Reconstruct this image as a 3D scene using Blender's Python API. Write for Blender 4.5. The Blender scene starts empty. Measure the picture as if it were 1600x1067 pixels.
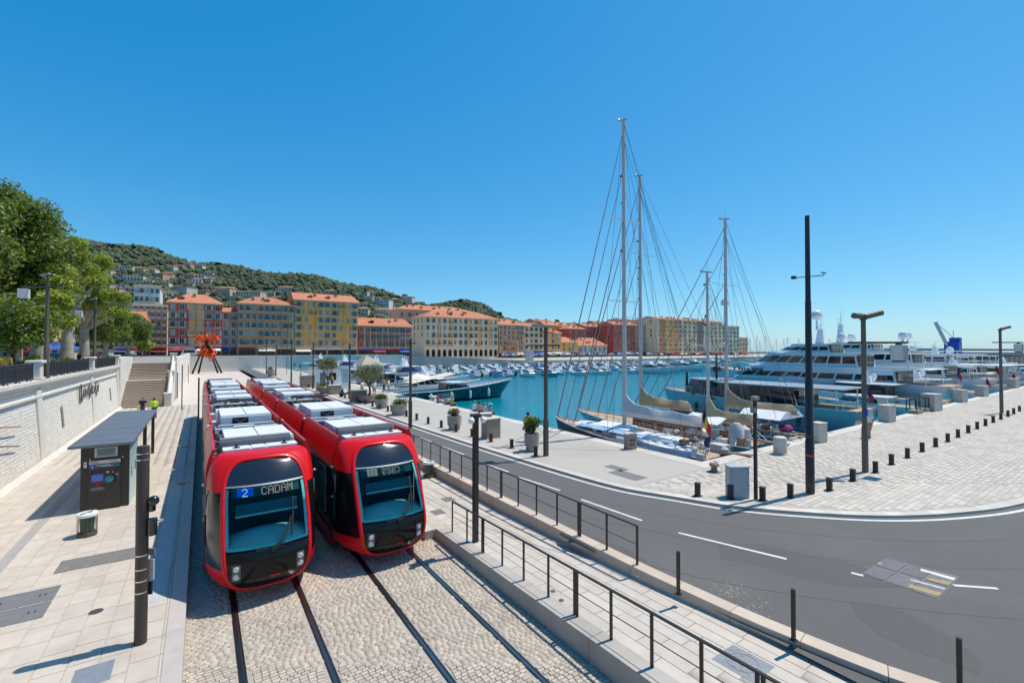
import bpy, bmesh, math, random
import numpy as np
from mathutils import Vector, Matrix
R = math.radians
SC = bpy.context.scene
COL = SC.collection
rng = random.Random(7)
nrg = np.random.default_rng(7)
# ------------------------------------------------------------------ camera
F, H = 711.0, 6.2                      # focal length in photo pixels (1600 wide), eye height above the tram track
TH, PH = math.atan(485 / F), R(1.0)    # yaw right of the tracks, slight upward pitch
cT, sT, cP, sP = math.cos(TH), math.sin(TH), math.cos(PH), math.sin(PH)
cam = bpy.data.objects.new('camera', bpy.data.cameras.new('camera'))
COL.objects.link(cam)
cam.location = (0, 0, H)
cam.rotation_euler = (R(90) + PH, 0, -TH)
cam.data.sensor_width = 36.0
cam.data.lens = F / 1600 * 36.0
cam.data.clip_end = 9000
SC.camera = cam
# ------------------------------------------------------------------ sky and sun
SUN_EL, SUN_AZ = R(66), R(-8)          # sun azimuth measured from +X
sun_dir = Vector((math.cos(SUN_EL) * math.cos(SUN_AZ), math.cos(SUN_EL) * math.sin(SUN_AZ), math.sin(SUN_EL)))
W = bpy.data.worlds.new('World'); SC.world = W; W.use_nodes = True
nt = W.node_tree
sky = nt.nodes.new('ShaderNodeTexSky'); sky.sky_type = 'NISHITA'; sky.sun_disc = False
sky.sun_elevation = SUN_EL; sky.sun_rotation = R(90) - SUN_AZ
sky.air_density = 1.0; sky.dust_density = 0.3; sky.ozone_density = 6.0; sky.altitude = 0
# grade the sky per channel towards the deep Mediterranean blue of the photograph (the same curve for every direction)
K = 0.08
sep = nt.nodes.new('ShaderNodeSeparateColor'); comb = nt.nodes.new('ShaderNodeCombineColor'); nt.links.new(sky.outputs[0], sep.inputs[0])
def mth(op, src, b_, c_=None, clamp=False):
    q = nt.nodes.new('ShaderNodeMath'); q.operation = op; nt.links.new(src, q.inputs[0]); q.inputs[1].default_value = b_
    if c_ is not None: q.inputs[2].default_value = c_
    return q.outputs[0]
nt.links.new(mth('MAXIMUM', mth('MULTIPLY_ADD', sep.outputs[0], 1.22, -0.078 / K), 0.25), comb.inputs[0])
nt.links.new(mth('MULTIPLY', mth('POWER', mth('MULTIPLY', sep.outputs[1], K), 0.837), 1.305 / K), comb.inputs[1])
nt.links.new(mth('MULTIPLY', mth('POWER', mth('MULTIPLY', sep.outputs[2], K), 0.592), 1.299 / K), comb.inputs[2])
bg = nt.nodes['Background']; bg.inputs[1].default_value = K * 1.0
nt.links.new(comb.outputs[0], bg.inputs[0])
sl = bpy.data.lights.new('sun', 'SUN'); sl.energy = 4.8; sl.angle = R(0.5); sl.color = (1, 0.925, 0.81)
so = bpy.data.objects.new('sun', sl); COL.objects.link(so)
so.rotation_euler = (-sun_dir).to_track_quat('-Z', 'Y').to_euler()
SC.view_settings.view_transform = 'Standard'; SC.view_settings.look = 'None'
SC.view_settings.exposure = 0.04; SC.view_settings.gamma = 1.0; SC.view_settings.use_curve_mapping = False
# ------------------------------------------------------------------ measuring helpers (photo pixel -> a place in the world)
def ray(u, v):
    a = (u - 800) / F; b = (533.5 - v) / F
    return (cT * a + sT * cP - sT * sP * b, -sT * a + cT * cP - cT * sP * b, sP + cP * b)
def G(u, v, z=0.0):
    d = ray(u, v); t = (z - H) / d[2]
    return Vector((d[0] * t, d[1] * t, z))
def onY(u, v, Y):
    d = ray(u, v); t = Y / d[1]
    return Vector((d[0] * t, Y, H + d[2] * t))
def onX(u, v, X):
    d = ray(u, v); t = X / d[0]
    return Vector((X, d[1] * t, H + d[2] * t))
def onD(u, v, dist):
    d = ray(u, v)
    return Vector((d[0] * dist, d[1] * dist, H + d[2] * dist))
def proj(p):
    x, y, z = p[0], p[1], p[2] - H
    r = cT * x - sT * y; f = sT * cP * x + cT * cP * y + sP * z; up = -sT * sP * x - cT * sP * y + cP * z
    return 800 + F * r / f, 533.5 - F * up / f, f
# ------------------------------------------------------------------ materials
MATS = {}
def mat(name, col, rough=0.6, metal=0.0, var=0.12, scale=4.0, bump=0.0, bscale=40.0, rand=0.0, spec=0.5, coat=0.0,
        emit=None, alpha=None, trans=0.0, island=False, stain=0.0, stain_scale=0.6, stain_col=None, stretch=None, hue=0.0):
    if name in MATS: return MATS[name]
    m = bpy.data.materials.new(name); m.use_nodes = True; MATS[name] = m
    n = m.node_tree.nodes; L = m.node_tree.links; b = n['Principled BSDF']
    b.inputs['Roughness'].default_value = rough; b.inputs['Metallic'].default_value = metal
    b.inputs['Specular IOR Level'].default_value = spec
    if coat: b.inputs['Coat Weight'].default_value = coat; b.inputs['Coat Roughness'].default_value = 0.05
    if trans: b.inputs['Transmission Weight'].default_value = trans
    geo = n.new('ShaderNodeNewGeometry'); pos = geo.outputs['Position']
    if stretch:
        mp = n.new('ShaderNodeMapping'); mp.inputs['Scale'].default_value = stretch
        L.new(pos, mp.inputs['Vector']); pos = mp.outputs[0]
    def noise(sc, det=4.0):
        t = n.new('ShaderNodeTexNoise'); t.inputs['Scale'].default_value = sc; t.inputs['Detail'].default_value = det
        t.inputs['Roughness'].default_value = 0.6; L.new(pos, t.inputs['Vector']); return t.outputs[0]
    val = None
    def mul_add(src, a, c):
        q = n.new('ShaderNodeMath'); q.operation = 'MULTIPLY_ADD'; q.inputs[1].default_value = a; q.inputs[2].default_value = c
        L.new(src, q.inputs[0]); return q.outputs[0]
    def mul(x, y):
        if x is None: return y
        q = n.new('ShaderNodeMath'); q.operation = 'MULTIPLY'; L.new(x, q.inputs[0]); L.new(y, q.inputs[1]); return q.outputs[0]
    if var: val = mul_add(noise(scale), 4 * var, 1 - 2 * var)
    rsrc = None
    if rand:
        if island: rsrc = geo.outputs['Random Per Island']
        else: rsrc = n.new('ShaderNodeObjectInfo').outputs['Random']
        val = mul(val, mul_add(rsrc, 2 * rand, 1 - rand))
    csock = None
    rgb = n.new('ShaderNodeRGB'); rgb.outputs[0].default_value = (*col, 1); csock = rgb.outputs[0]
    if hue and rsrc is not None:
        h = n.new('ShaderNodeHueSaturation'); L.new(csock, h.inputs['Color'])
        L.new(mul_add(rsrc, 2 * hue, 0.5 - hue), h.inputs['Hue'])
        w2 = n.new('ShaderNodeMath'); w2.operation = 'FRACT'; L.new(mul_add(rsrc, 7.31, 0), w2.inputs[0])
        L.new(mul_add(w2.outputs[0], 0.9, 0.55), h.inputs['Saturation']); csock = h.outputs[0]
    if stain:
        mx = n.new('ShaderNodeMix'); mx.data_type = 'RGBA'
        rp = n.new('ShaderNodeMapRange'); rp.inputs[1].default_value = 0.48; rp.inputs[2].default_value = 0.72; rp.inputs[4].default_value = stain
        L.new(noise(stain_scale, 6.0), rp.inputs[0]); L.new(rp.outputs[0], mx.inputs[0])
        L.new(csock, mx.inputs[6]); sc = stain_col or tuple(c * 0.55 for c in col)
        mx.inputs[7].default_value = (*sc, 1); csock = mx.outputs[2]
    if val is not None:
        vm = n.new('ShaderNodeVectorMath'); vm.operation = 'SCALE'; L.new(csock, vm.inputs[0]); L.new(val, vm.inputs['Scale']); csock = vm.outputs[0]
    L.new(csock, b.inputs['Base Color'])
    if bump:
        bp = n.new('ShaderNodeBump'); bp.inputs['Strength'].default_value = bump; bp.inputs['Distance'].default_value = 0.02
        L.new(noise(bscale, 5.0), bp.inputs['Height']); L.new(bp.outputs[0], b.inputs['Normal'])
    if emit: b.inputs['Emission Color'].default_value = (*emit[0], 1); b.inputs['Emission Strength'].default_value = emit[1]
    return m
def glass_mat(name, tint, rough=0.02, reflect=0.12):
    if name in MATS: return MATS[name]
    m = bpy.data.materials.new(name); m.use_nodes = True; MATS[name] = m
    n = m.node_tree.nodes; L = m.node_tree.links; n.remove(n['Principled BSDF'])
    t = n.new('ShaderNodeBsdfTransparent'); t.inputs[0].default_value = (*tint, 1)
    g = n.new('ShaderNodeBsdfGlossy'); g.inputs['Roughness'].default_value = rough
    lw = n.new('ShaderNodeLayerWeight'); lw.inputs[0].default_value = reflect
    mx = n.new('ShaderNodeMixShader'); L.new(lw.outputs['Facing'], mx.inputs[0]) if False else L.new(lw.outputs['Fresnel'], mx.inputs[0])
    L.new(t.outputs[0], mx.inputs[1]); L.new(g.outputs[0], mx.inputs[2]); L.new(mx.outputs[0], n['Material Output'].inputs[0])
    return m
# ------------------------------------------------------------------ mesh helpers
class MB:
    def __init__(s): s.v = []; s.f = []; s.m = []
    def add(s, vs, fs, m=0):
        o = len(s.v); s.v += [tuple(p) for p in vs]
        for f in fs: s.f.append([o + i for i in f]); s.m.append(m)
        return s
    def box(s, x0, x1, y0, y1, z0, z1, m=0):
        return s.add([(x0,y0,z0),(x1,y0,z0),(x1,y1,z0),(x0,y1,z0),(x0,y0,z1),(x1,y0,z1),(x1,y1,z1),(x0,y1,z1)],
                     [(3,2,1,0),(4,5,6,7),(0,1,5,4),(1,2,6,5),(2,3,7,6),(3,0,4,7)], m)
    def bar(s, p, q, w, h, m=0, up=(0,0,1)):
        p, q = Vector(p), Vector(q); d = (q - p).normalized(); u = Vector(up)
        if abs(d.dot(u)) > 0.98: u = Vector((0, 1, 0))
        sx = d.cross(u).normalized() * w / 2; sz = sx.cross(d).normalized() * h / 2
        vs = [a + i * sx + j * sz for a in (p, q) for i, j in ((-1,-1),(1,-1),(1,1),(-1,1))]
        return s.add(vs, [(0,1,2,3),(7,6,5,4),(0,4,5,1),(1,5,6,2),(2,6,7,3),(3,7,4,0)], m)
    def tube(s, p, q, r0, r1=None, n=8, m=0):
        r1 = r0 if r1 is None else r1
        p, q = Vector(p), Vector(q); d = (q - p)
        if d.length < 1e-6: return s
        d.normalize(); a = d.orthogonal().normalized(); b = d.cross(a)
        vs = []
        for c, r in ((p, r0), (q, r1)):
            for i in range(n):
                t = 2 * math.pi * i / n; vs.append(c + (a * math.cos(t) + b * math.sin(t)) * r)
        fs = [(i, (i + 1) % n, n + (i + 1) % n, n + i) for i in range(n)] + [tuple(range(n - 1, -1, -1)), tuple(range(n, 2 * n))]
        return s.add(vs, fs, m)
    def path(s, pts, r, n=6, m=0):
        for i in range(len(pts) - 1):
            ra = r[i] if isinstance(r, (list, tuple)) else r; rb = r[i + 1] if isinstance(r, (list, tuple)) else r
            s.tube(pts[i], pts[i + 1], ra, rb, n, m)
        return s
    def lathe(s, prof, c=(0,0,0), n=16, m=0):
        vs = []; fs = []; k = len(prof)
        for i in range(n):
            t = 2 * math.pi * i / n
            for r, z in prof: vs.append((c[0] + r * math.cos(t), c[1] + r * math.sin(t), c[2] + z))
        for i in range(n):
            j = (i + 1) % n
            for q in range(k - 1): fs.append((i * k + q, j * k + q, j * k + q + 1, i * k + q + 1))
        fs.append(tuple(i * k for i in range(n - 1, -1, -1))); fs.append(tuple(i * k + k - 1 for i in range(n)))
        return s.add(vs, fs, m)
    def ball(s, c, r, n=8, m=0, sz=1.0):
        k = max(4, n // 2 + 1); prof = [(r * math.sin(math.pi * i / k), -r * sz * math.cos(math.pi * i / k)) for i in range(1, k)]
        return s.lathe(prof, c, n, m)
    def prism(s, poly, z0, z1, m=0):
        n = len(poly); vs = [(x, y, z0) for x, y in poly] + [(x, y, z1) for x, y in poly]
        return s.add(vs, [tuple(range(n - 1, -1, -1)), tuple(range(n, 2 * n))] + [(i, (i + 1) % n, n + (i + 1) % n, n + i) for i in range(n)], m)
    def loft(s, rows, m=0, closed=False, cap=False):
        k = len(rows[0]); vs = [p for r in rows for p in r]; fs = []
        for i in range(len(rows) - 1):
            for j in range(k if closed else k - 1):
                j2 = (j + 1) % k; fs.append((i * k + j, i * k + j2, (i + 1) * k + j2, (i + 1) * k + j))
        if cap: fs += [tuple(range(k - 1, -1, -1)), tuple(range((len(rows) - 1) * k, len(rows) * k))]
        return s.add(vs, fs, m)
    def build(s, name, mats, parent=None, smooth=False, loc=None, bevel=0, rot=None):
        me = bpy.data.meshes.new(name); me.from_pydata(s.v, [], s.f)
        if not isinstance(mats, (list, tuple)): mats = [mats]
        for m in mats: me.materials.append(m)
        if len(mats) > 1: me.polygons.foreach_set('material_index', s.m)
        me.update()
        return link(name, me, parent, smooth, loc, bevel, rot)
def link(name, me, parent=None, smooth=False, loc=None, bevel=0, rot=None):
    o = bpy.data.objects.new(name, me); COL.objects.link(o)
    if smooth:
        me.shade_smooth()
        if smooth != 'all': me.set_sharp_from_angle(angle=R(38))
    if parent is not None: o.parent = parent
    if loc is not None: o.location = loc
    if rot is not None: o.rotation_euler = (0, 0, rot)
    if bevel:
        bv = o.modifiers.new('bevel', 'BEVEL'); bv.width = bevel; bv.segments = 2; bv.limit_method = 'ANGLE'; bv.angle_limit = R(40)
    return o
def np_mesh(name, verts, quads, mats, parent=None, smooth=False, mi=None):
    me = bpy.data.meshes.new(name); k = quads.shape[1]
    me.vertices.add(len(verts)); me.vertices.foreach_set('co', verts.astype(np.float32).ravel())
    me.loops.add(quads.size); me.loops.foreach_set('vertex_index', quads.astype(np.int32).ravel())
    me.polygons.add(len(quads)); me.polygons.foreach_set('loop_start', np.arange(0, quads.size, k, dtype=np.int32))
    if not isinstance(mats, (list, tuple)): mats = [mats]
    for m in mats: me.materials.append(m)
    if mi is not None: me.polygons.foreach_set('material_index', mi.astype(np.int32))
    me.update(calc_edges=True)
    return link(name, me, parent, smooth)
def thing(name, label, cat, loc=(0,0,0), rotz=0, group=None):
    o = bpy.data.objects.new(name, None); COL.objects.link(o); o.location = loc; o.rotation_euler = (0, 0, rotz)
    return tag(o, label, cat, group)
def tag(o, label=None, cat=None, group=None, kind=None):
    if label: o['label'] = label
    if cat: o['category'] = cat
    if group: o['group'] = group
    if kind: o['kind'] = kind
    return o
KIDS = {}
def dup(root, loc, rotz=None, label=None, group=None, scale=None):
    if root.name not in KIDS: KIDS[root.name] = [(c, list(c.children)) for c in root.children]
    r = root.copy(); COL.objects.link(r); r.location = loc
    if rotz is not None: r.rotation_euler = (0, 0, rotz)
    if scale: r.scale = (scale,) * 3
    if label: r['label'] = label
    if group: r['group'] = group
    for ch, gs in KIDS[root.name]:
        c = ch.copy(); COL.objects.link(c); c.parent = r
        for g in gs:
            d = g.copy(); COL.objects.link(d); d.parent = c
    return r
def struct(o): o['kind'] = 'structure'; return o
def stuff(o): o['kind'] = 'stuff'; return o
ORD = 'first second third fourth fifth sixth seventh eighth ninth tenth eleventh twelfth thirteenth fourteenth fifteenth sixteenth seventeenth eighteenth nineteenth twentieth'.split()
def nth(i): return ORD[i] if i < 20 else ['twenty-first','twenty-second','twenty-third','twenty-fourth','twenty-fifth','twenty-sixth','twenty-seventh','twenty-eighth'][i - 20]
# shared materials
m_dark = mat('dark_painted_metal', (0.028, 0.022, 0.02), 0.45, 0.0, 0.1, 3)
m_rail = mat('railing_paint', (0.02, 0.018, 0.017), 0.4)
m_steel = mat('rail_steel', (0.32, 0.31, 0.30), 0.28, 1.0, 0.1)
m_galv = mat('galvanised_metal', (0.42, 0.43, 0.44), 0.5, 0.7, 0.12)
m_white = mat('white_gelcoat', (0.78, 0.78, 0.77), 0.25, 0, 0.03, 2)
m_black = mat('black_rubber', (0.012, 0.012, 0.013), 0.6)
m_bglass = mat('dark_window_glass', (0.012, 0.017, 0.022), 0.06, 0, 0.2, 0.5, spec=0.7)
m_stone = mat('pale_limestone', (0.56, 0.50, 0.42), 0.8, 0, 0.12, 3, 0.3, 30, stain=0.35, stain_scale=1.2)
m_paint = mat('white_road_paint', (0.60, 0.60, 0.58), 0.6, 0, 0.12, 9, stain=0.55, stain_scale=6, stain_col=(0.35, 0.35, 0.35))
def leafy(name, col, rand=0.4, hue=0.02, tl=0.35):
    m = mat(name, col, 0.5, 0, 0.2, 0.6, rand=rand, island=True, hue=hue, spec=0.3)
    n = m.node_tree.nodes; L = m.node_tree.links; b = n['Principled BSDF']
    if 'Mix Shader' not in n:
        t = n.new('ShaderNodeBsdfTranslucent'); mx = n.new('ShaderNodeMixShader'); mx.inputs[0].default_value = tl
        src = b.inputs['Base Color'].links[0].from_socket; L.new(src, t.inputs[0])
        L.new(b.outputs[0], mx.inputs[1]); L.new(t.outputs[0], mx.inputs[2]); L.new(mx.outputs[0], n['Material Output'].inputs[0])
    return m
m_leaf = leafy('broad_leaf', (0.185, 0.245, 0.032), hue=0.025)
# ================================================================== GROUND AND SETTING
m_setts = mat('granite_setts', (0.44, 0.375, 0.305), 0.8, 0, 0.14, 6, 0.12, 60, rand=0.15, island=True, stain=0.4, stain_scale=0.5)
m_sett1 = mat('granite_sett_single', (0.44, 0.375, 0.305), 0.8, 0, 0.14, 6, 0.12, 60, rand=0.15, stain=0.4, stain_scale=0.5)
m_grout = mat('sandy_joint', (0.36, 0.32, 0.265), 0.95, 0, 0.2, 12)
m_slab = mat('pale_paving_slab', (0.50, 0.44, 0.375), 0.75, 0, 0.09, 2.5, 0.12, 60, rand=0.045, stain=0.3, stain_scale=0.8)
m_slabs = mat('pale_paving_slabs_far', (0.50, 0.44, 0.375), 0.75, 0, 0.09, 2.5, 0.1, 60, rand=0.045, island=True, stain=0.3, stain_scale=0.8)
m_slabj = mat('slab_joint', (0.40, 0.36, 0.32), 0.9, 0, 0.2, 6)
m_asph = mat('asphalt', (0.108, 0.104, 0.10), 0.85, 0, 0.18, 45, 0.5, 220, stain=0.55, stain_scale=0.22, stain_col=(0.15, 0.143, 0.134))
m_plaza = mat('plaza_stone', (0.49, 0.435, 0.37), 0.7, 0, 0.12, 2.0, 0.2, 50, rand=0.11, island=True, stain=0.3, stain_scale=0.4)
m_plaza1 = mat('plaza_stone_single', (0.49, 0.435, 0.37), 0.7, 0, 0.12, 2.0, 0.2, 50, rand=0.11, stain=0.3, stain_scale=0.4)
m_conc = mat('quay_concrete', (0.37, 0.345, 0.31), 0.85, 0, 0.1, 1.2, 0.3, 90, stain=0.45, stain_scale=0.5, stain_col=(0.27, 0.25, 0.225))
m_wallc = mat('shuttered_concrete', (0.40, 0.365, 0.32), 0.8, 0, 0.1, 2, 0.2, 60, stain=0.4, stain_scale=0.8, stretch=(1, 1, 0.25))
m_kerb = mat('buff_kerb_stone', (0.52, 0.42, 0.33), 0.75, 0, 0.08, 3, 0.2, 60, rand=0.08, stain=0.2)
m_cop = mat('quay_coping_stone', (0.55, 0.50, 0.44), 0.75, 0, 0.1, 2, 0.2, 50, rand=0.1, stain=0.3)
m_up = mat('street_tarmac', (0.28, 0.265, 0.24), 0.9, 0, 0.1, 1)
m_earth = mat('seabed_ground', (0.10, 0.10, 0.09), 0.9)

struct(MB().add([(-7000,-7000,-4),(9000,-7000,-4),(9000,9000,-4),(-7000,9000,-4)], [(0,1,2,3)]).build('ground', m_earth))
# --- water
mw = bpy.data.materials.new('harbour_water'); mw.use_nodes = True
n = mw.node_tree.nodes; L = mw.node_tree.links; b = n['Principled BSDF']
b.inputs['Base Color'].default_value = (0.0, 0.20, 0.265, 1); b.inputs['Roughness'].default_value = 0.06; b.inputs['IOR'].default_value = 1.33
geo = n.new('ShaderNodeNewGeometry')
hsum = None
for sc, st in ((0.9, 1.0), (3.2, 0.45), (0.12, 1.2)):
    mp = n.new('ShaderNodeMapping'); mp.inputs['Scale'].default_value = (1, 1.6, 1); mp.inputs['Rotation'].default_value = (0, 0, 0.6)
    L.new(geo.outputs['Position'], mp.inputs[0])
    t = n.new('ShaderNodeTexNoise'); t.inputs['Scale'].default_value = sc; t.inputs['Detail'].default_value = 3; L.new(mp.outputs[0], t.inputs['Vector'])
    q = n.new('ShaderNodeMath'); q.operation = 'MULTIPLY_ADD'; q.inputs[1].default_value = st
    L.new(t.outputs[0], q.inputs[0])
    if hsum is None: q.inputs[2].default_value = 0
    else: L.new(hsum, q.inputs[2])
    hsum = q.outputs[0]
bp = n.new('ShaderNodeBump'); bp.inputs['Strength'].default_value = 0.32; bp.inputs['Distance'].default_value = 0.35
L.new(hsum, bp.inputs['Height']); L.new(bp.outputs[0], b.inputs['Normal'])
struct(MB().add([(15,8,-1),(9000,8,-1),(9000,9000,-1),(15,9000,-1)], [(0,1,2,3)]).build('water', mw))

# --- tram track bed with setts and grooved rails
RAILS = (0.71, 2.15, 3.93, 5.37)
bed = struct(MB().add([(-0.3,1,-0.02),(6.5,1,-0.02),(6.5,50,-0.02),(-0.3,50,-0.02)], [(0,1,2,3)]).build('track_bed', m_grout))
for x in RAILS:
    r = MB(); r.box(x-0.068, x+0.068, 1, 150, -0.02, -0.004, 0); r.box(x-0.05, x+0.008, 1, 150, -0.02, 0.008, 1); r.box(x+0.045, x+0.062, 1, 150, -0.02, 0.004, 1)
    r.build('rail', [m_black, m_steel], bed)
sx, sy = 0.135, 0.092
singles = []; V = []; Q = []
j = 0; y = 6.0
while y < 30:
    x = -0.24 + (sx / 2 if j % 2 else 0) - rng.random() * 0.03
    w = sx * rng.uniform(0.92, 1.08)
    while x < 6.42:
        ww = sx * rng.uniform(0.85, 1.15)
        xc = x + ww / 2
        if not any(abs(xc - xr) < 0.068 + ww * 0.42 for xr in RAILS) and xc < 6.4:
            singles.append((x + 0.004, x + ww - 0.004, y + 0.004, y + sy - 0.004, rng.uniform(-0.003, 0.003)))
        x += ww
    y += sy; j += 1
def vis(p): 
    u, v, f = proj(p); return f > 0 and -5 < u < 1605 and v < 1075
def size_at(p): return -proj(p)[2]
order = sorted((s for s in singles if vis((s[0], s[2], 0))), key=lambda s: proj((s[0], s[2], 0))[2])
near = set(id(s) for s in order[:300])
MAXN = 0
sett_meshes = []
for k in range(8):
    b_ = MB(); e = 0.008; hx, hy = sx / 2 - 0.004, sy / 2 - 0.004; j1 = [rng.uniform(-0.006, 0.006) for _ in range(8)]
    low = [(-hx,-hy,-0.02),(hx,-hy,-0.02),(hx,hy,-0.02),(-hx,hy,-0.02)]
    top = [(-hx+e+j1[0],-hy+e+j1[1],0),(hx-e+j1[2],-hy+e+j1[3],0.001),(hx-e+j1[4],hy-e+j1[5],0),(-hx+e+j1[6],hy-e+j1[7],0.002)]
    b_.add(low + top, [(4,5,6,7),(0,1,5,4),(1,2,6,5),(2,3,7,6),(3,0,4,7)])
    me = bpy.data.meshes.new('sett'); me.from_pydata(b_.v, [], b_.f); me.materials.append(m_sett1); sett_meshes.append(me)
for s in singles:
    xc, yc = (s[0] + s[1]) / 2, (s[2] + s[3]) / 2
    if id(s) in near:
        o = link('sett', sett_meshes[rng.randrange(8)], bed, loc=(xc, yc, s[4])); o.scale.x = (s[1] - s[0]) / (sx - 0.008)
        continue
    e = 0.008; o = len(V); z = s[4]; jj = lambda: rng.uniform(-0.005, 0.005)
    V += [(s[0],s[2],-0.02),(s[1],s[2],-0.02),(s[1],s[3],-0.02),(s[0],s[3],-0.02),
          (s[0]+e+jj(),s[2]+e+jj(),z),(s[1]-e+jj(),s[2]+e+jj(),z+jj()*.5),(s[1]-e+jj(),s[3]-e+jj(),z),(s[0]+e+jj(),s[3]-e+jj(),z+jj()*.5)]
    Q += [(o+4,o+5,o+6,o+7),(o,o+1,o+5,o+4),(o+1,o+2,o+6,o+5),(o+2,o+3,o+7,o+6),(o+3,o,o+4,o+7)]
stuff(np_mesh('setts', np.array(V), np.array(Q), m_setts, bed))

# --- slab field helper: nearest ones as parts, the rest as one joined part
def slab_field(parent, cells, th, ms, mj, nmax, name='paving_slab', gap=0.006, zfun=None, rough=0.0015):
    """cells: (x0,x1,y0,y1) rectangles; zfun(x,y) -> top height"""
    zf = zfun or (lambda x, y: 0.0)
    ok = [c for c in cells if vis(((c[0]+c[1])/2, (c[2]+c[3])/2, zf(c[0], c[2])))]
    ok.sort(key=lambda c: proj(((c[0]+c[1])/2, (c[2]+c[3])/2, zf(c[0], c[2])))[2])
    one = set(id(c) for c in ok[:nmax]); V = []; Q = []; cache = {}
    for c in cells:
        x0, x1, y0, y1 = c[0]+gap/2, c[1]-gap/2, c[2]+gap/2, c[3]-gap/2; e = 0.006; dz = rng.uniform(-rough, rough)
        pts = lambda ox, oy, oz: [(x-ox, y-oy, zf(x, y)-th-oz+dz) for x, y in ((x0,y0),(x1,y0),(x1,y1),(x0,y1))] + \
              [(x-ox, y-oy, zf(x, y)-oz+dz) for x, y in ((x0+e,y0+e),(x1-e,y0+e),(x1-e,y1-e),(x0+e,y1-e))]
        fs = [(4,5,6,7),(0,1,5,4),(1,2,6,5),(2,3,7,6),(3,0,4,7)]
        if id(c) in one:
            key = (round(x1-x0, 3), round(y1-y0, 3))
            zc = zf((x0+x1)/2, (y0+y1)/2)
            if zfun or key not in cache:
                me = bpy.data.meshes.new(name); me.from_pydata(pts((x0+x1)/2, (y0+y1)/2, zc), [], fs); me.materials.append(ms)
                if not zfun: cache[key] = me
            else: me = cache[key]
            link(name, me, parent, loc=((x0+x1)/2, (y0+y1)/2, zc + (0 if zfun else dz)))
        else:
            o = len(V); V += pts(0, 0, 0); Q += [tuple(o+i for i in f) for f in fs]
    if V: stuff(np_mesh(name + 's', np.array(V), np.array(Q), mj, parent))
def bond(x0, x1, y0, y1, wx, ly, along='y'):
    out = []; x = x0; i = 0
    while x < x1 - 0.05:
        xe = min(x + wx, x1); y = y0 - rng.random() * ly
        while y < y1:
            out.append((x, xe, max(y, y0), min(y + ly, y1))) if min(y + ly, y1) - max(y, y0) > 0.08 else None
            y += ly
        x += wx; i += 1
    return out
PZ = 0.28
plat = struct(MB().box(-6.9, -0.24, 1, 60, -0.3, PZ - 0.012).build('tram_platform', m_slabj))
cells = [(c[0], c[1], c[2], c[3]) for c in bond(-6.72, -0.56, 8, 60, 0.47, 0.72)]
slab_field(plat, cells, 0.03, m_slab, m_slabs, 290, zfun=lambda x, y: PZ)
for k in range(26):                                        # platform edge stones
    MB().box(-0.55, -0.235, 8 + k*2.0 + 0.003, 10 + k*2.0 - 0.003, 0.0, PZ + 0.002).build('edge_stone', mat('edge_stone', (0.46, 0.42, 0.38), 0.7, 0, 0.08, 3, 0.2, 50, rand=0.08), plat)
m_tact = mat('tactile_strip', (0.46, 0.47, 0.48), 0.7)
t = MB(); t.box(-1.02, -0.66, 13.6, 52, PZ, PZ + 0.004)
for i in range(240):
    for q in range(5): t.box(-1.0 + q*0.07, -0.97 + q*0.07, 13.7 + i*0.16, 13.78 + i*0.16, PZ + 0.004, PZ + 0.009)
t.build('tactile_strip', m_tact, plat)
m_orange = mat('orange_print', (0.62, 0.11, 0.03), 0.7, 0, 0.4, 14)
for k, (u, v) in enumerate(((292, 666), (290, 698), (285, 755), (297, 640))):
    p = G(u, v, PZ + 0.012); q = MB()
    q.lathe([(0.0, 0), (0.17, 0), (0.0, 0.002)], n=9); q.lathe([(0, 0), (0.09, 0), (0, 0.002)], (0.22, 0.16, 0), 7); q.lathe([(0, 0), (0.08, 0), (0, 0.002)], (-0.2, 0.14, 0), 7)
    q.build('orange_marking', m_orange, plat, loc=p)
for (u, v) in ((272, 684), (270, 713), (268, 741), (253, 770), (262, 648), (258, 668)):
    p = G(u, v, PZ + 0.004); q = MB(); q.box(-0.3, 0.12, -0.06, 0.06, 0, 0.003); q.build('white_dash', m_paint, plat, loc=p)  # short thin white strips lying on the platform surface
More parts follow.
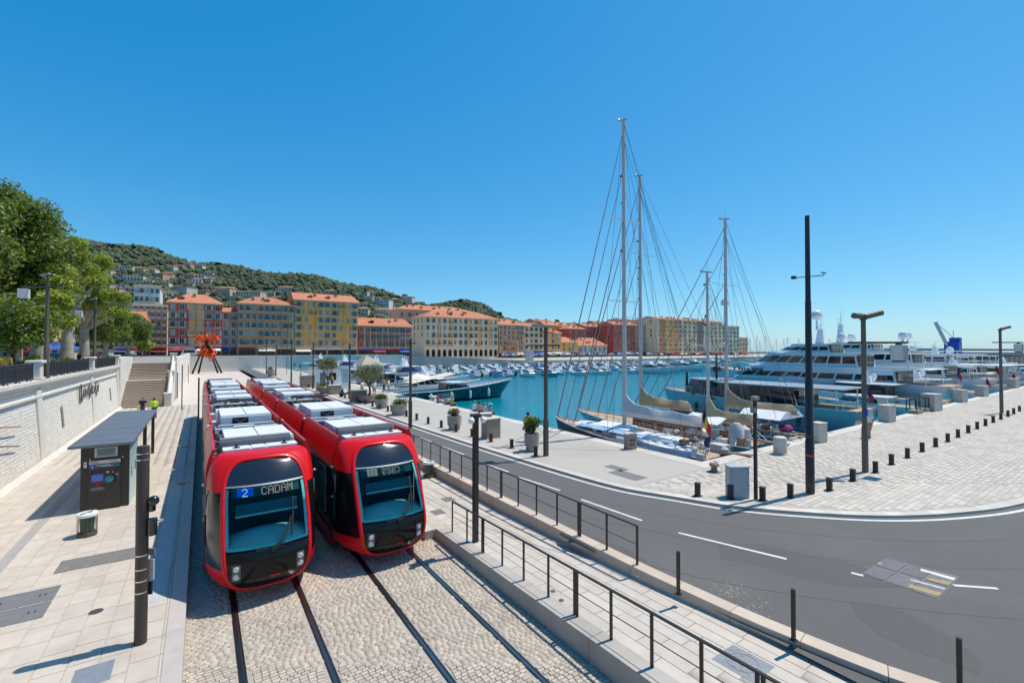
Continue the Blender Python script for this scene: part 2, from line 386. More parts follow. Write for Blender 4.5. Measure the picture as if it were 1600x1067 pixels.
# dark grid strips, drain channel and covers let into the platform
m_dslab = mat('dark_granite', (0.17, 0.16, 0.155), 0.8, 0, 0.2, 8, 0.3, 60)
m_grate = mat('steel_grating', (0.27, 0.275, 0.285), 0.5, 0.5, 0.15, 6)
b_ = MB(); b_.box(-3.18, -1.5, 16.82, 17.72, PZ, PZ + 0.004)
for i in range(3): b_.box(-3.16 + i*0.56, -2.64 + i*0.56, 16.84, 17.7, PZ + 0.004, PZ + 0.009)
b_.build('dark_granite_strip', m_dslab, plat)
b_ = MB()
for i in range(22): b_.box(-4.62, -4.34, 9 + i*2.0, 10.99 + i*2.0, PZ, PZ + 0.005)
b_.build('drain_channel', mat('drain_cover', (0.33, 0.31, 0.29), 0.7, 0, 0.1), plat)
for (x0, x1, y0, y1) in ((-5.6, -2.85, 15.12, 15.92), (-5.4, -2.85, 14.25, 15.05)):
    b_ = MB(); b_.box(x0, x1, y0, y1, PZ, PZ + 0.004, 1)
    nx = 44
    for i in range(nx): b_.box(x0 + i*(x1-x0)/nx + 0.008, x0 + (i+1)*(x1-x0)/nx - 0.012, y0 + 0.03, y1 - 0.03, PZ + 0.004, PZ + 0.014, 0)
    for fy in (y0, y1 - 0.03): b_.box(x0, x1, fy, fy + 0.03, PZ + 0.004, PZ + 0.016, 0)
    for i in range(4):
        xx = x0 + 0.25 + i * (x1 - x0 - 0.5) / 3
        for q in (-0.05, 0.05): b_.box(xx + q - 0.015, xx + q + 0.015, (y0+y1)/2 - 0.05, (y0+y1)/2 + 0.05, PZ + 0.014, PZ + 0.016, 2)
    b_.build('steel_grate', [m_grate, m_dslab, m_black], plat)
p = G(150, 955, PZ); MB().lathe([(0.0,0.0),(0.13,0),(0.13,0.006),(0,0.006)], p, 20).build('round_cover', mat('cover_iron', (0.10, 0.10, 0.10), 0.6, 0.6), plat)
p = G(144, 1055, PZ); MB().box(p.x-0.28, p.x+0.28, p.y-0.3, p.y+0.35, PZ, PZ + 0.005).build('square_cover', m_galv, plat)

# --- right platform, ramped walkway and its concrete wall
def wz(x, y): return 0.28 if y > 14 else 0.28 + (14 - y) * 0.022
rp = struct(MB().box(6.08, 9.1, 13.9, 60, -0.3, PZ - 0.012).build('tram_platform_right', m_slabj))
slab_field(rp, bond(6.4, 9.06, 13.95, 60, 0.45, 0.9), 0.03, m_slab, m_slabs, 90, zfun=lambda x, y: PZ)
for k in range(23): MB().box(6.075, 6.395, 13.9 + k*2 + 0.003, 15.9 + k*2 - 0.003, 0.0, PZ + 0.002).build('edge_stone', MATS['edge_stone'], rp)
t = MB(); t.box(6.5, 6.95, 14.1, 52, PZ + 0.002, PZ + 0.006)
for i in range(60):
    for q in range(6): t.box(6.52 + q*0.07, 6.55 + q*0.07, 14.15 + i*0.1, 14.19 + i*0.1, PZ + 0.006, PZ + 0.011)
t.build('tactile_strip', mat('tactile_buff', (0.50, 0.44, 0.36), 0.7), rp)
walk = struct(MB().add([(6.6,-6,wz(0,-6)-.015),(11.6,-6,wz(0,-6)-.015),(9.3,6,wz(0,6)-.015),(9.1,13.9,0.265),(6.6,13.9,0.265),(6.6,6,wz(0,6)-.015)], [(0,1,2,5),(5,2,3,4)]).build('walkway', m_slabj))
cells = [c for c in bond(6.84, 10.6, 0.5, 13.9, 0.3, 1.15) if c[0] < 9.0 + max(0, (5 - c[2])) * 0.3]
slab_field(walk, cells, 0.025, m_slab, m_slabs, 200, zfun=wz)
for (u, v) in ((864, 922), (877, 937)):
    p = G(u, v, 0.42); MB().lathe([(0,0.0),(0.06,0),(0.06,0.01),(0,0.01)], (p.x, p.y, wz(p.x, p.y)), 14).build('brass_stud', mat('brass', (0.3, 0.2, 0.1), 0.4, 0.8), walk)
p = G(1160, 1035, wz(0, 4.6)); z = wz(0, 4.6)
b_ = MB(); b_.add([(7.86,4.18,wz(0,4.18)+.004),(8.58,4.18,wz(0,4.18)+.004),(8.58,4.96,wz(0,4.96)+.004),(7.86,4.96,wz(0,4.96)+.004)], [(0,1,2,3)])
for k in range(26):
    a = rng.random() * 6.28; x, y = 8.22 + rng.uniform(-.3,.3), 4.57 + rng.uniform(-.33,.33); b_.bar((x,y,wz(x,y)+.006),(x+.08*math.cos(a),y+.08*math.sin(a),wz(x,y)+.006),0.012,0.006)
pts = [(8.22+.27*math.cos(t*.4), 4.57+.27*math.sin(t*.4)) for t in range(17)]
for i in range(16): b_.bar((*pts[i], wz(*pts[i])+.006), (*pts[i+1], wz(*pts[i+1])+.006), 0.012, 0.01)
b_.build('manhole_cover', m_grate, walk)
for (u, v) in ((700, 780), (684, 800), (735, 826)):
    p = G(u, v, PZ); MB().box(p.x-0.22, p.x+0.22, p.y-0.25, p.y+0.25, PZ+0.003, PZ + 0.008).build('square_cover', m_dslab, rp)
# concrete retaining wall of the ramp: panels of 1.6 m
rw = struct(MB().box(6.56, 6.6, -6, 13.6, -0.3, 0.2).build('ramp_wall', m_wallc))
y = 13.9; 
while y > -6:
    y0 = y - 2.4; q = MB(); xf, xb = 6.42, 6.83
    q.add([(xf,y0+.004,-.1),(xb,y0+.004,-.1),(xb,y-.004,-.1),(xf,y-.004,-.1),(xf,y0+.004,wz(0,y0)+.03),(xb,y0+.004,wz(0,y0)+.03),(xb,y-.004,wz(0,y)+.03),(xf,y-.004,wz(0,y)+.03)],
          [(4,5,6,7),(0,1,5,4),(2,3,7,6),(3,0,4,7),(1,2,6,5)])
    q.build('wall_panel', m_wallc, rw, bevel=0.012); y = y0
# --- kerb wall between walkway and road
KIN = [(9.08, 150), (9.08, 60), (9.08, 10), (9.1, 7.5), (9.25, 5), (9.55, 3), (10.1, 1.3), (11.2, -1), (13, -4)]
def along(path, s):
    for i in range(len(path) - 1):
        a, b2 = Vector(path[i]), Vector(path[i+1]); l = (b2 - a).length
        if s <= l: return a + (b2 - a) * (s / l), (b2 - a).normalized()
        s -= l
    return Vector(path[-1]), (Vector(path[-1]) - Vector(path[-2])).normalized()
def plen(path): return sum((Vector(path[i+1]) - Vector(path[i])).length for i in range(len(path)-1))
KZ = 0.70
kw = struct(MB().box(9.12, 9.3, 12, 60, -0.2, 0.3).build('kerb_wall', m_kerb))
s0 = 90.0; tot = plen(KIN)
while s0 < tot - 1.3:
    q = MB(); secs = []
    for k in range(3):
        p, d = along(KIN, s0 + 0.004 + (1.3 - 0.008) * k / 2); nrm = Vector((-d.y, d.x)); z0 = -0.1
        o = p + nrm * 0.36
        secs.append([(p.x, p.y, z0), (o.x, o.y, z0), (o.x, o.y, KZ), (p.x, p.y, KZ)])
    q.loft(secs, closed=True, cap=True); q.build('kerb_stone', m_kerb, kw, bevel=0.012); s0 += 1.3
# --- road
QZ, RZ = 0.66, 0.585
road = struct(MB().add([(x, y, RZ) for x, y in [(9.2,-60),(140,-60),(140,8),(20,8),(17,14),(17,152),(9.2,152)]], [tuple(range(7))]).build('road', m_asph))
WL = [(11.9, 150), (12.2, 60), (12.55, 34), (12.95, 22), (13.35, 15.6), (13.75, 12.6), (14.5, 10.8), (15.45, 8.8), (17.35, 6.6), (18.9, 5.3), (20.9, 4.2), (23.8, 3.15), (30, 2.0), (45, 1.2), (130, 0.6)]
def smooth_path(P, nsub=4):
    out = []
    for i in range(len(P) - 1):
        p0, p1, p2, p3 = Vector(P[max(i-1,0)]), Vector(P[i]), Vector(P[i+1]), Vector(P[min(i+2,len(P)-1)])
        l = (p2 - p1).length; m1 = (p2 - p0) / max((p2-p0).length, 1e-6) * l; m2 = (p3 - p1) / max((p3-p1).length, 1e-6) * l
        for k in range(nsub):
            t = k / nsub; out.append(p1*(2*t**3-3*t*t+1) + m1*(t**3-2*t*t+t) + p2*(-2*t**3+3*t*t) + m2*(t**3-t*t))
    out.append(Vector(P[-1])); return out
WLs = smooth_path(WL)
def offs(path, d):
    out = []
    for i, p in enumerate(path):
        t = (path[min(i+1, len(path)-1)] - path[max(i-1, 0)]).normalized(); out.append(p + Vector((-t.y, t.x)) * d)
    return out
def strip(path, d0, d1, z):
    A, B = offs(path, d0), offs(path, d1)
    return MB().loft([[(a.x, a.y, z), (b2.x, b2.y, z)] for a, b2 in zip(A, B)])
strip(WLs, -0.07, 0.07, RZ + 0.004).build('edge_line', m_paint, road)
DASH = [((810,745),(875,766)), ((908,780),(1003,813)), ((1060,832),(1229,873)), ((750,722),(795,737)), ((690,697),(725,710)), ((655,683),(674,690)), ((632,675),(645,680)), ((592,659.5),(610,666)), ((560,648),(575,653)), ((528,636),(540,641))]
for a, b2 in DASH:
    p, q = G(*a, RZ + 0.006), G(*b2, RZ + 0.006); MB().bar(p, q, 0.11, 0.006).build('lane_dash', m_paint, road)
for u, v in ((498, 616), (508, 618), (520, 619), (532, 620), (470, 609), (480, 606)):   # crossing bars far down the road
    p = G(u, v, RZ + 0.005); MB().box(p.x - 0.7, p.x + 0.7, p.y - 0.5, p.y + 0.5, RZ + 0.003, RZ + 0.006).build('crossing_bar', m_paint, road)
for d_, w_ in ((-1.62, .018), (-3.3, .02), (-5.6, .025)):                 # sealed seams between the asphalt lanes
    strip(WLs[8:], d_, d_ + w_, RZ + 0.0025).build('asphalt_seam', mat('seam_tar', (0.05, 0.05, 0.05), 0.6, 0, .3, 3), road)
# service covers in the road with worn markings
c0, c1, c2, c3 = G(1385, 872, RZ), G(1500, 901, RZ), G(1465, 937, RZ), G(1346, 896, RZ)
def cov(u, v, dz): return c0.lerp(c1, u).lerp(c3.lerp(c2, u), v) + Vector((0, 0, dz))
m_cover = mat('worn_road_cover', (0.15, 0.15, 0.16), 0.55, 0.4, 0.2, 7, 0.4, 90)
m_yel = mat('worn_yellow_paint', (0.34, 0.25, 0.09), 0.6, 0, 0.3, 20, stain=0.95, stain_scale=9, stain_col=(0.2, 0.19, 0.19))
fr = MB(); fr.add([cov(u, v, 0.004) for u, v in ((0,0),(1,0),(1,1),(0,1))], [(0,1,2,3)]); fr.build('cover_frame', m_cover, road)
for i in range(3):
    for k in range(2):
        q = MB(); u0, u1, v0, v1 = i/3 + .015, (i+1)/3 - .015, k/2 + .02, (k+1)/2 - .02
        q.add([cov(u, v, z) for z in (0.004, 0.016) for u, v in ((u0,v0),(u1,v0),(u1,v1),(u0,v1))], [(4,5,6,7),(0,1,5,4),(1,2,6,5),(2,3,7,6),(3,0,4,7)])
        for w in range(12):
            a = u0 + (u1-u0)*(w+.5)/12; q.bar(cov(a, v0+.04, .017), cov(a, v1-.04, .017), 0.02, 0.006)
        q.build('manhole_plate', mat('road_cover_plate', (0.14, 0.138, 0.145), 0.6, 0.3, 0.2, 8, 0.3, 90, rand=0.15), road)
for pts, mm in ((((.52,.1),(.98,.12),(.98,.22),(.54,.19)), m_paint), (((.55,.62),(.98,.58),(.98,.63),(.55,.68)), mat('worn_white_paint', (0.5, 0.5, 0.5), 0.6, 0, 0.2, 9, stain=0.95, stain_scale=7, stain_col=(0.2, 0.2, 0.2))), (((.72,.38),(.98,.3),(.97,.44),(.7,.48)), m_yel), (((.6,.82),(.99,.76),(.98,.9),(.62,.95)), m_yel), (((.0,.3),(.06,.3),(.06,.42),(.0,.42)), m_yel)):
    MB().add([cov(u, v, 0.0225) for u, v in pts], [tuple(range(len(pts)))]).build('paint_patch', mm, road)
MB().bar(G(1330, 894.5, RZ+.006), G(1349, 899, RZ+.006), 0.1, 0.006).build('lane_dash', m_paint, road)
MB().bar(G(1490, 914, RZ+.006), G(1559, 919, RZ+.006), 0.1, 0.006).build('lane_dash', m_paint, road)
for (u, v, n_, r_) in ((1142, 925, 130, .5), (1180, 948, 50, .45), (1010, 897, 60, .4)):      # pale grit lying on the asphalt
    p = G(u, v, RZ); q = MB()
    for k in range(n_):
        x, y = p.x + rng.gauss(0, r_*.5), p.y + rng.gauss(0, r_*.4); s_ = rng.uniform(.008, .03); a = rng.random()*6.28
        q.add([(x + s_*math.cos(a + t*2.1), y + s_*math.sin(a + t*2.1), RZ + .003) for t in range(3)] + [(x, y, RZ + .003 + s_*.5)], [(0,1,3),(1,2,3),(2,0,3)])
    stuff(q.build('grit', mat('pale_grit', (0.42, 0.37, 0.30), .9), road))
for (u, v, w, l, rz_) in ((1250, 880, .9, 2.2, .5), (930, 850, .5, 1.6, .2), (1420, 985, .7, 1.3, -.4)):                       # old tar repairs
    p = G(u, v, RZ); q = MB(); n_ = 14
    q.add([(w*math.cos(k*6.283/n_)*rng.uniform(.75, 1.1), l*math.sin(k*6.283/n_)*rng.uniform(.75, 1.1), 0) for k in range(n_)], [tuple(range(n_))])
    q.build('tar_repair', mat('tar_repair', (0.086, 0.083, 0.08), .8, 0, .2, 30, .4, 200), road, loc=(p.x, p.y, RZ + .0015), rot=rz_)
# --- quays: one solid with the two basin walls, surfaces laid on it
PL = offs(WLs, 0.55)
QX, QY = 20.45, 13.35
poly = [(p.x, p.y) for p in PL] + [(130, QY), (QX, QY), (QX, 150)]
quay = struct(MB().prism(poly, -3.5, QZ - 0.03).build('quay', m_conc))
kb = offs(WLs, 0.28); kbo = offs(WLs, 0.62)
for i in range(0, len(kb) - 1):                              # flush kerb stones along the curve
    a, b2, c, d = kb[i], kb[i+1], kbo[i+1], kbo[i]
    nseg = max(1, int((b2 - a).length / 1.2)) if (a.y < 40 and a.x < 40) else 1
    for k in range(nseg):
        t0, t1 = k / nseg + 0.003, (k + 1) / nseg - 0.003
        P4 = [a.lerp(b2, t0), a.lerp(b2, t1), d.lerp(c, t1), d.lerp(c, t0)]
        MB().add([(p.x, p.y, z) for z in (0.3, QZ) for p in P4], [(4,5,6,7),(0,1,5,4),(1,2,6,5),(2,3,7,6),(3,0,4,7)]).build('kerb_stone', m_cop, quay)
# asphalted part (left quay) and stone paving (plaza)
A = [p for p in kbo if p.y > 12.6]
poly = [(p.x, p.y) for p in A] + [(kbo[len(A)].x - .1, 12.55), (19.6, 12.55), (19.6, 150)]
MB().prism(poly, QZ - 0.029, QZ - 0.002).build('quay_surface', mat('quay_tarmac', (0.41, 0.38, 0.335), 0.9, 0, 0.12, 30, 0.3, 120, stain=0.6, stain_scale=0.3, stain_col=(0.33, 0.30, 0.265)), quay)
for k in range(70):
    y = 13.36 + k * 1.6; MB().box(19.62, QX + .03, y + .004, y + 1.596, -0.2, QZ).build('coping_stone', m_cop, quay)
for k in range(60):
    x = 19.62 + k * 1.6; MB().box(x + .004, x + 1.596, 12.58, QY + .03, -0.2, QZ).build('coping_stone', m_cop, quay)
pin = [(p.x, p.y) for p in kbo]
def curve_y(x):
    for i in range(len(pin) - 1):
        if pin[i][0] <= x <= pin[i+1][0] and pin[i][1] < 13:
            t = (x - pin[i][0]) / (pin[i+1][0] - pin[i][0] + 1e-9); return pin[i][1] + (pin[i+1][1] - pin[i][1]) * t
    return 99
cells = []; y = 0.6; rowi = 0
ang = R(0)
while y < 12.5:
    x = 14.0 - rng.random() * 0.6
    while x < 100:
        l = rng.uniform(0.4, 0.75); xm = x + l / 2
        if x > 14 and min(curve_y(x), 99) < y + 0.02 and y + .19 <= 12.56: cells.append((x, x + l, y, y + 0.19))
        x += l
    y += 0.19; rowi += 1
slab_field(quay, cells, 0.03, m_plaza1, m_plaza, 300, name='plaza_stone', gap=0.008, zfun=lambda x, y: QZ - 0.001, rough=0.0015)
poly = [(p.x, p.y) for p in kbo if p.y < 12.6] + [(130, 12.56), (14.3, 12.56)]
MB().prism(poly, QZ - 0.0295, QZ - 0.012).build('paving_bed', mat('paving_bed', (0.40, 0.375, 0.335), 0.9, 0, .15, 6), quay)
for (u, v, w, l) in ((963, 731, 1.1, 0.55), (980, 742, 1.6, 0.8)):
    p = G(u, v, QZ); MB().box(p.x - l/2, p.x + l/2, p.y - w/2, p.y + w/2, QZ - .002, QZ + 0.004).build('square_cover', m_dslab, quay)
# --- upper terrace, far wall ground and far quay
up = [(-400, -40), (-7.1, -40), (-7.1, 69), (-2.7, 69), (-2.7, 150), (56, 150), (56, 420), (-400, 420)]
struct(MB().prism(up, -3.6, 4.25).build('upper_street', m_up))
fp = MB().add([(x, y, 0.02) for x, y in [(-7,50),(9.1,50),(9.1,150),(-7,150)]], [(0,1,2,3)])
struct(fp.build('far_plaza', mat('pale_plaza', (0.52, 0.47, 0.41), 0.8, 0, .06, 1)))
fq = MB(); fq.add([(56,150,4.2),(110,150,1.6),(110,420,1.6),(56,420,4.2),(56,150,-3),(110,150,-3)], [(0,1,2,3),(4,5,1,0)])
fq.add([(110,150,1.6),(470,150,1.6),(470,420,1.6),(110,420,1.6),(110,150,-3),(470,150,-3),(470,420,-3)], [(0,1,2,3),(4,5,1,0),(5,6,2,1)])
struct(fq.build('far_quay', mat('far_quay_paving', (0.42, 0.39, 0.35), 0.85, 0, .1, .4)))
# ================================================================== TRAMS
m_red = mat('tram_red', (0.58, 0.006, 0.008), 0.32, 0, 0.04, 1, spec=0.25, coat=0.12)
m_dred = mat('tram_dark_red', (0.28, 0.006, 0.008), 0.3, 0, 0.06, 1, spec=0.3, coat=0.2)
m_gloss = mat('gloss_black', (0.008, 0.009, 0.011), 0.08, 0, 0.05, 1, spec=0.6, coat=0.5)
m_nose = mat('nose_black', (0.006, 0.006, 0.007), 0.16, 0, 0.05, 1, spec=0.3)
m_navy = mat('tinted_top_panel', (0.012, 0.018, 0.032), 0.15, 0, 0.05, 1, spec=0.6)
m_tglass = mat('teal_side_glass', (0.008, 0.14, 0.165), 0.05, 0, 0.35, 0.8, spec=0.9)
m_seal = mat('pale_teal_edge', (0.50, 0.82, 0.74), 0.4)
m_wind = glass_mat('windscreen_glass', (0.50, 0.88, 0.88), 0.02, 0.22)
m_roofw = mat('roof_unit_white', (0.66, 0.68, 0.69), 0.5, 0, 0.06, 1.5, stain=0.18, stain_scale=1.5)
m_roofg = mat('roof_deck_grey', (0.10, 0.11, 0.13), 0.7, 0, 0.2, 3)
m_rgrey = mat('roof_unit_grey', (0.19, 0.19, 0.195), 0.55, 0, 0.1, 3)
m_dash = mat('cab_dashboard', (0.62, 0.66, 0.62), 0.6)
m_cabin = mat('cab_lining', (0.03, 0.085, 0.12), 0.7, 0, 0.3, 3)
m_chrome = mat('bright_metal', (0.7, 0.7, 0.7), 0.15, 1.0, 0.02)
m_lens = mat('lamp_lens', (0.6, 0.62, 0.64), 0.08, 0, 0.05, spec=0.9)
m_yel2 = mat('warning_yellow', (0.65, 0.5, 0.05), 0.5)
TL = 37.2
PROF = [(0.2,.5),(.33,.33),(.48,.17),(.7,.05),(1.0,0.0),(1.3,.07),(1.6,.2),(2.0,.41),(2.4,.65),(2.8,.92),(3.1,1.17),(3.45,1.52)]
def prof(z):
    for (a, ya), (b2, yb) in zip(PROF, PROF[1:]):
        if z <= b2: t = (z - a) / (b2 - a); return ya + (yb - ya) * t
    return PROF[-1][1]
def sprof(z): return sum(prof(min(3.45, max(0.2, z + d))) for d in (-.12, -.06, 0, .06, .12)) / 5
ZC, HZ, HW, EX = 1.83, 1.54, 1.02, 4.3
def yf(x, z): return sprof(z) + 0.24 * (abs(x) / HW) ** 2.2
def hwz(z, ins):
    q = abs((z - ZC) / (HZ - ins))
    return (HW - ins) * max(0.0, 1 - q ** EX) ** (1 / EX) * (0.965 + 0.035 * min(1, z / 1.5)) if q < 1 else 0.0
def outline(n, ins):
    out = []
    for i in range(n):
        t = 2 * math.pi * i / n; c, s = math.cos(t), math.sin(t)
        x = (HW - ins) * math.copysign(abs(c) ** (2 / EX), c); z = ZC + (HZ - ins) * math.copysign(abs(s) ** (2 / EX), s)
        out.append((x * (0.965 + 0.035 * min(1, z / 1.5)), z))
    return out
def make_cab(root, flip):
    def T(p): return (-p[0], TL - p[1], p[2]) if flip else p
    def S(x, z, d=0.0): return T((x, yf(x, z) + d, z))
    def put(mb, name, m, parent=root, smooth=True, bevel=0):
        return mb.build(name, m, parent, smooth, bevel=bevel)
    N = 72
    rings = []
    for ins, d in ((0.0, 0.03), (0.02, -0.02), (0.06, -0.035), (0.095, -0.012), (0.11, 0.03)):
        rings.append([S(x, z, d) for x, z in outline(N, ins)])
    put(MB().loft(rings[::-1], closed=True), 'front_frame', m_red, smooth='all')
    def face(z0, z1, ins, d, nz, nx=14):
        rows = []
        for i in range(nz + 1):
            z = z0 + (z1 - z0) * i / nz; w = hwz(z, ins)
            rows.append([S(-w + 2 * w * k / nx, z, d) for k in range(nx + 1)])
        return MB().loft(rows)
    put(face(1.36, 2.70, 0.10, 0.0, 12), 'windscreen', m_wind, smooth='all')
    put(face(2.735, 3.283, 0.088, 0.004, 8), 'upper_panel', m_navy, smooth='all')
    put(face(2.70, 2.735, 0.095, -0.008, 1), 'silver_trim', m_galv)
    put(face(0.72, 1.33, 0.095, 0.0, 6), 'front_panel', m_nose, smooth='all')
    put(face(0.39, 0.705, 0.095, 0.006, 5), 'bumper_panel', m_nose, smooth='all')
    # pale teal edge seen inside the glass
    sb = MB()
    for sgn in (-1, 1):
        sb.loft([[S(sgn * (hwz(z, .10) - .005), z, .008), S(sgn * (hwz(z, .10) - .07), z, .03)] for z in [1.38 + 1.28 * i / 12 for i in range(13)]])
    sb.loft([[S(x, 1.372, .008), S(x, 1.43, .03)] for x in [-.88 + 1.76 * i / 14 for i in range(15)]])
    put(sb, 'windscreen_edge', m_seal, smooth='all')
    # body behind the frame
    def sec(s):
        A = outline(N, 0.0); b2 = 1 - (1 - s) ** 2.2; out = []
        for i in range(N):
            t = 2 * math.pi * i / N; c, sn = math.cos(t), math.sin(t)
            xb = 1.325 * math.copysign(abs(c) ** (2 / 10), c); zb = 1.88 + 1.54 * math.copysign(abs(sn) ** (2 / 10), sn)
            xb *= 1 - 0.115 * max(0, (zb - 2.6) / 0.9)
            xa, za = A[i]; ya = yf(xa, za) + 0.02; 
            out.append((xa + (xb - xa) * b2, ya + (2.05 - ya) * s, za + (zb - za) * b2))
        return out
    K = 10; secs = [sec(i / K) for i in range(K + 1)]
    full = MB(); full.loft([[T(p) for p in r] for r in secs], closed=True)
    bm = bmesh.new(); vs_ = [bm.verts.new(v) for v in full.v]
    for f in full.f: bm.faces.new([vs_[i] for i in f])
    fy = (lambda y: TL - y) if flip else (lambda y: y); sy_ = -1 if flip else 1
    nlow = Vector((0, sy_*.14, 1)).normalized(); plow = Vector((0, fy(.4), .96))
    for co, no in ((Vector((0, 0, 2.60)), Vector((0, 0, 1))), (plow, nlow), (Vector((0, 0, 0)), Vector((1, 0, 0)))):
        bmesh.ops.bisect_plane(bm, geom=bm.verts[:] + bm.edges[:] + bm.faces[:], plane_co=co, plane_no=no, dist=1e-5)
    bm.normal_update()
    def piece(test, name, m):
        g = bm.copy(); bmesh.ops.delete(g, geom=[f for f in g.faces if not test(f.calc_center_median())], context='FACES')
        me = bpy.data.meshes.new(name); g.to_mesh(me); g.free(); me.materials.append(m); link(name, me, root, 'all')
    isg = lambda c: c.z < 2.60 and (c - plow).dot(nlow) > 0
    piece(lambda c: c.z >= 2.60, 'cab_hood', m_red); piece(lambda c: c.z < 2.60 and not isg(c), 'cab_lower_shell', m_red)
    m_cg = mat('cab_side_glass', (0.006,0.008,0.01), .2, 0, .05, 1, spec=.25)
    piece(lambda c: isg(c) and c.x > 0, 'cab_side_window', m_cg); piece(lambda c: isg(c) and c.x < 0, 'cab_side_window', m_cg); bm.free()
    for sgn in (-1, 1):
        # camera arm post, seam, handle, indicator
        q = MB(); q.tube(T((sgn*1.27, 1.62, 1.35)), T((sgn*1.30, 1.75, 2.45)), 0.03, 0.035, 10); put(q, 'side_post', mat('post_grey', (.16,.15,.14), .5))
        q = MB(); q.box(-.03, .03, -.03, .03, -.03, .03); put(q, 'indicator_lamp', mat('amber_lamp', (0.8, 0.25, 0.02), 0.2), bevel=.01).location = T((sgn*1.335, 1.95, 1.75))
        q = MB(); q.ball((0, 0, 0), 0.035, 10); put(q, 'camera_pod', m_white).location = T((sgn*1.36, 1.9, 2.66))
        q = MB(); q.add([T((sgn*1.31+sgn*.012, y, z)) for y, z in ((1.55,1.15),(2.05,1.15),(2.05,1.85),(1.6,1.95))], [(0,1,2,3)]); put(q, 'small_window', m_tglass)
        for z in (0.80, 0.99):
            x = sgn * 0.70; q = MB(); q.tube(S(x, z, .02), S(x, z, -.018), .075, .07, 16); h = put(q, 'headlight', m_chrome)
            q = MB(); q.tube(S(x, z, -.010), S(x, z, -.026), .058, .045, 14); q.build('lens', m_lens, h, True)
        q = MB(); q.loft([[S(sgn*(.61), z, -.004), S(sgn*.79, z, -.004)] for z in (.69,.76,.86,.96,1.08)]); put(q, 'lamp_housing', m_roofg)
    q = MB()
    for k in (0, 1): q.add([S(x, z, -.012) for x, z in ((.02+k*.11,.64),(.11+k*.11,.64),(.11+k*.11,.70),(.02+k*.11,.70))], [(0,1,2,3)])
    put(q, 'red_badge', m_red, smooth=False)
    q = MB(); q.path([S(.05,1.30,-.05), S(.25,1.45,-.07), S(.52,1.95,-.07)], .018, 6); q.path([S(.13,1.30,-.05), S(.33,1.47,-.07), S(.56,1.93,-.07)], .012, 6)
    q.path([S(.50,1.52,-.05), S(.56,1.95,-.06), S(.58,2.36,-.05)], .022, 6); q.tube(S(.08,1.30,.0), S(.08,1.30,-.07), .05, .05, 10); q.bar(S(-.3,1.33,-.012), S(.3,1.33,-.012), .02, .05)
    put(q, 'wiper', m_black)
    for sgn in (-1, 1):
        for z in (2.46, .66): q = MB(); w = hwz(z, 0); q.loft([[S(sgn*(w - d), z + dz_, -.037 if 0 < d < .1 else -.01) for d in (.0, .03, .07, .105)] for dz_ in (-.007, .007)]); put(q, 'panel_gap', m_black, smooth=False)
    # inside the cab
    q = MB(); rows = []
    for i in range(9):
        x = -.88 + 1.76 * i / 8; f = 1 - (x / .95) ** 2
        rows.append([T((x, yf(x, 1.42) + .06, 1.36)), T((x, yf(x,1.42) + .12, 1.45 + .05 * f)), T((x, .55 + .3, 1.50 + .16 * f)), T((x, 1.15, 1.48 + .1 * f)), T((x, 1.2, .9))])
    put(q.loft(rows), 'dashboard', m_dash, smooth='all')
    q = MB(); q.box(-1.15, 1.15, 1.98, 2.03, .5, 3.0); q.box(-.8, .8, .6, 1.98, .5, .55); q.box(-.9, .9, 1.25, 1.98, 2.76, 2.8)
    q.v = [T(p) for p in q.v]; put(q, 'cab_lining', m_cabin, smooth=False)
    q = MB(); q.box(-.25, .25, 1.45, 1.9, 1.0, 1.15); q.box(-.25, .25, 1.78, 1.9, 1.1, 1.95); q.box(-.15, .15, 1.78, 1.88, 1.95, 2.2); q.v = [T(p) for p in q.v]
    put(q, 'driver_seat', m_black, bevel=.03)
    q = MB(); q.loft([[S(x, 2.30 , .09), S(x, 2.08, .09)] for x in (-.7, .7)]); q.bar(S(-.7, 2.07, .085), S(.7, 2.07, .085), .03, .03)
    put(q, 'sun_blind', mat('blind_cloth', (0.05, 0.13, 0.15), 0.7), smooth=False)
    q = MB(); q.bar(S(-.7, 2.055, .08), S(.7, 2.055, .08), .025, .05); put(q, 'blind_rail', mat('blind_rail', (0.55,0.65,0.62), 0.5), smooth=False)
    return S
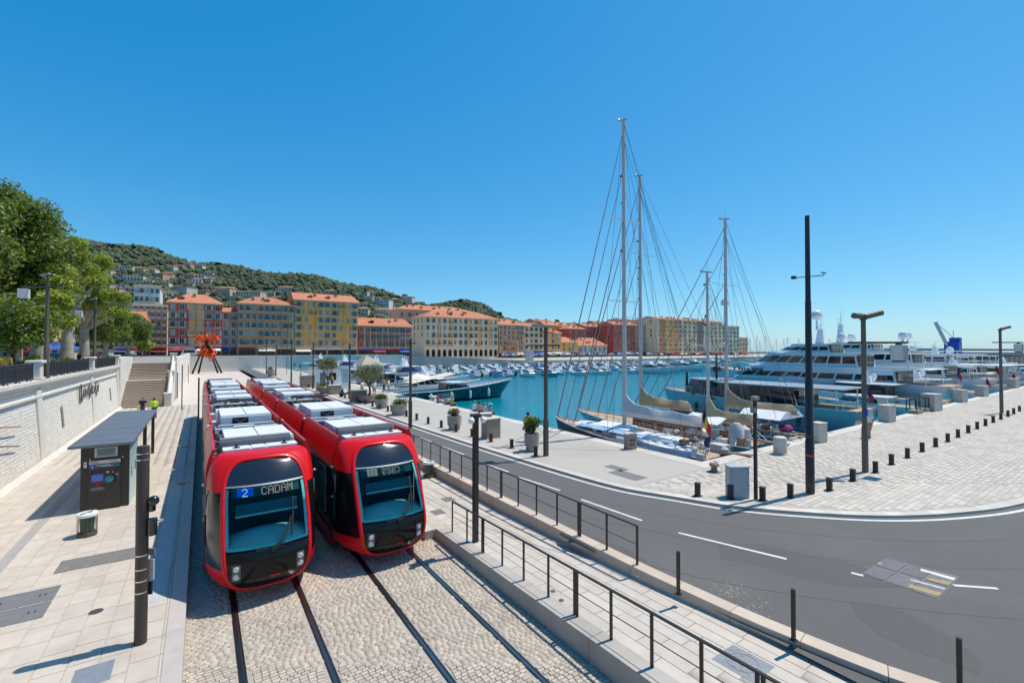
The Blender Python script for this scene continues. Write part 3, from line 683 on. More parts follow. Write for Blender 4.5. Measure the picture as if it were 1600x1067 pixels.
def make_tram(label):
    t = thing('tram', label, 'tram', (1.43, 12.55, 0), 0, 'red trams standing side by side at the terminus')
    S = make_cab(t, False); make_cab(t, True)
    cuts = [2.05, 7.3, 15.3, 22.0, 29.9, TL - 2.05]
    # doors and windows per module: (kind, y0, y1)
    lay = [[('w',2.95,4.05),('d',4.2,5.6),('w',5.8,7.0)], [('w',7.7,9.4),('d',9.6,11.0),('w',11.2,12.5),('d',12.7,14.1),('w',14.2,15.0)],
           [('w',15.7,17.4),('d',17.6,19.0),('w',19.2,21.7)], [('w',22.3,24.0),('d',24.2,25.6),('w',25.8,27.2),('d',27.4,28.8),('w',29,29.6)], [('w',30.2,31.4),('d',31.6,33.0),('w',33.2,34.2)]]
    for mi in range(5):
        a, b2 = cuts[mi] + (0.18 if mi else 0), cuts[mi+1] - (0.18 if mi < 4 else 0)
        q = MB()
        q.box(-1.30, 1.30, a, b2, .30, .8, 0); q.box(-1.315, 1.315, a, b2, .8, 2.62, 1); q.box(-1.2, 1.2, a, b2, 2.62, 3.12, 2)
        q.build('module_body', [m_dred, m_gloss, m_roofg], t)
        for s in (-1, 1):
            q = MB(); sec = [(1.322, 2.58), (1.31, 2.95), (1.25, 3.3), (1.16, 3.52), (1.10, 3.52), (1.19, 3.2), (1.22, 2.6)]
            q.loft([[(s*x, y, z) for x, z in sec] for y in (a + .01, b2 - .01)][::s], closed=True, cap=True)
            q.build('roof_fascia', m_red, t, True)
            q = MB(); q.box(s*1.335 - .012, s*1.335 + .012, a + .05, b2 - .05, .33, .62); q.build('skirt', m_dred, t, bevel=.01)
            for kind, y0, y1 in lay[mi]:
                if kind == 'w':
                    q = MB(); q.box(s*1.32 - .006, s*1.32 + .006, y0, y1, .98, 2.42); w = q.build('side_window', m_tglass, t)
                    q = MB(); q.box(s*1.322 - .008, s*1.322 + .008, y0, y1, 1.9, 1.925); q.build('glazing_bar', m_gloss, w)
                else:
                    for k in (0, 1):
                        ya, yb = (y0, (y0+y1)/2 - .012) if k == 0 else ((y0+y1)/2 + .012, y1)
                        q = MB(); q.box(s*1.325 - .012, s*1.325 + .012, ya, yb, .36, 2.54); d = q.build('door', m_gloss, t, bevel=.008)
                        q = MB(); q.box(s*1.338 - .004, s*1.338 + .004, ya + .07, yb - .07, .62, 2.46); q.build('door_glass', m_tglass, d)
                        q = MB(); q.box(s*1.343 - .002, s*1.343 + .002, ya + .28, yb - .2, 1.25, 1.5); q.build('sticker', [m_white, m_red], d)
        if mi < 4:
            y = cuts[mi+1]; q = MB()
            for k in range(5): q.loft([[(s2*1.24, yy, .4), (s2*1.24, yy, 2.9), (s2*1.0, yy, 3.2)] if s2 > 0 else [(s2*1.0, yy, 3.2), (s2*1.24, yy, 2.9), (s2*1.24, yy, .4)] for yy in (y - .2 + k*.08, y - .16 + k*.08)], 0) if False else None
            for k in range(5): q.box(-1.22 + (k % 2)*.05, 1.22 - (k % 2)*.05, y - .2 + k*.08, y - .12 + k*.08, .4, 3.28 - (k % 2)*.05)
            q.build('bellows', m_black, t)
            q = MB(); q.box(-1.0, 1.0, y - .55, y - .45, 3.3, 3.38); q.box(-.9, .95, y + .4, y + .5, 3.28, 3.36); q.box(-.45, .2, y - .62, y - .40, 3.38, 3.42)
            for s in (-1, 1): q.box(s*.9-.03, s*.9+.03, y - .53, y - .47, 3.12, 3.3); q.box(s*.8-.03, s*.8+.03, y + .42, y + .48, 3.12, 3.3)
            q.build('roof_crossbar', m_roofw, t, bevel=.01)
            q = MB(); q.ball((-1.2, y, 3.42), .06, 8); q.ball((1.2, y, 3.42), .06, 8); q.build('coupling_light', m_white, t, True)
        for w in range(2):                                     # wheels of the bogies
            yy = (a + b2) / 2 - .9 + w * 1.8
            for s in (-1, 1): q = MB(); q.tube((s*.68, yy, .3), (s*.8, yy, .3), .3, .3, 20); q.build('wheel', m_steel, t, True)
    def roofbox(y0, y1, x0, x1, z1, mm, np_, vent=None, name='roof_unit'):
        q = MB(); q.box(x0, x1, y0, y1, 3.12, z1 - .05); o = q.build(name, mm, t, bevel=.025); w = (x1 - x0) / np_
        for k in range(np_):
            q = MB(); q.box(x0 + k*w + .015, x0 + (k+1)*w - .015, y0 + .02, y1 - .02, z1 - .05, z1); q.build('lid_panel', mm, o, bevel=.012)
        if vent: q = MB(); q.box(vent[0], vent[1], y0 - .012, y0 + .01, 3.2, z1 - .1); q.build('vent', m_black, o); 
        if vent:
            q = MB(); q.bar((vent[0], y0 - .02, 3.2), (vent[1], y0 - .02, z1 - .1), .02, .02); q.bar((vent[1], y0 - .02, 3.2), (vent[0], y0 - .02, z1 - .1), .02, .02); q.build('brace', m_rgrey, o)
        return o
    for fl in (False, True):
        Y = (lambda y: TL - y) if fl else (lambda y: y)
        def rb(y0, y1, *a, **k): ys = sorted((Y(y0), Y(y1))); return roofbox(ys[0], ys[1], *a, **k)
        f = rb(2.07, 2.62, -.92, .92, 3.44, m_roofw, 1, name='roof_fairing')
        for x0, x1 in ((-.93,-.28),(-.24,.1),(.14,.93)): ys = sorted((Y(2.09), Y(2.58))); q = MB(); q.box(x0, x1, *ys, 3.44, 3.46); q.build('lid_panel', m_roofw, f, bevel=.015)
        for x in (-.6, .6): q = MB(); yy = Y(2.3); q.lathe([(.09,0),(.09,.02),(.03,.03),(.03,.1),(.0,.12)], (x, yy, 3.46), 10); q.build('aerial', m_black, f, True)
        rb(2.72, 2.98, -1.0, .84, 3.66, m_rgrey, 1, name='roof_duct')
        rb(3.06, 3.85, -.85, .98, 3.56, m_roofw, 2); rb(3.92, 5.5, -.85, .98, 3.54, m_roofw, 2)
        q = MB()
        for k in range(16):
            y0 = rng.uniform(3.1, 6.2); q.path([(-1.1, Y(y0), 3.2), (-1.02, Y(y0 + rng.uniform(-.3,.3)), 3.28), (-.9, Y(y0 + rng.uniform(-.4,.4)), 3.2)], .018, 5)
        stuff(q.build('roof_cables', m_black, t))
        rb(8.1, 10.9, -.82, .92, 3.66, m_roofw, 2, (-.42, .12)); rb(11.3, 12.2, -.9, .9, 3.5, m_roofw, 1); 
        rb(16.3, 17.9, -.75, .9, 3.64, m_roofw, 2, (-.3, .3) if not fl else None); rb(18.2, 18.55, -.9, .9, 3.5, m_rgrey, 1)
    q = MB()                                                   # small roof fittings between the big units
    for k in range(150):
        x, y = rng.uniform(-1.05, 1.05), rng.uniform(2.7, TL - 2.7); s_ = rng.uniform(.04, .16); q.box(x - s_, x + s_, y - s_*1.5, y + s_*1.5, 3.12, 3.12 + rng.uniform(.06, .3), rng.randrange(3))
    stuff(q.build('roof_fittings', [m_rgrey, m_roofw, m_black], t))
    for s in (-1, 1):
        for y0, y1 in ((6.3, 8.0), (11.2, 12.5), (15.6, 16.2), (19.0, 24.0)): q = MB(); q.tube((s*.98, y0, 3.25), (s*.98, y1, 3.25), .05, .05, 8); q.build('roof_pipe', m_rgrey, t, True)
    # folded pantograph with its base on the second module
    q = MB(); z = 3.36
    for x in (-.6, .6): q.bar((x, 12.6, z), (x, 14.6, z), .06, .06); q.bar((x, 12.7, z+.08), (x*.6, 14.4, z+.22), .05, .05); q.bar((x*.6, 14.4, z+.24), (x*.9, 12.8, z+.36), .045, .045)
    for y, w, dz in ((12.6,.75,0),(14.6,.75,0),(12.75,.9,.40),(13.05,.9,.42),(14.4,.5,.24),(13.6,.7,0)): q.bar((-w, y, z+dz), (w, y, z+dz), .06, .05)
    for k in range(18): a = (rng.uniform(-.7,.7), rng.uniform(12.6,14.6), z - .1); q.path([a, (a[0]+rng.uniform(-.3,.3), a[1]+rng.uniform(-.4,.4), z+.08), (a[0]+rng.uniform(-.4,.4), a[1]+rng.uniform(-.5,.5), z-.05)], .02, 5)
    p = q.build('pantograph', mat('pantograph_metal', (0.09, 0.085, 0.08), 0.5, 0.4), t)
    q = MB()
    for x in (-.55, .55):
        for y in (12.7, 14.5): q.lathe([(.07,0),(.07,.03),(.045,.05),(.07,.08),(.045,.11),(.07,.14),(.05,.2)], (x, y, 3.12), 10)
    q.build('insulator', mat('insulator_brown', (0.16, 0.07, 0.04), 0.3), p, True)
    q = MB(); q.box(-.9, .9, 14.6, 14.8, 3.14, 3.42); q.build('roof_resistor', m_rgrey, t, bevel=.02)
    return t, S
tram1, S1 = make_tram('red tram with CADAM shown in its windscreen, nearest the shelter')
tram2 = dup(tram1, (4.65, 12.6, 0), None, 'red tram with unreadable display, beside the road railing')
FONT = {'C':'01110100011000010000100001000101110','A':'01110100011000111111100011000110001','D':'11110100011000110001100011000111110','M':'10001110111010110101100011000110001','2':'01110100010000100010001000100011111'}
m_led = mat('led_text', (0.4, 0.25, 0.2), 0.5, emit=((1.0, 0.42, 0.30), 0.5))
m_ledblue = mat('led_blue', (0.0, 0.05, 0.4), 0.5, emit=((0.0, 0.10, 0.75), 0.4))
m_board = mat('display_board', (0.02, 0.06, 0.055), 0.4)
m_ledw = mat('led_white', (0.6, 0.6, 0.6), 0.5, emit=((0.7, 0.8, 0.8), 0.7))
def display(t, text):
    def quad(mb, x0, x1, z0, z1, d, m=0): mb.add([S1(x, z, d) for x, z in ((x0,z0),(x1,z0),(x1,z1),(x0,z1))], [(0,1,2,3)], m)
    q = MB()
    for k in range(12): quad(q, -.78 + k*.13, -.78 + (k+1)*.13, 2.46, 2.68, .06)
    o = q.build('destination_display', m_board, t); c = .0255
    q = MB()
    if text:
        for i in range(6): quad(q, -.66 + i*.06, -.6 + i*.06, 2.48, 2.66, .054)
        q.build('line_panel', m_ledblue, o)
        q = MB()
        def glyph(ch, x0, cw, m=0):
            for r in range(7):
                for k in range(5):
                    if FONT[ch][r*5+k] == '1': quad(q, x0 + k*cw, x0 + k*cw + cw*.88, 2.655 - (r+1)*c, 2.655 - (r+1)*c + c*.9, .048)
        for i, ch in enumerate(text): glyph(ch, -.12 + i*.152, .026)
        q.build('display_text', m_led, o)
        q = MB(); glyph('2', -.545, .024); q.build('line_number', m_ledw, o)
    else:
        for i in range(3): quad(q, -.6 + i*.1, -.51 + i*.1, 2.48, 2.66, .054)
        for k in range(64):
            x = -.2 + rng.random()*.55; z = 2.48 + rng.randrange(7)*c; quad(q, x, x + .045, z, z + c*.8, .05)
        q.build('display_text', mat('led_dim', (0.3,0.25,0.2), 0.5, emit=((0.8,0.5,0.42), 0.3)), o)
display(tram1, 'CADAM'); display(tram2, None)
# ================================================================== STREET FURNITURE
m_tan = mat('tan_render', (0.33, 0.26, 0.195), 0.85, 0, 0.12, 2.5, 0.3, 50, stain=0.3, stain_scale=1.5)
m_bronze = mat('brown_pole_paint', (0.085, 0.06, 0.042), 0.5, 0, 0.15, 3)
m_maroon = mat('maroon_pole_paint', (0.040, 0.022, 0.022), 0.42, 0, 0.1, 3)
m_foil = leafy('shrub_leaf', (0.13, 0.20, 0.03))
m_olive = leafy('olive_leaf', (0.19, 0.21, 0.10))
m_bark = mat('bark', (0.13, 0.10, 0.07), 0.9, 0, 0.25, 5, 0.6, 20)
m_lum = mat('luminaire_grey', (0.30, 0.29, 0.27), 0.5, 0.3)
m_lant = mat('lantern_white', (0.62, 0.62, 0.60), 0.4)
m_blue = mat('sign_blue', (0.01, 0.05, 0.35), 0.5)
def leaves(name, m, parent, centers, radii, n, size, squash=0.8, droop=0.0):
    """leaf-sized quads scattered through the volumes of several clumps"""
    C = np.array(centers, float); Rr = np.array(radii, float)
    idx = nrg.choice(len(C), n, p=Rr**2 / (Rr**2).sum())
    d = nrg.normal(size=(n, 3)); d /= np.linalg.norm(d, axis=1)[:, None]
    rad = (nrg.random(n) ** 0.42)[:, None] * Rr[idx][:, None]
    P = C[idx] + d * rad * np.array([1, 1, squash])
    nn = nrg.normal(size=(n, 3)) + d * 0.7 + np.array([0, 0, 0.55]); nn /= np.linalg.norm(nn, axis=1)[:, None]
    t = np.cross(nn, nrg.normal(size=(n, 3))); t /= np.linalg.norm(t, axis=1)[:, None]; s = np.cross(nn, t)
    sz = size * nrg.uniform(0.6, 1.3, n)[:, None]
    V = np.stack([P - t*sz, P + s*sz*0.55 + nn*sz*0.15, P + t*sz, P - s*sz*0.55 + nn*sz*0.15], 1).reshape(-1, 3)
    return np_mesh(name, V, np.arange(4*n).reshape(-1, 4), m, parent)
# --- ticket shelter
sh = thing('ticket_shelter', 'dark metal shelter with flat roof and ticket machine in its end wall', 'shelter', (-2.9, 22.6, PZ))
m_shel = mat('shelter_paint', (0.030, 0.022, 0.020), 0.4, 0, 0.1, 3)
m_sroof = mat('shelter_roof', (0.17, 0.18, 0.21), 0.42, 0.25, 0.1, 1.5)
def shp(mb, name, m, parent=sh, bevel=0.006, smooth=False): return mb.build(name, m, parent, smooth, bevel=bevel)
q = MB(); q.box(-.70, .66, 0, 2.6, 0, 2.32); shp(q, 'kiosk_body', m_shel)
rf = MB(); rf.box(-1.02, .80, -.22, 11.0, 2.34, 2.43); rf = shp(rf, 'roof', m_sroof)
for k in range(14): q = MB(); q.box(-1.0, .78, -.2 + k*.8 + .006, -.2 + (k+1)*.8 - .006 if k < 13 else 10.98, 2.43, 2.438 + .004*(k % 2)); shp(q, 'roof_panel', m_sroof, rf, 0)
for y in (5.9, 10.4): q = MB(); q.box(.58, .72, y, y+.16, 0, 2.34); shp(q, 'post', m_shel)
for y in (5.9, 10.4): q = MB(); q.box(-.75, -.62, y, y+.16, 0, 2.34); shp(q, 'post', m_shel)
m_pane = mat('frosted_teal_panel', (0.36, 0.60, 0.58), 0.25, 0, 0.06, 2)
for y0, y1 in ((.06, 1.2), (1.27, 2.55)): q = MB(); q.box(.66, .685, y0, y1, .05, 2.28); pn = shp(q, 'glass_panel', m_pane); q = MB(); q.box(.686, .70, y0+.5, y0+.54, 1.0, 1.35); shp(q, 'handle', m_dark, pn, 0)
q = MB(); q.box(-.66, .66, 5.2, 5.6, .42, .47); q.box(-.6,-.5,5.3,5.5,0,.42); q.box(.5,.6,5.3,5.5,0,.42); shp(q, 'bench', m_dark)
tm = MB(); tm.box(-.46, .42, -.05, .0, .06, 1.82); tm = shp(tm, 'ticket_machine', mat('machine_front', (0.038, 0.031, 0.030), 0.45))
def tp(x0, x1, z0, z1, name, m, d=.012): q = MB(); q.box(x0, x1, -.05 - d, -.048, z0, z1); return shp(q, name, m, tm, 0)
tp(-.46, .42, 1.70, 1.82, 'header_strip', mat('cream_strip', (0.62, 0.58, 0.52), 0.5)); tp(-.44, -.2, 1.735, 1.78, 'header_mark', mat('peach', (0.55, 0.22, 0.10), 0.6), .016); tp(.12, .32, 1.75, 1.775, 'header_mark', mat('rose', (0.45, 0.2, 0.18), 0.6), .016)
tp(-.46, .42, 1.55, 1.69, 'line_strip', mat('slate_strip', (0.08, 0.11, 0.17), 0.5)); tp(-.44, -.30, 1.55, 1.69, 'line_square', m_blue, .018)
q = MB()
for r in range(7):
    for k in range(5):
        if FONT['2'][r*5+k] == '1': q.box(-.405 + k*.014, -.391 + k*.014, -.072, -.066, 1.665 - (r+1)*.0145, 1.665 - r*.0145)
shp(q, 'line_number', m_white, tm, 0)
q = MB()
for k in range(18): x = -.27 + k*.022; q.box(x, x + .014, -.066, -.06, 1.625, 1.645 + .006*(k % 3))
for k in range(14): x = -.12 + k*.024; q.box(x, x + .018, -.066, -.06, 1.59, 1.61)
shp(q, 'small_print', m_white, tm, 0)
tp(-.40, -.05, 1.02, 1.40, 'screen_frame', m_gloss); tp(-.385, -.07, 1.09, 1.30, 'screen', mat('blue_screen', (0.02, 0.06, 0.2), 0.2, emit=((0.02, 0.10, 0.38), 0.6)), .018); tp(-.385, -.07, 1.065, 1.085, 'screen_line', mat('magenta_line', (0.5, 0.05, 0.35), 0.5), .018)
q = MB(); q.tube((-.22, -.07, .93), (-.22, -.05, .93), .055, .055, 14); shp(q, 'red_button', m_red, tm, 0)
tp(-.40, -.06, .80, .825, 'slot', m_galv); tp(-.40, -.02, .74, .755, 'slot', m_galv)
q = MB(); q.tube((.12, -.075, 1.10), (.12, -.05, 1.10), .16, .16, 20); shp(q, 'tray_surround', m_gloss, tm, 0); q = MB(); q.tube((.12, -.085, 1.10), (.12, -.06, 1.10), .125, .125, 20); shp(q, 'payment_tray', mat('turquoise', (0.01, 0.27, 0.33), 0.4, 0, .3, 9), tm, 0)
tp(.02, .10, 1.33, 1.40, 'coin_slot', mat('brass_plate', (0.5, 0.42, 0.28), 0.3, .7), .02); tp(.18,.22,1.33,1.37,'card_slot',m_galv,.02); tp(.27, .37, 1.36, 1.46, 'keypad', m_gloss, .02); tp(.29, .36, 1.23, 1.28, 'receipt_slot', m_galv, .02)
q = MB(); q.box(-.32, .33, -.03, 0, 1.93, 2.28, 0); q.box(-.25, .26, -.035, -.028, 1.97, 2.24, 1)
for k in range(6): q.box(-.25, .26, -.042, -.03, 1.98 + k*.045, 1.995 + k*.045, 1)
shp(q, 'ventilation_grille', [mat('cream_frame', (0.50, 0.50, 0.43), 0.5), mat('grille_grey', (0.20, 0.23, 0.23), 0.5)], sh, 0)
q = MB(); q.box(-.61, -.53, -.015, 0, 1.60, 1.80, 0); q.box(-.595, -.545, -.02, -.01, 1.70, 1.75, 1); shp(q, 'notice_sticker', [m_white, m_red], sh, 0)
for x in (-.44, .48): q = MB(); q.tube((x, -.02, 1.87), (x, .0, 1.87), .02, .02, 8); shp(q, 'bolt', m_chrome, sh, 0)
# --- litter bins
def bin_(loc, label):
    t = thing('litter_bin', label, 'litter bin', loc, 0, 'slatted litter bins at the tram stop')
    q = MB(); q.lathe([(.0,0),(.25,0),(.25,.10),(.22,.12),(0,.12)], n=24); q.build('base', m_bronze, t, True)
    for k in range(18):
        a = k * math.pi / 9; q = MB(); q.bar((.24*math.cos(a), .24*math.sin(a), .1), (.24*math.cos(a), .24*math.sin(a), .64), .014, .014); q.build('bar', m_bronze, t)
    q = MB(); q.lathe([(.0,.13),(.17,.13),(.20,.62),(0,.60)], n=16); q.build('bag', mat('green_bag', (0.04, 0.10, 0.06), 0.25, 0, .3, 12, .8, 18), t, True)
    q = MB(); q.lathe([(.11,.60),(.27,.62),(.28,.68),(.26,.72),(.13,.73),(.11,.60)], n=28); q.build('lid', m_white, t, True)
    q = MB(); q.box(-.16,-.04,-.17,-.09,.728,.735); q.box(.06,.13,.1,.15,.728,.735); q.build('lid_print', mat('print_green', (.02,.12,.07), .5), t)
    return t
b0 = bin_(G(136, 836, PZ), 'white lidded bin with green bag in front of the ticket machine')
dup(b0, G(670, 745, PZ) + Vector((0, 0, 0)), 1.0, 'white lidded bin half hidden behind the right-hand tram')
# --- signal pole in the foreground
t = thing('signal_pole', 'thick brown round pole with signs strapped on, nearest pole on the left platform', 'pole', (-0.96, 11.91, PZ))
q = MB(); q.lathe([(0,0),(.108,0),(.108,3.93),(.1,3.96),(0,3.96)], n=28); q.build('pole', mat('signal_pole_paint', (0.055, 0.036, 0.030), 0.38, 0, .08, 3), t, True)
for z in (3.68, 3.80): q = MB(); q.lathe([(.1085,z),(.1105,z),(.1105,z+.02),(.1085,z+.02)], n=28); q.build('steel_band', m_chrome, t, True)
for z in (1.02, 1.25, 1.48, 1.76): q = MB(); q.lathe([(.1085,z),(.1115,z),(.1115,z+.022),(.1085,z+.022)], n=28); q.build('steel_band', m_chrome, t, True)
dv = Vector((cT, -sT)); 
def sg(a, b2, w, d, z0, z1): q = MB(); q.box(a, b2, w, d, z0, z1); q.v = [(x*cT + y*sT, -x*sT + y*cT, z) for x, y, z in q.v]; return q
sg(-.07, .17, .12, .15, 1.70, 1.84).build('sign_plate', m_rgrey, t, bevel=.01); sg(-.10, .15, .12, .15, 1.20, 1.62).build('sign_plate', mat('plate_back', (0.55,0.54,0.5), .5), t, bevel=.01); sg(-.08, .12, .12, .15, .90, 1.16).build('sign_plate', m_dark, t, bevel=.01)
q = MB(); q.ball((.22*cT, -.22*sT + .05, 2.84), .10, 16); q.build('signal_lamp', m_gloss, t, True)
sg(.1, .2, .0, .1, 2.62, 2.82).build('lamp_bracket', m_gloss, t, bevel=.01)
q = MB(); q.lathe([(0,2.15),(.085,2.15),(.085,2.48),(0,2.5)], (.20*cT, -.20*sT + .05, 0), 16); q.build('loudspeaker', m_gloss, t, True)
# --- slim posts
def post(label, loc, h, w, m=m_dark, cat='post', round_=False, cap=None, name='post', group=None):
    t = thing(name, label, cat, loc, 0, group)
    q = MB()
    if round_: q.lathe([(0,0),(w,0),(w,h),(0,h)], n=14)
    else: q.box(-w/2, w/2, -w/2, w/2, 0, h)
    q.build('shaft', m, t, bool(round_), bevel=0 if round_ else .006)
    q = MB(); q.box(-w*.9, w*.9, -w*.9, w*.9, 0, .02); q.build('base_plate', m, t)
    return t
for u, v, lab in ((1060, 928, 'short black post on the kerb wall just past the railing end'), (1240, 1000, 'short black post on the kerb wall, middle of three past the railing'), (1500, 1092, 'short black post on the kerb wall, nearest the camera')):
    post(lab, G(u, v, KZ), .96, .065, m_rail, 'post', group='lone posts on the kerb wall')
for k, (u, vb, vt, lab) in enumerate(((284, 640, 570, 'slim black post on the left platform below the stairs'), (294, 598, 570, 'short dark post near the foot of the stair balustrade'), (277, 622, 582, 'dark square post in front of the stair balustrade'), (448, 585, 505, 'thin black pole between the tram and the road'), (310, 655, 590, 'dark pole standing tight against the left tram'))):
    p = G(u, vb, PZ if k != 3 else RZ); d = proj(p)[2]; hh = onD(u, vt, d).z - p.z
    post(lab, p, max(.6, hh), .09 if k != 4 else .12, m_dark, 'post')
# camera post by the ramp
t = thing('camera_post', 'brown square post carrying white cameras, between ramp and road', 'post', (6.98, 12.22, wz(0, 12.2)))
q = MB(); q.box(-.075, .075, -.075, .075, 0, 3.85); q.build('shaft', m_dark, t, bevel=.008)
q = MB(); q.box(-.13, .13, -.13, .13, 3.80, 3.9); q.build('top_plate', m_dark, t)
for k, (x, y) in enumerate(((-.2, -.1), (.2, -.14), (.12, .2))):
    q = MB(); q.ball((x, y, 3.72), .10, 12); c_ = q.build('camera_dome', m_white, t, True); q = MB(); q.bar((0, 0, 3.82), (x, y, 3.82), .04, .04); q.build('camera_arm', m_white, t)
q = MB(); q.tube((.2, .1, 3.85), (.6, .05, 3.83), .07, .08, 10); q.build('floodlight', m_lum, t, True)
# --- railings
def railing(label, pts, h, wire=True, name='railing', mid=.52):
    t = thing(name, label, 'railing', pts[0]); o = Vector(pts[0])
    P = [Vector(p) - o for p in pts]
    for k, p in enumerate(P):
        q = MB(); q.box(-.012, .012, -.032, .032, 0, h); q.build('railing_post', m_rail, t, loc=p)
        if k % 4 == 2 and k: q = MB(); q.box(-.012, .012, -.032, .032, 0, h); q.build('railing_post', m_rail, t, loc=p + Vector((.0, .085, 0)))
    for a, b2 in zip(P, P[1:]):
        q = MB(); q.bar(a + Vector((0,0,h)), b2 + Vector((0,0,h)), .055, .03); q.build('handrail', m_rail, t)
        q = MB(); q.tube(a + Vector((0,0,h*mid)), b2 + Vector((0,0,h*mid)), .009, .009, 6); q.build('mid_rail', m_rail, t)
    return t
railing('black railing on top of the concrete ramp wall beside the tracks', [(6.74, 13.3 - k*.985, wz(0, 13.3 - k*.985) + .03) for k in range(13)], .97)
railing('black railing on the buff kerb wall along the road', [(9.27, 7.9 + k*1.06, KZ) for k in range(26)], .98)
# --- bollards
def bollard_proto():
    t = thing('bollard', 'x', 'bollard')
    q = MB(); q.box(-.08, .08, -.07, .07, .02, .46); q.box(-.06, .06, -.09, .09, .02, .46); q.build('post', mat('bollard_iron', (0.035, 0.032, 0.03), .5, .2, .15, 6), t)
    q = MB(); q.box(-.1, .1, -.1, .1, .46, .50); q.build('cap', MATS['bollard_iron'], t, bevel=.01)
    q = MB(); q.box(-.15, .15, -.12, .12, 0, .02); q.build('foot', MATS['bollard_iron'], t)
    return t
bl = bollard_proto()
BR = [(1090,774.5),(1141.5,779),(1191.5,781.5),(1235,777),(1296,766),(1332.6,751),(1368,738),(1393,725.5),(1418,715),(1441,705.5),(1462,697.5),(1481,690),(1497,683),(1513,676),(1527,670),(1540,665),(1552,660),(1564,655),(1575,650.5),(1584,646.6),(1593,642.5),(1603,638)]
BL = [(837,712),(799.5,700),(767,690),(737.5,682),(712.6,674.5),(689.5,668),(669,662),(651,656),(635,650.6),(619,646),(606,642.5),(593,639),(582,635),(571,631.5),(561,629),(547.5,625),(539,622),(531.6,620),(517,615.6),(510,613.5),(503,611.5),(496,609.5),(489,607.5),(482,605.5)]
first = True
for i, (u, v) in enumerate(BR):
    lab = 'black square bollard on the stone plaza, %s from the grey cabinet along the curve' % nth(i - 1) if i > 1 else ('black bollard at the left end of the plaza row' if i == 0 else 'black bollard touching the grey cabinet')
    if first: bl.location = G(u, v, QZ); tag(bl, lab, group='bollards along the plaza curve'); first = False
    else: dup(bl, G(u, v, QZ), rng.uniform(-.1, .1), lab, 'bollards along the plaza curve')
for i, (u, v) in enumerate(BL):
    dup(bl, G(u, v, QZ), rng.uniform(-.1, .1), 'black bollard on the quay kerb, %s counting back from the large leafy planter' % nth(i), 'bollards along the quay kerb')
# --- lamps of the quay: pole, flat luminaire and cross arm
def quay_lamp(label, loc, h, w=.13, cross=False, box=True):
    t = thing('street_lamp', label, 'street lamp', loc, 0, 'street lamps along the quay road')
    q = MB(); q.box(-w/2, w/2, -w/2, w/2, 0, h); q.build('pole', m_bronze, t, bevel=.008)
    q = MB(); q.box(-w*.7, w*.7, -w*.7, w*.7, 0, 1.9); q.build('pole_base', m_bronze, t, bevel=.01)
    d = Vector((-cT, sT, 0))
    q = MB(); q.bar(Vector((0, 0, h)) - d*.25, Vector((0, 0, h + .06)) + d*.75, .26, .14); q.build('luminaire', m_lum, t, bevel=.03)
    q = MB(); q.bar(Vector((0, 0, h - .32)) - d*.4, Vector((0, 0, h - .32)) + d*.35, .05, .05); q.build('bracket', m_dark, t)
    if cross:
        q = MB(); q.bar(Vector((0, 0, h - 1.0)) - d*.75, Vector((0, 0, h - 1.0)) + d*.95, .07, .07); q.build('cross_arm', m_dark, t)
        q = MB(); q.bar(Vector((0,0,h-1.3)) + d*.85, Vector((0,0,h-1.9)) + d*.85, .32, .32, up=(1,0,0)); q.build('hanging_lantern', m_lant, t, bevel=.02)
    return t
quay_lamp('tall brown street lamp with cross arm, standing alone by the leafy planter', G(853, 712, QZ), 6.75, .15, True)
quay_lamp('brown street lamp with flat head between two round planters', G(641, 668, QZ), 6.3, .15)
quay_lamp('brown street lamp beside the olive tree planter', G(546, 623, QZ), 6.2, .15)
quay_lamp('street lamp in front of the white shed', G(489, 607, QZ), 6.6, .15)
quay_lamp('street lamp beside the red flower pot far down the road', G(431, 588, QZ), 6.6, .15)
quay_lamp('street lamp farthest down the road, left of the red pot', G(416, 585, QZ), 6.6, .15)
quay_lamp('street lamp just left of the white shed', G(455, 598, QZ), 7.2, .16)
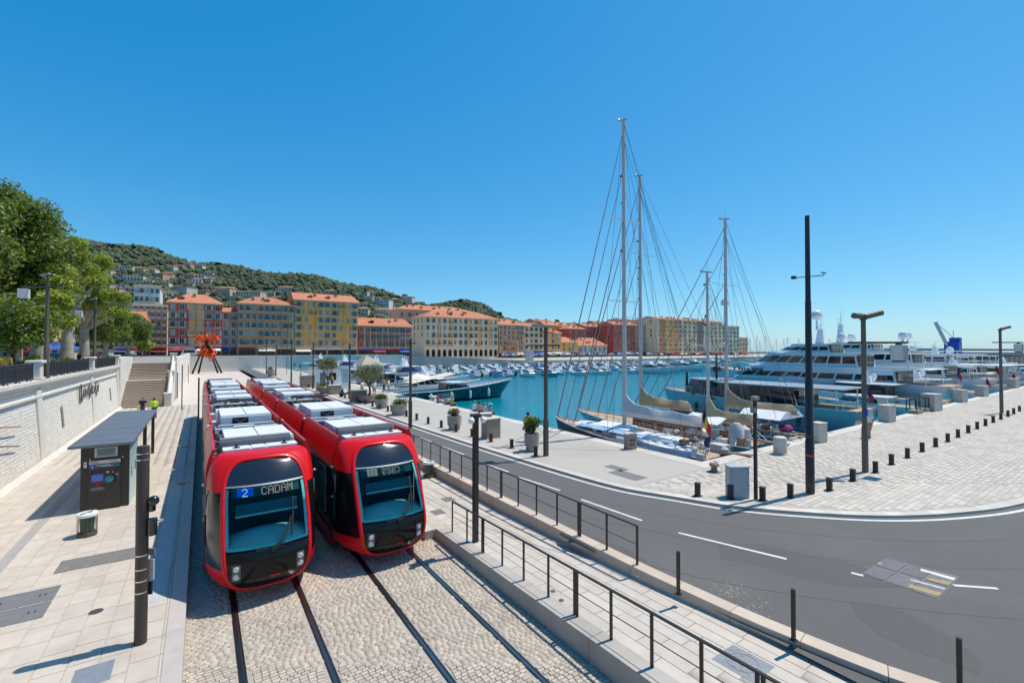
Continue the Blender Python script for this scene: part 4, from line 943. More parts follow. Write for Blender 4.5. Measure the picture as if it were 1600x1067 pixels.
def plaza_lamp(label, loc, h, two, dirv):
    t = thing('spotlight_mast', label, 'street lamp', loc, 0, 'brown spotlight masts on the plaza')
    q = MB(); q.lathe([(0,0),(.125,0),(.125,2.0),(.10,2.05),(.095,h),(0,h)], n=14); q.build('pole', mat('spot_pole', (0.15, 0.115, 0.08), .55, 0, .12, 3), t, True)
    d = dirv.normalized(); z = h - 1.15
    q = MB(); q.bar(Vector((0,0,z)) - d*.7, Vector((0,0,z)) + d*2.0, .07, .09); q.build('cross_arm', m_bronze, t)
    ln = MB(); ln.bar(Vector((0,0,z-.12)) + d*1.6, Vector((0,0,z-.8)) + d*1.6, .5, .5, up=(1,0,0)); ln = ln.build('hanging_lantern', m_lant, t, bevel=.02)
    q = MB(); c_ = d*1.6
    for k in range(5):
        for s in (-.253, .253): 
            q.bar(Vector((c_.x - .25 + k*.125, c_.y + s, z-.12)), Vector((c_.x - .25 + k*.125, c_.y + s, z-.8)), .012, .012)
    q.bar(Vector((c_.x, c_.y, z)), Vector((c_.x, c_.y, z-.12)), .2, .2, up=(1,0,0)); q.bar(Vector((c_.x, c_.y, z-.8)), Vector((c_.x, c_.y, z-.88)), .4, .4, up=(1,0,0)); q.build('lantern_cage', m_bronze, ln)
    dr = Vector((cT, -sT, .0))
    q = MB(); q.tube(Vector((0,0,h+.02)) + dr*.08, Vector((0,0,h+.22)) + dr*.85, .13, .13, 14); q.build('spotlight', MATS['spot_pole'], t, True)
    if two: q = MB(); q.tube(Vector((0,0,h+.06)) - dr*.1, Vector((0,0,h+.06)) - dr*.62 + Vector((-.1,-.2,0)), .13, .13, 14); q.build('spotlight', MATS['spot_pole'], t, True)
    q = MB(); q.lathe([(.14,h-.12),(.14,h+.02),(0,h+.04)], n=12); q.build('spot_bracket', m_bronze, t, True)
    return t
sd = G(1362, 756, QZ) - G(1273, 743, QZ)
pl1 = plaza_lamp('brown mast with two spotlights and hanging lantern, blue sign on its shaft', G(1352, 737, QZ), 7.0, True, Vector((cT, -sT, 0)))
q = MB(); q.box(-.14, .02, -.16, -.145, 2.55, 2.85); q.v = [(x*cT + y*sT, -x*sT + y*cT, z) for x, y, z in q.v]; q.build('blue_sign', m_blue, pl1)
q = MB(); q.box(.03, .26, -.17, -.155, 2.5, 2.82); q.v = [(x*cT + y*sT, -x*sT + y*cT, z) for x, y, z in q.v]; q.build('notice_plate', mat('pale_green_notice', (.5, .58, .52), .6), pl1)
plaza_lamp('brown mast with a single spotlight at the far right of the plaza', G(1565, 645, QZ), 7.3, False, Vector((cT, -sT, 0)))
# tall dark mast
t = thing('weather_mast', 'tallest dark mast, on the plaza edge, with a small cross arm', 'mast', G(1266, 770, QZ))
q = MB(); q.lathe([(0,0),(.155,0),(.155,2.0),(.14,2.02),(.135,4.4),(.12,4.42),(.105,7.4),(.095,7.42),(.08,10.75),(0,10.75)], n=16); q.build('pole', m_maroon, t, True)
for z, mm in ((1.42, mat('red_tape', (0.6, 0.07, 0.03), .6)), (2.15, m_bronze), (.28, m_bronze)): q = MB(); q.lathe([(.156,z),(.159,z),(.159,z+.07),(.156,z+.07)], n=16); q.build('tape_band', mm, t, True)
dr = Vector((cT, -sT, 0))
q = MB(); q.bar(dr*-.5 + Vector((0,0,8.33)), dr*.62 + Vector((0,0,8.42)), .03, .03); ca = q.build('cross_arm', m_dark, t)
q = MB(); q.box(-.09,.09,-.06,.06,-.05,.06); q.build('camera_box', m_dark, ca, loc=dr*-.55 + Vector((0,0,8.33)))
q = MB(); q.bar((-.12,0,.1),(.12,0,.1),.02,.02); q.ball((-.14,0,.1),.035,8); q.ball((.14,0,.1),.035,8); q.bar((0,0,0),(0,0,.1),.02,.02); q.build('wind_gauge', m_dark, ca, loc=dr*.62 + Vector((0,0,8.42)))
t = thing('plaza_post', 'thin black post with small floodlight on top, behind the cabinet', 'post', G(1181, 780, QZ))
q = MB(); q.box(-.05,.05,-.05,.05,0,3.75); q.build('shaft', m_dark, t); q = MB(); q.box(-.14,.14,-.1,.1,3.66,3.8); q.build('floodlight', m_lum, t, bevel=.01); q = MB(); q.box(-.2,-.06,-.08,.08,3.2,3.42); q.build('junction_box', m_lum, t, bevel=.01)
# cabinet, pedestal, blocks, mooring bollard
t = thing('service_cabinet', 'pale grey metal cabinet standing on the plaza corner among bollards', 'cabinet', G(1152, 776, QZ), -TH)
q = MB(); q.box(-.36,.36,-.2,.2,0,1.13); q.build('body', mat('cabinet_grey', (0.40,0.41,0.42), .5, 0, .06, 2), t, bevel=.01); q = MB(); q.box(-.38,.38,-.22,.22,1.13,1.18); q.build('lid', MATS['cabinet_grey'], t, bevel=.01); q = MB(); q.box(-.33,.33,-.21,-.198,.06,1.09); q.build('door', MATS['cabinet_grey'], t, bevel=.006)
def pedestal(label, loc, w, h, sockets=True):
    t = thing('power_pedestal', label, 'pedestal', loc, -TH*.5, 'stone power pedestals on the quay edge')
    q = MB(); q.box(-w/2,w/2,-w*.3,w*.3,0,h*.9); q.build('body', m_tan, t, bevel=.02)
    rows = [[(w/2*math.cos(a)*1.04, y, h*.9 + .1*math.sin(a)) for a in [math.pi*k/8 for k in range(9)]] for y in (-w*.32, w*.32)]
    q = MB(); q.loft(rows, cap=True); q.build('top', m_stone, t)
    if sockets:
        for x in (-.15, .13):
            for z in (.32, .56): q = MB(); q.box(x*w-.05,x*w+.05,-w*.3-.012,-w*.3+.01,z*h-.06,z*h+.06); q.build('socket', m_black, t)
    return t
pedestal('sandy stone pedestal with four dark sockets beside the maroon boat', G(985, 701, QZ), .62, .9)
def block(label, loc, w, d, h, rz=-.3, m=m_stone):
    t = thing('stone_block', label, 'stone block', loc, rz, 'stone blocks along the quay edge')
    q = MB(); q.box(-w/2,w/2,-d/2,d/2,0,h); q.build('block', m, t, bevel=.04); q = MB(); q.box(-w/2-.02,w/2+.02,-d/2-.02,d/2+.02,h,h+.07); q.build('top', m_stone, t, bevel=.02); return t
t = thing('stone_post', 'round topped pale stone post right of the sailing yachts', 'stone post', G(1219, 709, QZ))
q = MB(); q.lathe([(0,0),(.32,0),(.33,.8),(.31,.88),(.2,.93),(0,.95)], n=20); q.build('shaft', m_stone, t, True); q = MB(); q.lathe([(.36,0),(.36,.04),(.33,.05)], n=20); q.build('foot', m_stone, t, True)
t = thing('mooring_bollard', 'rusty iron mushroom mooring bollard at the quay corner', 'mooring bollard', G(1116, 737, QZ))
q = MB(); q.lathe([(.0,0),(.2,0),(.2,.03),(.14,.06),(.12,.22),(.2,.28),(.23,.34),(.18,.4),(0,.42)], n=18); q.build('bollard_body', mat('mooring_iron', (0.20,0.15,0.12), .7, .2, .2, 6), t, True)
q = MB(); q.box(-.26,.26,-.26,.26,0,.02); q.build('plate', MATS['mooring_iron'], t)
for u, v, w, h, lab in ((1386,658,.95,1.2,'tan stone block on the quay edge left of the ladder rails'),(1456,641,1.3,1.45,'large pale stone block right of the ladder rails'),(1501,628,1.0,1.25,'stone block at the stern of the large blue white yacht'),(1534,619,1.1,1.2,'stone block, fourth along the quay edge'),(1583,606,1.2,1.3,'stone block farthest along the quay edge on the right'),(1279,690,.75,1.1,'stone block half hidden behind the tall mast')):
    block(lab, G(u, v, QZ), w, w*.8, h, -.2)
for x in (51.2, 53.6):
    t = thing('ladder_rail', 'dark quay ladder rail, %s of the pair by the stone block' % ('left' if x < 52 else 'right'), 'ladder rail', (x, 13.0, QZ), 0, 'ladder rails on the quay')
    q = MB(); q.box(-.5,.9,-.35,.35,0,.3); q.build('base', m_tan, t, bevel=.02)
    for k in range(2): q = MB(); q.path([(-.3+k*.9,-.2,.3),(-.3+k*.9,-.2,1.2),(-.3+k*.9,.5,1.2),(-.3+k*.9,.5,.2)], .045, 8); q.build('hoop', m_dark, t, True)
# planters
def planter(label, loc, r, h, kind):
    t = thing('planter', label, 'planter', loc)
    m_pot = mat('pot_terracotta_grey', (0.40, 0.335, 0.28), .85, 0, .1, 3, .2, 40, stain=.25)
    q = MB(); q.lathe([(0,0),(r*.78,0),(r*.8,h*.32),(r*.95,h*.34),(r,h),(r*.88,h),(r*.86,h*.9),(0,h*.9)], n=24); q.build('pot', m_pot, t, True)
    if kind == 'big':
        cs = [(rng.uniform(-.5,.5)*r*1.6, rng.uniform(-.5,.5)*r*1.6, h + rng.uniform(.15, .9)) for _ in range(16)] + [(r*1.3, 0, h+.55)]
        leaves('foliage', m_foil, t, cs, [r*.42]*17, 700, .085)
        q = MB()
        for c_ in cs: q.tube((0,0,h*.85), c_, .025, .012, 5)
        q.build('stems', mat('green_stem', (.06,.09,.03), .7), t)
    else:
        leaves('foliage', m_foil if kind != 'grey' else m_olive, t, [(rng.uniform(-.6,.6)*r, rng.uniform(-.6,.6)*r, h + rng.uniform(.1,.35)) for _ in range(10)], [r*.5]*10, 420, .09)
    return t
planter('tall pale planter with leafy green plant, beside the lone street lamp', G(831, 704, QZ), .42, .95, 'big')
planter('pale round planter with low grey-green shrub', G(710, 671, QZ), .5, .95, 'grey')
planter('round planter with bright green bush right of the street lamp', G(623, 648, QZ), .72, .9, 'low')
planter('pinkish planter with dark bush next to the olive tree', G(596, 637, QZ), .62, .85, 'low')
planter('small red flower pot far down the quay road', G(424, 587, QZ), .9, 1.3, 'low')
planter('low planter with green bush by the white shed', G(503, 611, QZ), .8, .7, 'low')
def olive(label, loc, h, r):
    t = thing('olive_tree_planter', label, 'tree planter', loc)
    q = MB(); q.lathe([(0,0),(.8,0),(1.1,.3),(1.2,.75),(1.08,.75),(1,.62),(0,.62)], n=24); q.build('bowl', m_tan, t, True)
    q = MB(); tips = []
    q.path([(0,0,.6),(.08,.02,1.2),(-.02,0,1.75)], [.15,.11,.1], 8)
    for k in range(7):
        a = k*.9; tip = (r*.55*math.cos(a), r*.55*math.sin(a), h - 1.0 + rng.uniform(-.3,.3)); q.path([(-.02,0,1.7), (tip[0]*.5, tip[1]*.5, 2.2), tip], [.07,.05,.02], 6); tips.append(tip)
    q.build('trunk', m_bark, t, True)
    leaves('crown', m_olive, t, tips + [(0,0,h-.6),(r*.3,0,h-.4),(-r*.4,.2,h-.6)], [r*.5]*7 + [r*.5]*3, 2600, .09, .7)
olive('olive tree in a wide stone bowl on the quay', G(577, 628, QZ), 4.0, 1.75)
olive('thin olive tree in a bowl in front of the white shed', G(512, 614, QZ), 4.6, 1.4)
def boxcab(label, loc, w, d, h):
    t = thing('utility_box', label, 'utility box', loc, 0, 'tan utility boxes on the quay')
    q = MB(); q.box(-w/2,w/2,-d/2,d/2,.05,h); q.build('body', m_tan, t, bevel=.02); q = MB(); q.box(-w/2-.04,w/2+.04,-d/2-.04,d/2+.04,h,h+.07); q.build('lid', m_stone, t, bevel=.015)
    q = MB(); q.box(-w/2-.03,w/2+.03,-d/2-.03,d/2+.03,0,.06); q.build('plinth', m_stone, t); q = MB(); q.box(-w/2+.08,w/2-.08,-d/2-.012,-d/2+.01,.14,h-.1); q.build('door', m_tan, t)
boxcab('tan utility box with pale lid between planters and lamp', G(767, 684, QZ), 1.0, .7, 1.2)
boxcab('tan utility box beside the olive tree bowl', G(560, 627, QZ), 1.6, .9, 1.15)
boxcab('dark tan utility box behind the thin olive tree', G(523, 616, QZ), 1.4, .9, 1.1)
boxcab('tan utility box left of the white shed', G(480, 605, QZ), 1.9, 1, 1.7)
# far quay clutter: shed, totem, gabled kiosk, parasol
t = thing('harbour_shed', 'low white shed with grey shutters on the left quay', 'shed', G(493, 604, QZ) + Vector((1.5, 1, 0)))
q = MB(); q.box(-2,2,-1.5,1.5,0,2.6); q.build('wall', m_white, t); q = MB(); q.box(-2.2,2.2,-1.7,1.7,2.6,2.8); q.build('roof', m_galv, t); q = MB(); q.box(-1,-.2,-1.52,-1.5,.1,2.1); q.build('door', m_rgrey, t); q = MB(); q.box(.3,1.3,-1.52,-1.5,.9,2); q.build('window', m_bglass, t)
t = thing('information_totem', 'tall white information column on the quay', 'sign column', G(539, 607, QZ))
q = MB(); q.box(-.45,.45,-.2,.2,0,3.0); q.build('column', mat('totem_white',(.62,.68,.72),.3), t); q = MB(); q.box(-.38,.38,-.215,-.2,.9,2.8); q.build('panel', mat('totem_panel',(.25,.4,.5),.3,0,.3,3), t)
t = thing('harbour_kiosk', 'grey blue kiosk with steep sandy gable roof behind the totem', 'kiosk', G(558, 600, QZ) + Vector((3,3,0)))
q = MB(); q.box(-1.8,1.8,-1.8,1.8,0,2.9); q.build('wall', mat('kiosk_blue',(.36,.47,.52),.6), t); q = MB(); q.add([(-2.1,-2.1,2.9),(2.1,-2.1,2.9),(2.1,2.1,2.9),(-2.1,2.1,2.9),(-.9,-1,4.6),(-.9,1,4.6)],[(0,1,4),(1,2,5,4),(2,3,5),(3,0,4,5)]); q.build('roof', mat('kiosk_roof',(.50,.42,.32),.8), t)
for x in (-1.1,0,1.1): q = MB(); q.box(x-.4,x+.4,-1.83,-1.8,.6,2.4); q.build('window', m_bglass, t)
t = thing('parasol', 'cream parasol open on the quay near the small boats', 'parasol', G(612, 622, QZ) + Vector((3.5,1,0)))
q = MB(); q.lathe([(1.8,2.0),(1.2,2.35),(.05,2.7),(.04,2.6),(1.2,2.28),(1.78,1.97)], n=8); q.build('canopy', mat('parasol_cloth',(.68,.64,.55),.8), t); q = MB(); q.tube((0,0,0),(0,0,2.7),.03,.03,8); q.build('pole', m_white, t)
# --- sculpture of orange tangle on four legs
sc0 = thing('sculpture', 'orange tangled sculpture high on four black splayed legs', 'sculpture', (1.0, 141, .05))
for x, y, tx in ((-2.9,-.8,-.5),(-1.6,1.2,-.2),(2.6,1.4,.3),(3.4,-.4,.5)): q = MB(); q.tube((x,y,0),(tx,0,7.2),.24,.14,8); q.build('leg', m_black, sc0, True)
q = MB(); q.tube((0,0,4.6),(.1,0,9.2),.3,.35,8); q.ball((0,0,6.2),.6,10); q.build('column', m_black, sc0, True)
q = MB(); r2 = random.Random(3)
def loop(c, r, n=9, th=.115):
    ax = Vector((r2.uniform(-1,1), r2.uniform(-1,1), r2.uniform(-1,1))).normalized(); a = ax.orthogonal().normalized(); b_ = ax.cross(a)
    pts = [Vector(c) + (a*math.cos(6.283*k/n) + b_*math.sin(6.283*k/n)) * r * r2.uniform(.7,1.25) for k in range(n)]; pts.append(pts[0]); q.path(pts, th, 5)
for k in range(26): loop((r2.uniform(-1.6,1.6), r2.uniform(-.8,.8), r2.uniform(4.2,6.8)), r2.uniform(.5,1.2))
for k in range(26): loop((r2.uniform(-2.4,2.5), r2.uniform(-.8,.8), r2.uniform(8.4,9.7)), r2.uniform(.35,.9))
q.build('orange_tangle', mat('orange_lacquer', (0.75, 0.10, 0.01), .4, 0, .15, 2), sc0, True)
# ================================================================== TERRACE: WALL, STAIRS, BALUSTRADE, TREES
m_rub = mat('rubble_stone', (0.70, 0.66, 0.59), 0.85, 0, 0.10, 3, 0.3, 40, rand=0.06, island=True, stain=0.25, stain_scale=0.3, stain_col=(0.58, 0.49, 0.38))
m_mort = mat('wall_mortar', (0.64, 0.60, 0.53), 0.95, 0, 0.15, 5, 0.4, 30)
m_cor = mat('cornice_stone', (0.66, 0.62, 0.55), 0.8, 0, 0.1, 1.5, 0.2, 25, stain=0.25, stain_scale=0.7)
def wx(z): return -6.70 - (z - .28) * .085
wl = thing('retaining_wall', 'long pale rubble stone wall with cornice along the left platform', 'wall', (0, 0, 0))
q = MB(); q.loft([[(wx(.2), y, .2), (wx(4.25), y, 4.25), (-7.4, y, 4.25), (-7.4, y, .2)] for y in (6, 60.0)], closed=True, cap=True); q.build('mortar_face', m_mort, wl)
V = []; Q = []; z = .3
while z < 4.1:
    h = rng.uniform(.13, .2); y = 8.0
    while y < 59.9:
        l = rng.uniform(.14, .34); g = .006; o = len(V); pr = rng.uniform(.002, .012)
        P4 = [(y + g, z + g), (y + l - g, z + g + rng.uniform(-.02,.02)), (y + l - g - rng.uniform(0,.04), z + h - g), (y + g + rng.uniform(0,.04), z + h - g + rng.uniform(-.02,.02))]
        cy, cz = y + l/2, z + h/2
        V += [(wx(b2) , a, b2) for a, b2 in P4] + [(wx(b2) + pr, a + (cy-a)*.22, b2 + (cz-b2)*.22) for a, b2 in P4]
        Q += [(o+4,o+5,o+6,o+7),(o,o+1,o+5,o+4),(o+1,o+2,o+6,o+5),(o+2,o+3,o+7,o+6),(o+3,o,o+4,o+7)]
        y += l
    z += h
stuff(np_mesh('rubble_stones', np.array(V), np.array(Q), m_rub, wl))
for k in range(27):
    y = 6 + k*2; q = MB(); sec = [(-6.98,4.12),(-6.93,4.2),(-6.93,4.28),(-6.80,4.36),(-6.74,4.46),(-6.74,4.62),(-7.35,4.62),(-7.35,4.12)]
    q.loft([[(x, yy, z) for x, z in sec] for yy in (y+.004, y+1.996)], closed=True, cap=True); q.build('cornice_stone', m_cor, wl)
q = MB(); q.box(-7.2, -6.86, 6, 60, 3.72, 3.82); q.build('string_course', m_cor, wl)
PILY = [onX(58, 580, -7).y, onX(142, 570, -7).y, onX(182, 565, -7).y, 17.0]
for y in PILY: q = MB(); q.loft([[(wx(.28)+.03, y-.42, .28), (wx(4.14)+.12, y-.42, 4.14), (-7.3, y-.42, 4.14), (-7.3, y-.42, .28)], [(wx(.28)+.03, y+.42, .28), (wx(4.14)+.12, y+.42, 4.14), (-7.3, y+.42, 4.14), (-7.3, y+.42, .28)]], closed=True, cap=True); q.build('pilaster', m_rub if False else m_cor, wl)
for u0, v0, v1 in ((97, 634, 667), (172, 606, 625)):
    a = onX(u0, v0, wx(2.2)); b2 = onX(u0 + 1, v1, wx(1.6)); q = MB(); q.add([(wx(b2.z)+.04, a.y-.22, b2.z),(wx(b2.z)+.04, a.y+.22, b2.z),(wx(a.z)+.04, a.y+.22, a.z),(wx(a.z)+.04, a.y-.22, a.z)],[(0,1,2,3)]); q.build('slot', mat('slot_grey',(.22,.21,.2),.8), wl)
q = MB(); q.loft([[(-6.69, y, .28), (-6.5, y, .29), (-6.68, y, .55)] for y in (8, 60)], 0); q.build('footing', m_cor, wl)
# wrought metal lettering (not legible in the photograph): script-like strokes
lt = thing('wall_lettering', 'small wrought metal script lettering fixed to the pale wall', 'lettering', (0, 0, 0))
y0, y1 = onX(126, 612, -6.75).y, onX(156, 608, -6.75).y; zc = onX(140, 611, -6.75).z; q = MB(); r3 = random.Random(5); n_ = 11
for k in range(n_):
    yc = y0 + (y1 - y0) * (k + .5) / n_; w = (y1 - y0) / n_ * .42; hh = .30 + .28 * (k in (0, 1, 5, 9)); X = wx(zc) + .12
    a0 = r3.uniform(.5, 2.5); pts = [(X, yc + w*math.cos(a0 + t*.7), zc + hh*math.sin(a0 + t*.7)) for t in range(7)]; q.path(pts, .035, 5)
    if k % 2 == 0: q.tube((X, yc + w, zc - hh*1.1), (X, yc + w, zc + hh*1.2), .03, .03, 5)
q.build('letter_strokes', mat('lettering_metal', (.16,.13,.11), .5, .5), lt)
for u0, u1, v, mm, lab in ((-30, 32, 668, m_red, 'thin red rod projecting along the pale wall'), (-30, 30, 698.5, m_dark, 'thin dark rod below the red one on the pale wall')):
    a, b2 = onX(u0, v + (2 if mm is m_red else 0), wx(3) + .25), onX(u1, v - 1.5, wx(3) + .25); t = thing('wall_rod', lab, 'rod', a)
    q = MB(); q.tube((0,0,0), b2 - a, .025, .025, 8); q.build('rod', mm, t); q = MB(); q.tube((0,0.3,0), (-.35,0.3,0), .015, .015, 6); q.tube(Vector(b2 - a)*.8, Vector(b2 - a)*.8 + Vector((-.35,0,0)), .015, .015, 6); q.build('bracket', m_dark, t)
# balustrade: stone pillars and iron panels
m_iron = mat('iron_railing', (0.05, 0.047, 0.055), .5, .2, .1, 4)
for i, y in enumerate(PILY[:3]):
    t = thing('balustrade_pillar', 'white stone pillar on the wall top, %s' % ['nearest the camera beside the first lamp', 'middle one beside the second lamp', 'last one before the stairs'][i], 'pillar', (-7.05, y, 4.62))
    q = MB(); q.box(-.3,.3,-.38,.38,0,.14); q.build('foot', m_cor, t, bevel=.02); q = MB(); q.box(-.23,.23,-.3,.3,.14,.86); q.build('shaft', m_cor, t, bevel=.03); q = MB(); q.box(-.33,.33,-.42,.42,.86,1.02); q.build('cap', m_cor, t, bevel=.05)
seg = [(12, 17-.4), (17+.4, PILY[0]-.4), (PILY[0]+.4, PILY[1]-.4), (PILY[1]+.4, PILY[2]-.4)]
for i, (a, b2) in enumerate(seg):
    if b2 - a < 1: continue
    t = thing('iron_railing', 'dark iron railing panel on the pale wall, %s' % ['nearest and outside the left edge', 'left of the first pillar', 'between first and second pillar', 'between second and last pillar'][i], 'railing', (-7.05, a, 4.62))
    L_ = b2 - a; q = MB(); q.box(-.02,.02,0,L_,.06,.11); q.build('bottom_rail', m_iron, t); q = MB(); q.box(-.03,.03,0,L_,.82,.88); q.build('top_rail', m_iron, t); q = MB(); q.box(-.015,.015,0,L_,.70,.73); q.build('middle_rail', m_iron, t)
    q = MB(); nb = int(L_/.13)
    for k in range(nb): y = (k+.5)*L_/nb; q.box(-.012,.012,y-.014,y+.014,.1,.82)
    stuff(q.build('bars', m_iron, t))
    for k in range(int(L_/1.6)+1): y = min(k*1.6, L_); q = MB(); q.box(-.035,.035,y-.035,y+.035,0,.92); q.path([(.0,y,.1),(.14,y,.05),(.14,y,-.02)],.02,5); q.build('stanchion', m_iron, t)
q = MB(); q.box(-7.3,-6.85,PILY[2]+.45,60.2,4.62,5.45); o = q.build('end_wall', m_cor, bevel=.03); tag(o, 'solid white parapet block closing the railing at the stair head', 'parapet')
for i, (u, vt, arm_v, lant) in enumerate(((72, 430, 448, (25, 462)), (147, 468, 483, (117, 492)))):
    b_ = onX(u, 590, -6.98); b_.z = 4.62; d = proj(b_)[2]; h = onD(u, vt, d).z - 4.62; dr = Vector((cT, -sT, 0))
    t = thing('terrace_lamp', ['dark lamp pole on the terrace wall with lantern hanging left, nearest', 'dark lamp pole on the terrace wall beside the second pillar'][i], 'street lamp', b_, 0, 'terrace lamps above the wall')
    q = MB(); q.lathe([(0,0),(.12,0),(.12,1.7),(.085,1.75),(.08,h),(0,h)], n=12); q.build('pole', m_bronze, t, True)
    z = onD(u, arm_v, d).z - 4.62; q = MB(); q.bar(-dr*1.45+Vector((0,0,z)), dr*.85+Vector((0,0,z)), .06, .07); q.build('cross_arm', m_bronze, t)
    q = MB(); c_ = -dr*1.3; q.bar(Vector((c_.x,c_.y,z-.12)), Vector((c_.x,c_.y,z-.62)), .42, .42, up=(1,0,0)); ln = q.build('hanging_lantern', m_lant, t, bevel=.02); q = MB(); q.bar(Vector((c_.x,c_.y,z)), Vector((c_.x,c_.y,z-.12)), .06, .06); q.build('hanger', m_bronze, ln)
    q = MB(); q.bar(Vector((0,0,h)) - dr*.4, Vector((0,0,h+.1)) + dr*.1, .16, .1); q.build('luminaire', m_lum, t, bevel=.02)
# stairs
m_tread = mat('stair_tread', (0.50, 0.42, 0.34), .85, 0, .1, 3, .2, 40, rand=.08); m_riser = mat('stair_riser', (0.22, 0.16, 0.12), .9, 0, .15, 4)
st = thing('stone_staircase', 'wide stone staircase climbing from platform to upper street', 'stairs', (-4.9, 60, PZ))
n_ = 26; y = 0; z = 0
for k in range(n_):
    rise = 4.3 / n_; q = MB(); q.box(-1.82, 1.82, y + .03, y + (.33 if k != 14 else 1.4) + .05, z - .02 if k else 0, z + rise - .05, 1); q.box(-1.84, 1.84, y, y + (.33 if k != 14 else 1.4) + .03, z + rise - .05, z + rise, 0)
    q.build('step', [m_tread, m_riser], st); y += .33 if k != 14 else 1.4; z += rise
YT = 60 + y
q = MB(); q.add([(-1.82,.3,0),(1.82,.3,0),(1.82,y,0),(-1.82,y,0),(-1.82,y,4.2),(1.82,y,4.2)],[(0,3,2,1),(3,4,5,2),(0,1,5,4)]); q.build('stair_core', m_riser, st)
def flank(x, name, lab):
    t = thing('stair_wall', lab, 'wall', (x, 60, PZ))
    q = MB(); q.loft([[(xx, -.3, 0), (xx, y + .6, 0), (xx, y + .6, 4.75), (xx, y*.62+.4, 3.15), (xx, y*.52, 2.9), (xx, .2, .75), (xx, -.3, .7)] for xx in (-.2, .2)], closed=True, cap=True); q.build('wall_body', m_cor, t)
    for yy, zz in ((-.2, 0), (y*.55, 2.1), (y + .3, 4.1)):
        q = MB(); q.box(-.3,.3,yy-.3,yy+.3,zz,zz+1.25); p = q.build('pillar', m_cor, t, bevel=.03); q = MB(); q.box(-.38,.38,yy-.38,yy+.38,zz+1.25,zz+1.4); q.build('cap', m_cor, p, bevel=.03)
    for k in range(26):
        f = (k + .5) / 26; yy = .2 + f*(y - .1); zz = .75 + f*3.9 if f < .5 else .95 + f*3.75
        q = MB(); q.lathe([(.05,0),(.09,.12),(.05,.3),(.07,.42),(0,.42)], (0, yy, zz - .1), 8); q.build('baluster', m_cor, t, True)
    q = MB(); q.path([(0,.2,1.2),(0,y*.5,3.25),(0,y*.6,3.4),(0,y+.3,5.2)], .12, 6); q.build('handrail', m_cor, t)
flank(-2.85, 'r', 'white balustraded wall on the right flank of the staircase')
q = MB(); q.box(-7.4, -6.72, 60.2, YT+.2, .28, 5.35); o = q.build('stair_side_wall', m_cor, None, bevel=.03); tag(o, 'plain white side wall on the left of the staircase', 'wall')
# far retaining walls
m_fw = mat('far_wall_stone', (0.74, 0.68, 0.60), .85, 0, .08, .6, .2, 10, stain=.3, stain_scale=.1)
t = thing('far_wall', 'long pale retaining wall at the end of the square behind the sculpture', 'wall')
def seg_wall(x0, y0, x1, y1, z0, zt0, zt1, name, m, th=.5):
    d = Vector((x1-x0, y1-y0, 0)).normalized(); nn = Vector((d.y, -d.x, 0)) * th; q = MB(); A = Vector((x0,y0,0)); B = Vector((x1,y1,0))
    q.add([(*A.xy, z0), (*(A+nn).xy, z0), (*(B+nn).xy, z0), (*B.xy, z0), (*A.xy, zt0), (*(A+nn).xy, zt0), (*(B+nn).xy, zt1), (*B.xy, zt1)], [(4,5,6,7),(0,1,5,4),(1,2,6,5),(2,3,7,6),(3,0,4,7)]); return q.build(name, m, t)
seg_wall(-2.5, YT + .8, -2.5, 149.4, 0, 5.2, 5.2, 'wall_face', m_fw, -.4)
for k in range(10): seg_wall(-3 + k*6, 150, 2.96 + k*6, 150, -1, 4.15, 4.15, 'wall_face', m_fw, .5); seg_wall(-3 + k*6, 149.9, 2.98 + k*6, 149.9, 4.16, 4.4, 4.4, 'coping', m_cor, .6)
for k in range(9): seg_wall(57 + k*6, 150 , 62.96 + k*6, 150, -1, 4.15 - k*.28, 4.15 - (k+1)*.28, 'wall_face', mat('far_wall_grey', (.33,.32,.30), .85, 0, .1, .5), .5)
t = thing('far_railing', 'dark railing along the top of the far wall in front of the houses', 'railing', (0, 150.2, 4.4))
for z in (.5, .95): q = MB(); q.box(-2.7, 56, -.03, .03, z, z+.06); q.build('rail', m_dark, t)
q = MB()
for k in range(120): q.box(-2.7 + k*.49 - .02, -2.7 + k*.49 + .02, -.02, .02, 0, .95)
stuff(q.build('bars', m_dark, t))
# ------------------------------------------------------------------ trees
m_plane = mat('plane_bark', (0.36, 0.31, 0.235), .85, 0, .18, 1.6, .4, 12, stain=.55, stain_scale=1.4, stain_col=(.17,.15,.11))
m_leafd = leafy('dark_leaf', (0.165, 0.225, 0.034))
m_leafl = leafy('light_leaf', (0.30, 0.37, 0.03))
def tree(name, label, base, fork, tips, tr, lm, nleaf, lsize, crad, bark=m_plane, extra=(), group='trees on the terrace', squash=.8):
    t = thing(name, label, 'tree', base, 0, group); F0 = Vector((0, 0, fork)); q = MB()
    q.path([(0,0,-.2), (tr*.1,0,fork*.45), F0], [tr*1.25, tr*.95, tr*.8], 10); q.build('trunk', bark, t, True)
    cs = []; 
    for tp_ in tips:
        tp_ = Vector(tp_); mid = F0.lerp(tp_, .5) + Vector((rng.uniform(-.4,.4), rng.uniform(-.4,.4), rng.uniform(0,.5))); q = MB()
        q.path([F0 - Vector((0,0,.3)), mid, tp_], [tr*.55, tr*.36, tr*.14], 7); m3 = mid.lerp(tp_, .45); side = m3 + Vector((rng.uniform(-1.2,1.2), rng.uniform(-1.2,1.2), rng.uniform(.2,1.2)))
        q.path([m3, side], [tr*.22, tr*.08], 6); q.build('limb', bark, t, True); cs += [tp_, side, m3.lerp(tp_, .6) + Vector((rng.uniform(-.8,.8), rng.uniform(-.8,.8), .3))]
    cs += [Vector(e) for e in extra]
    leaves('crown', lm, t, [tuple(c) for c in cs], [crad * rng.uniform(.7, 1.25) for _ in cs], nleaf, lsize, squash); return t
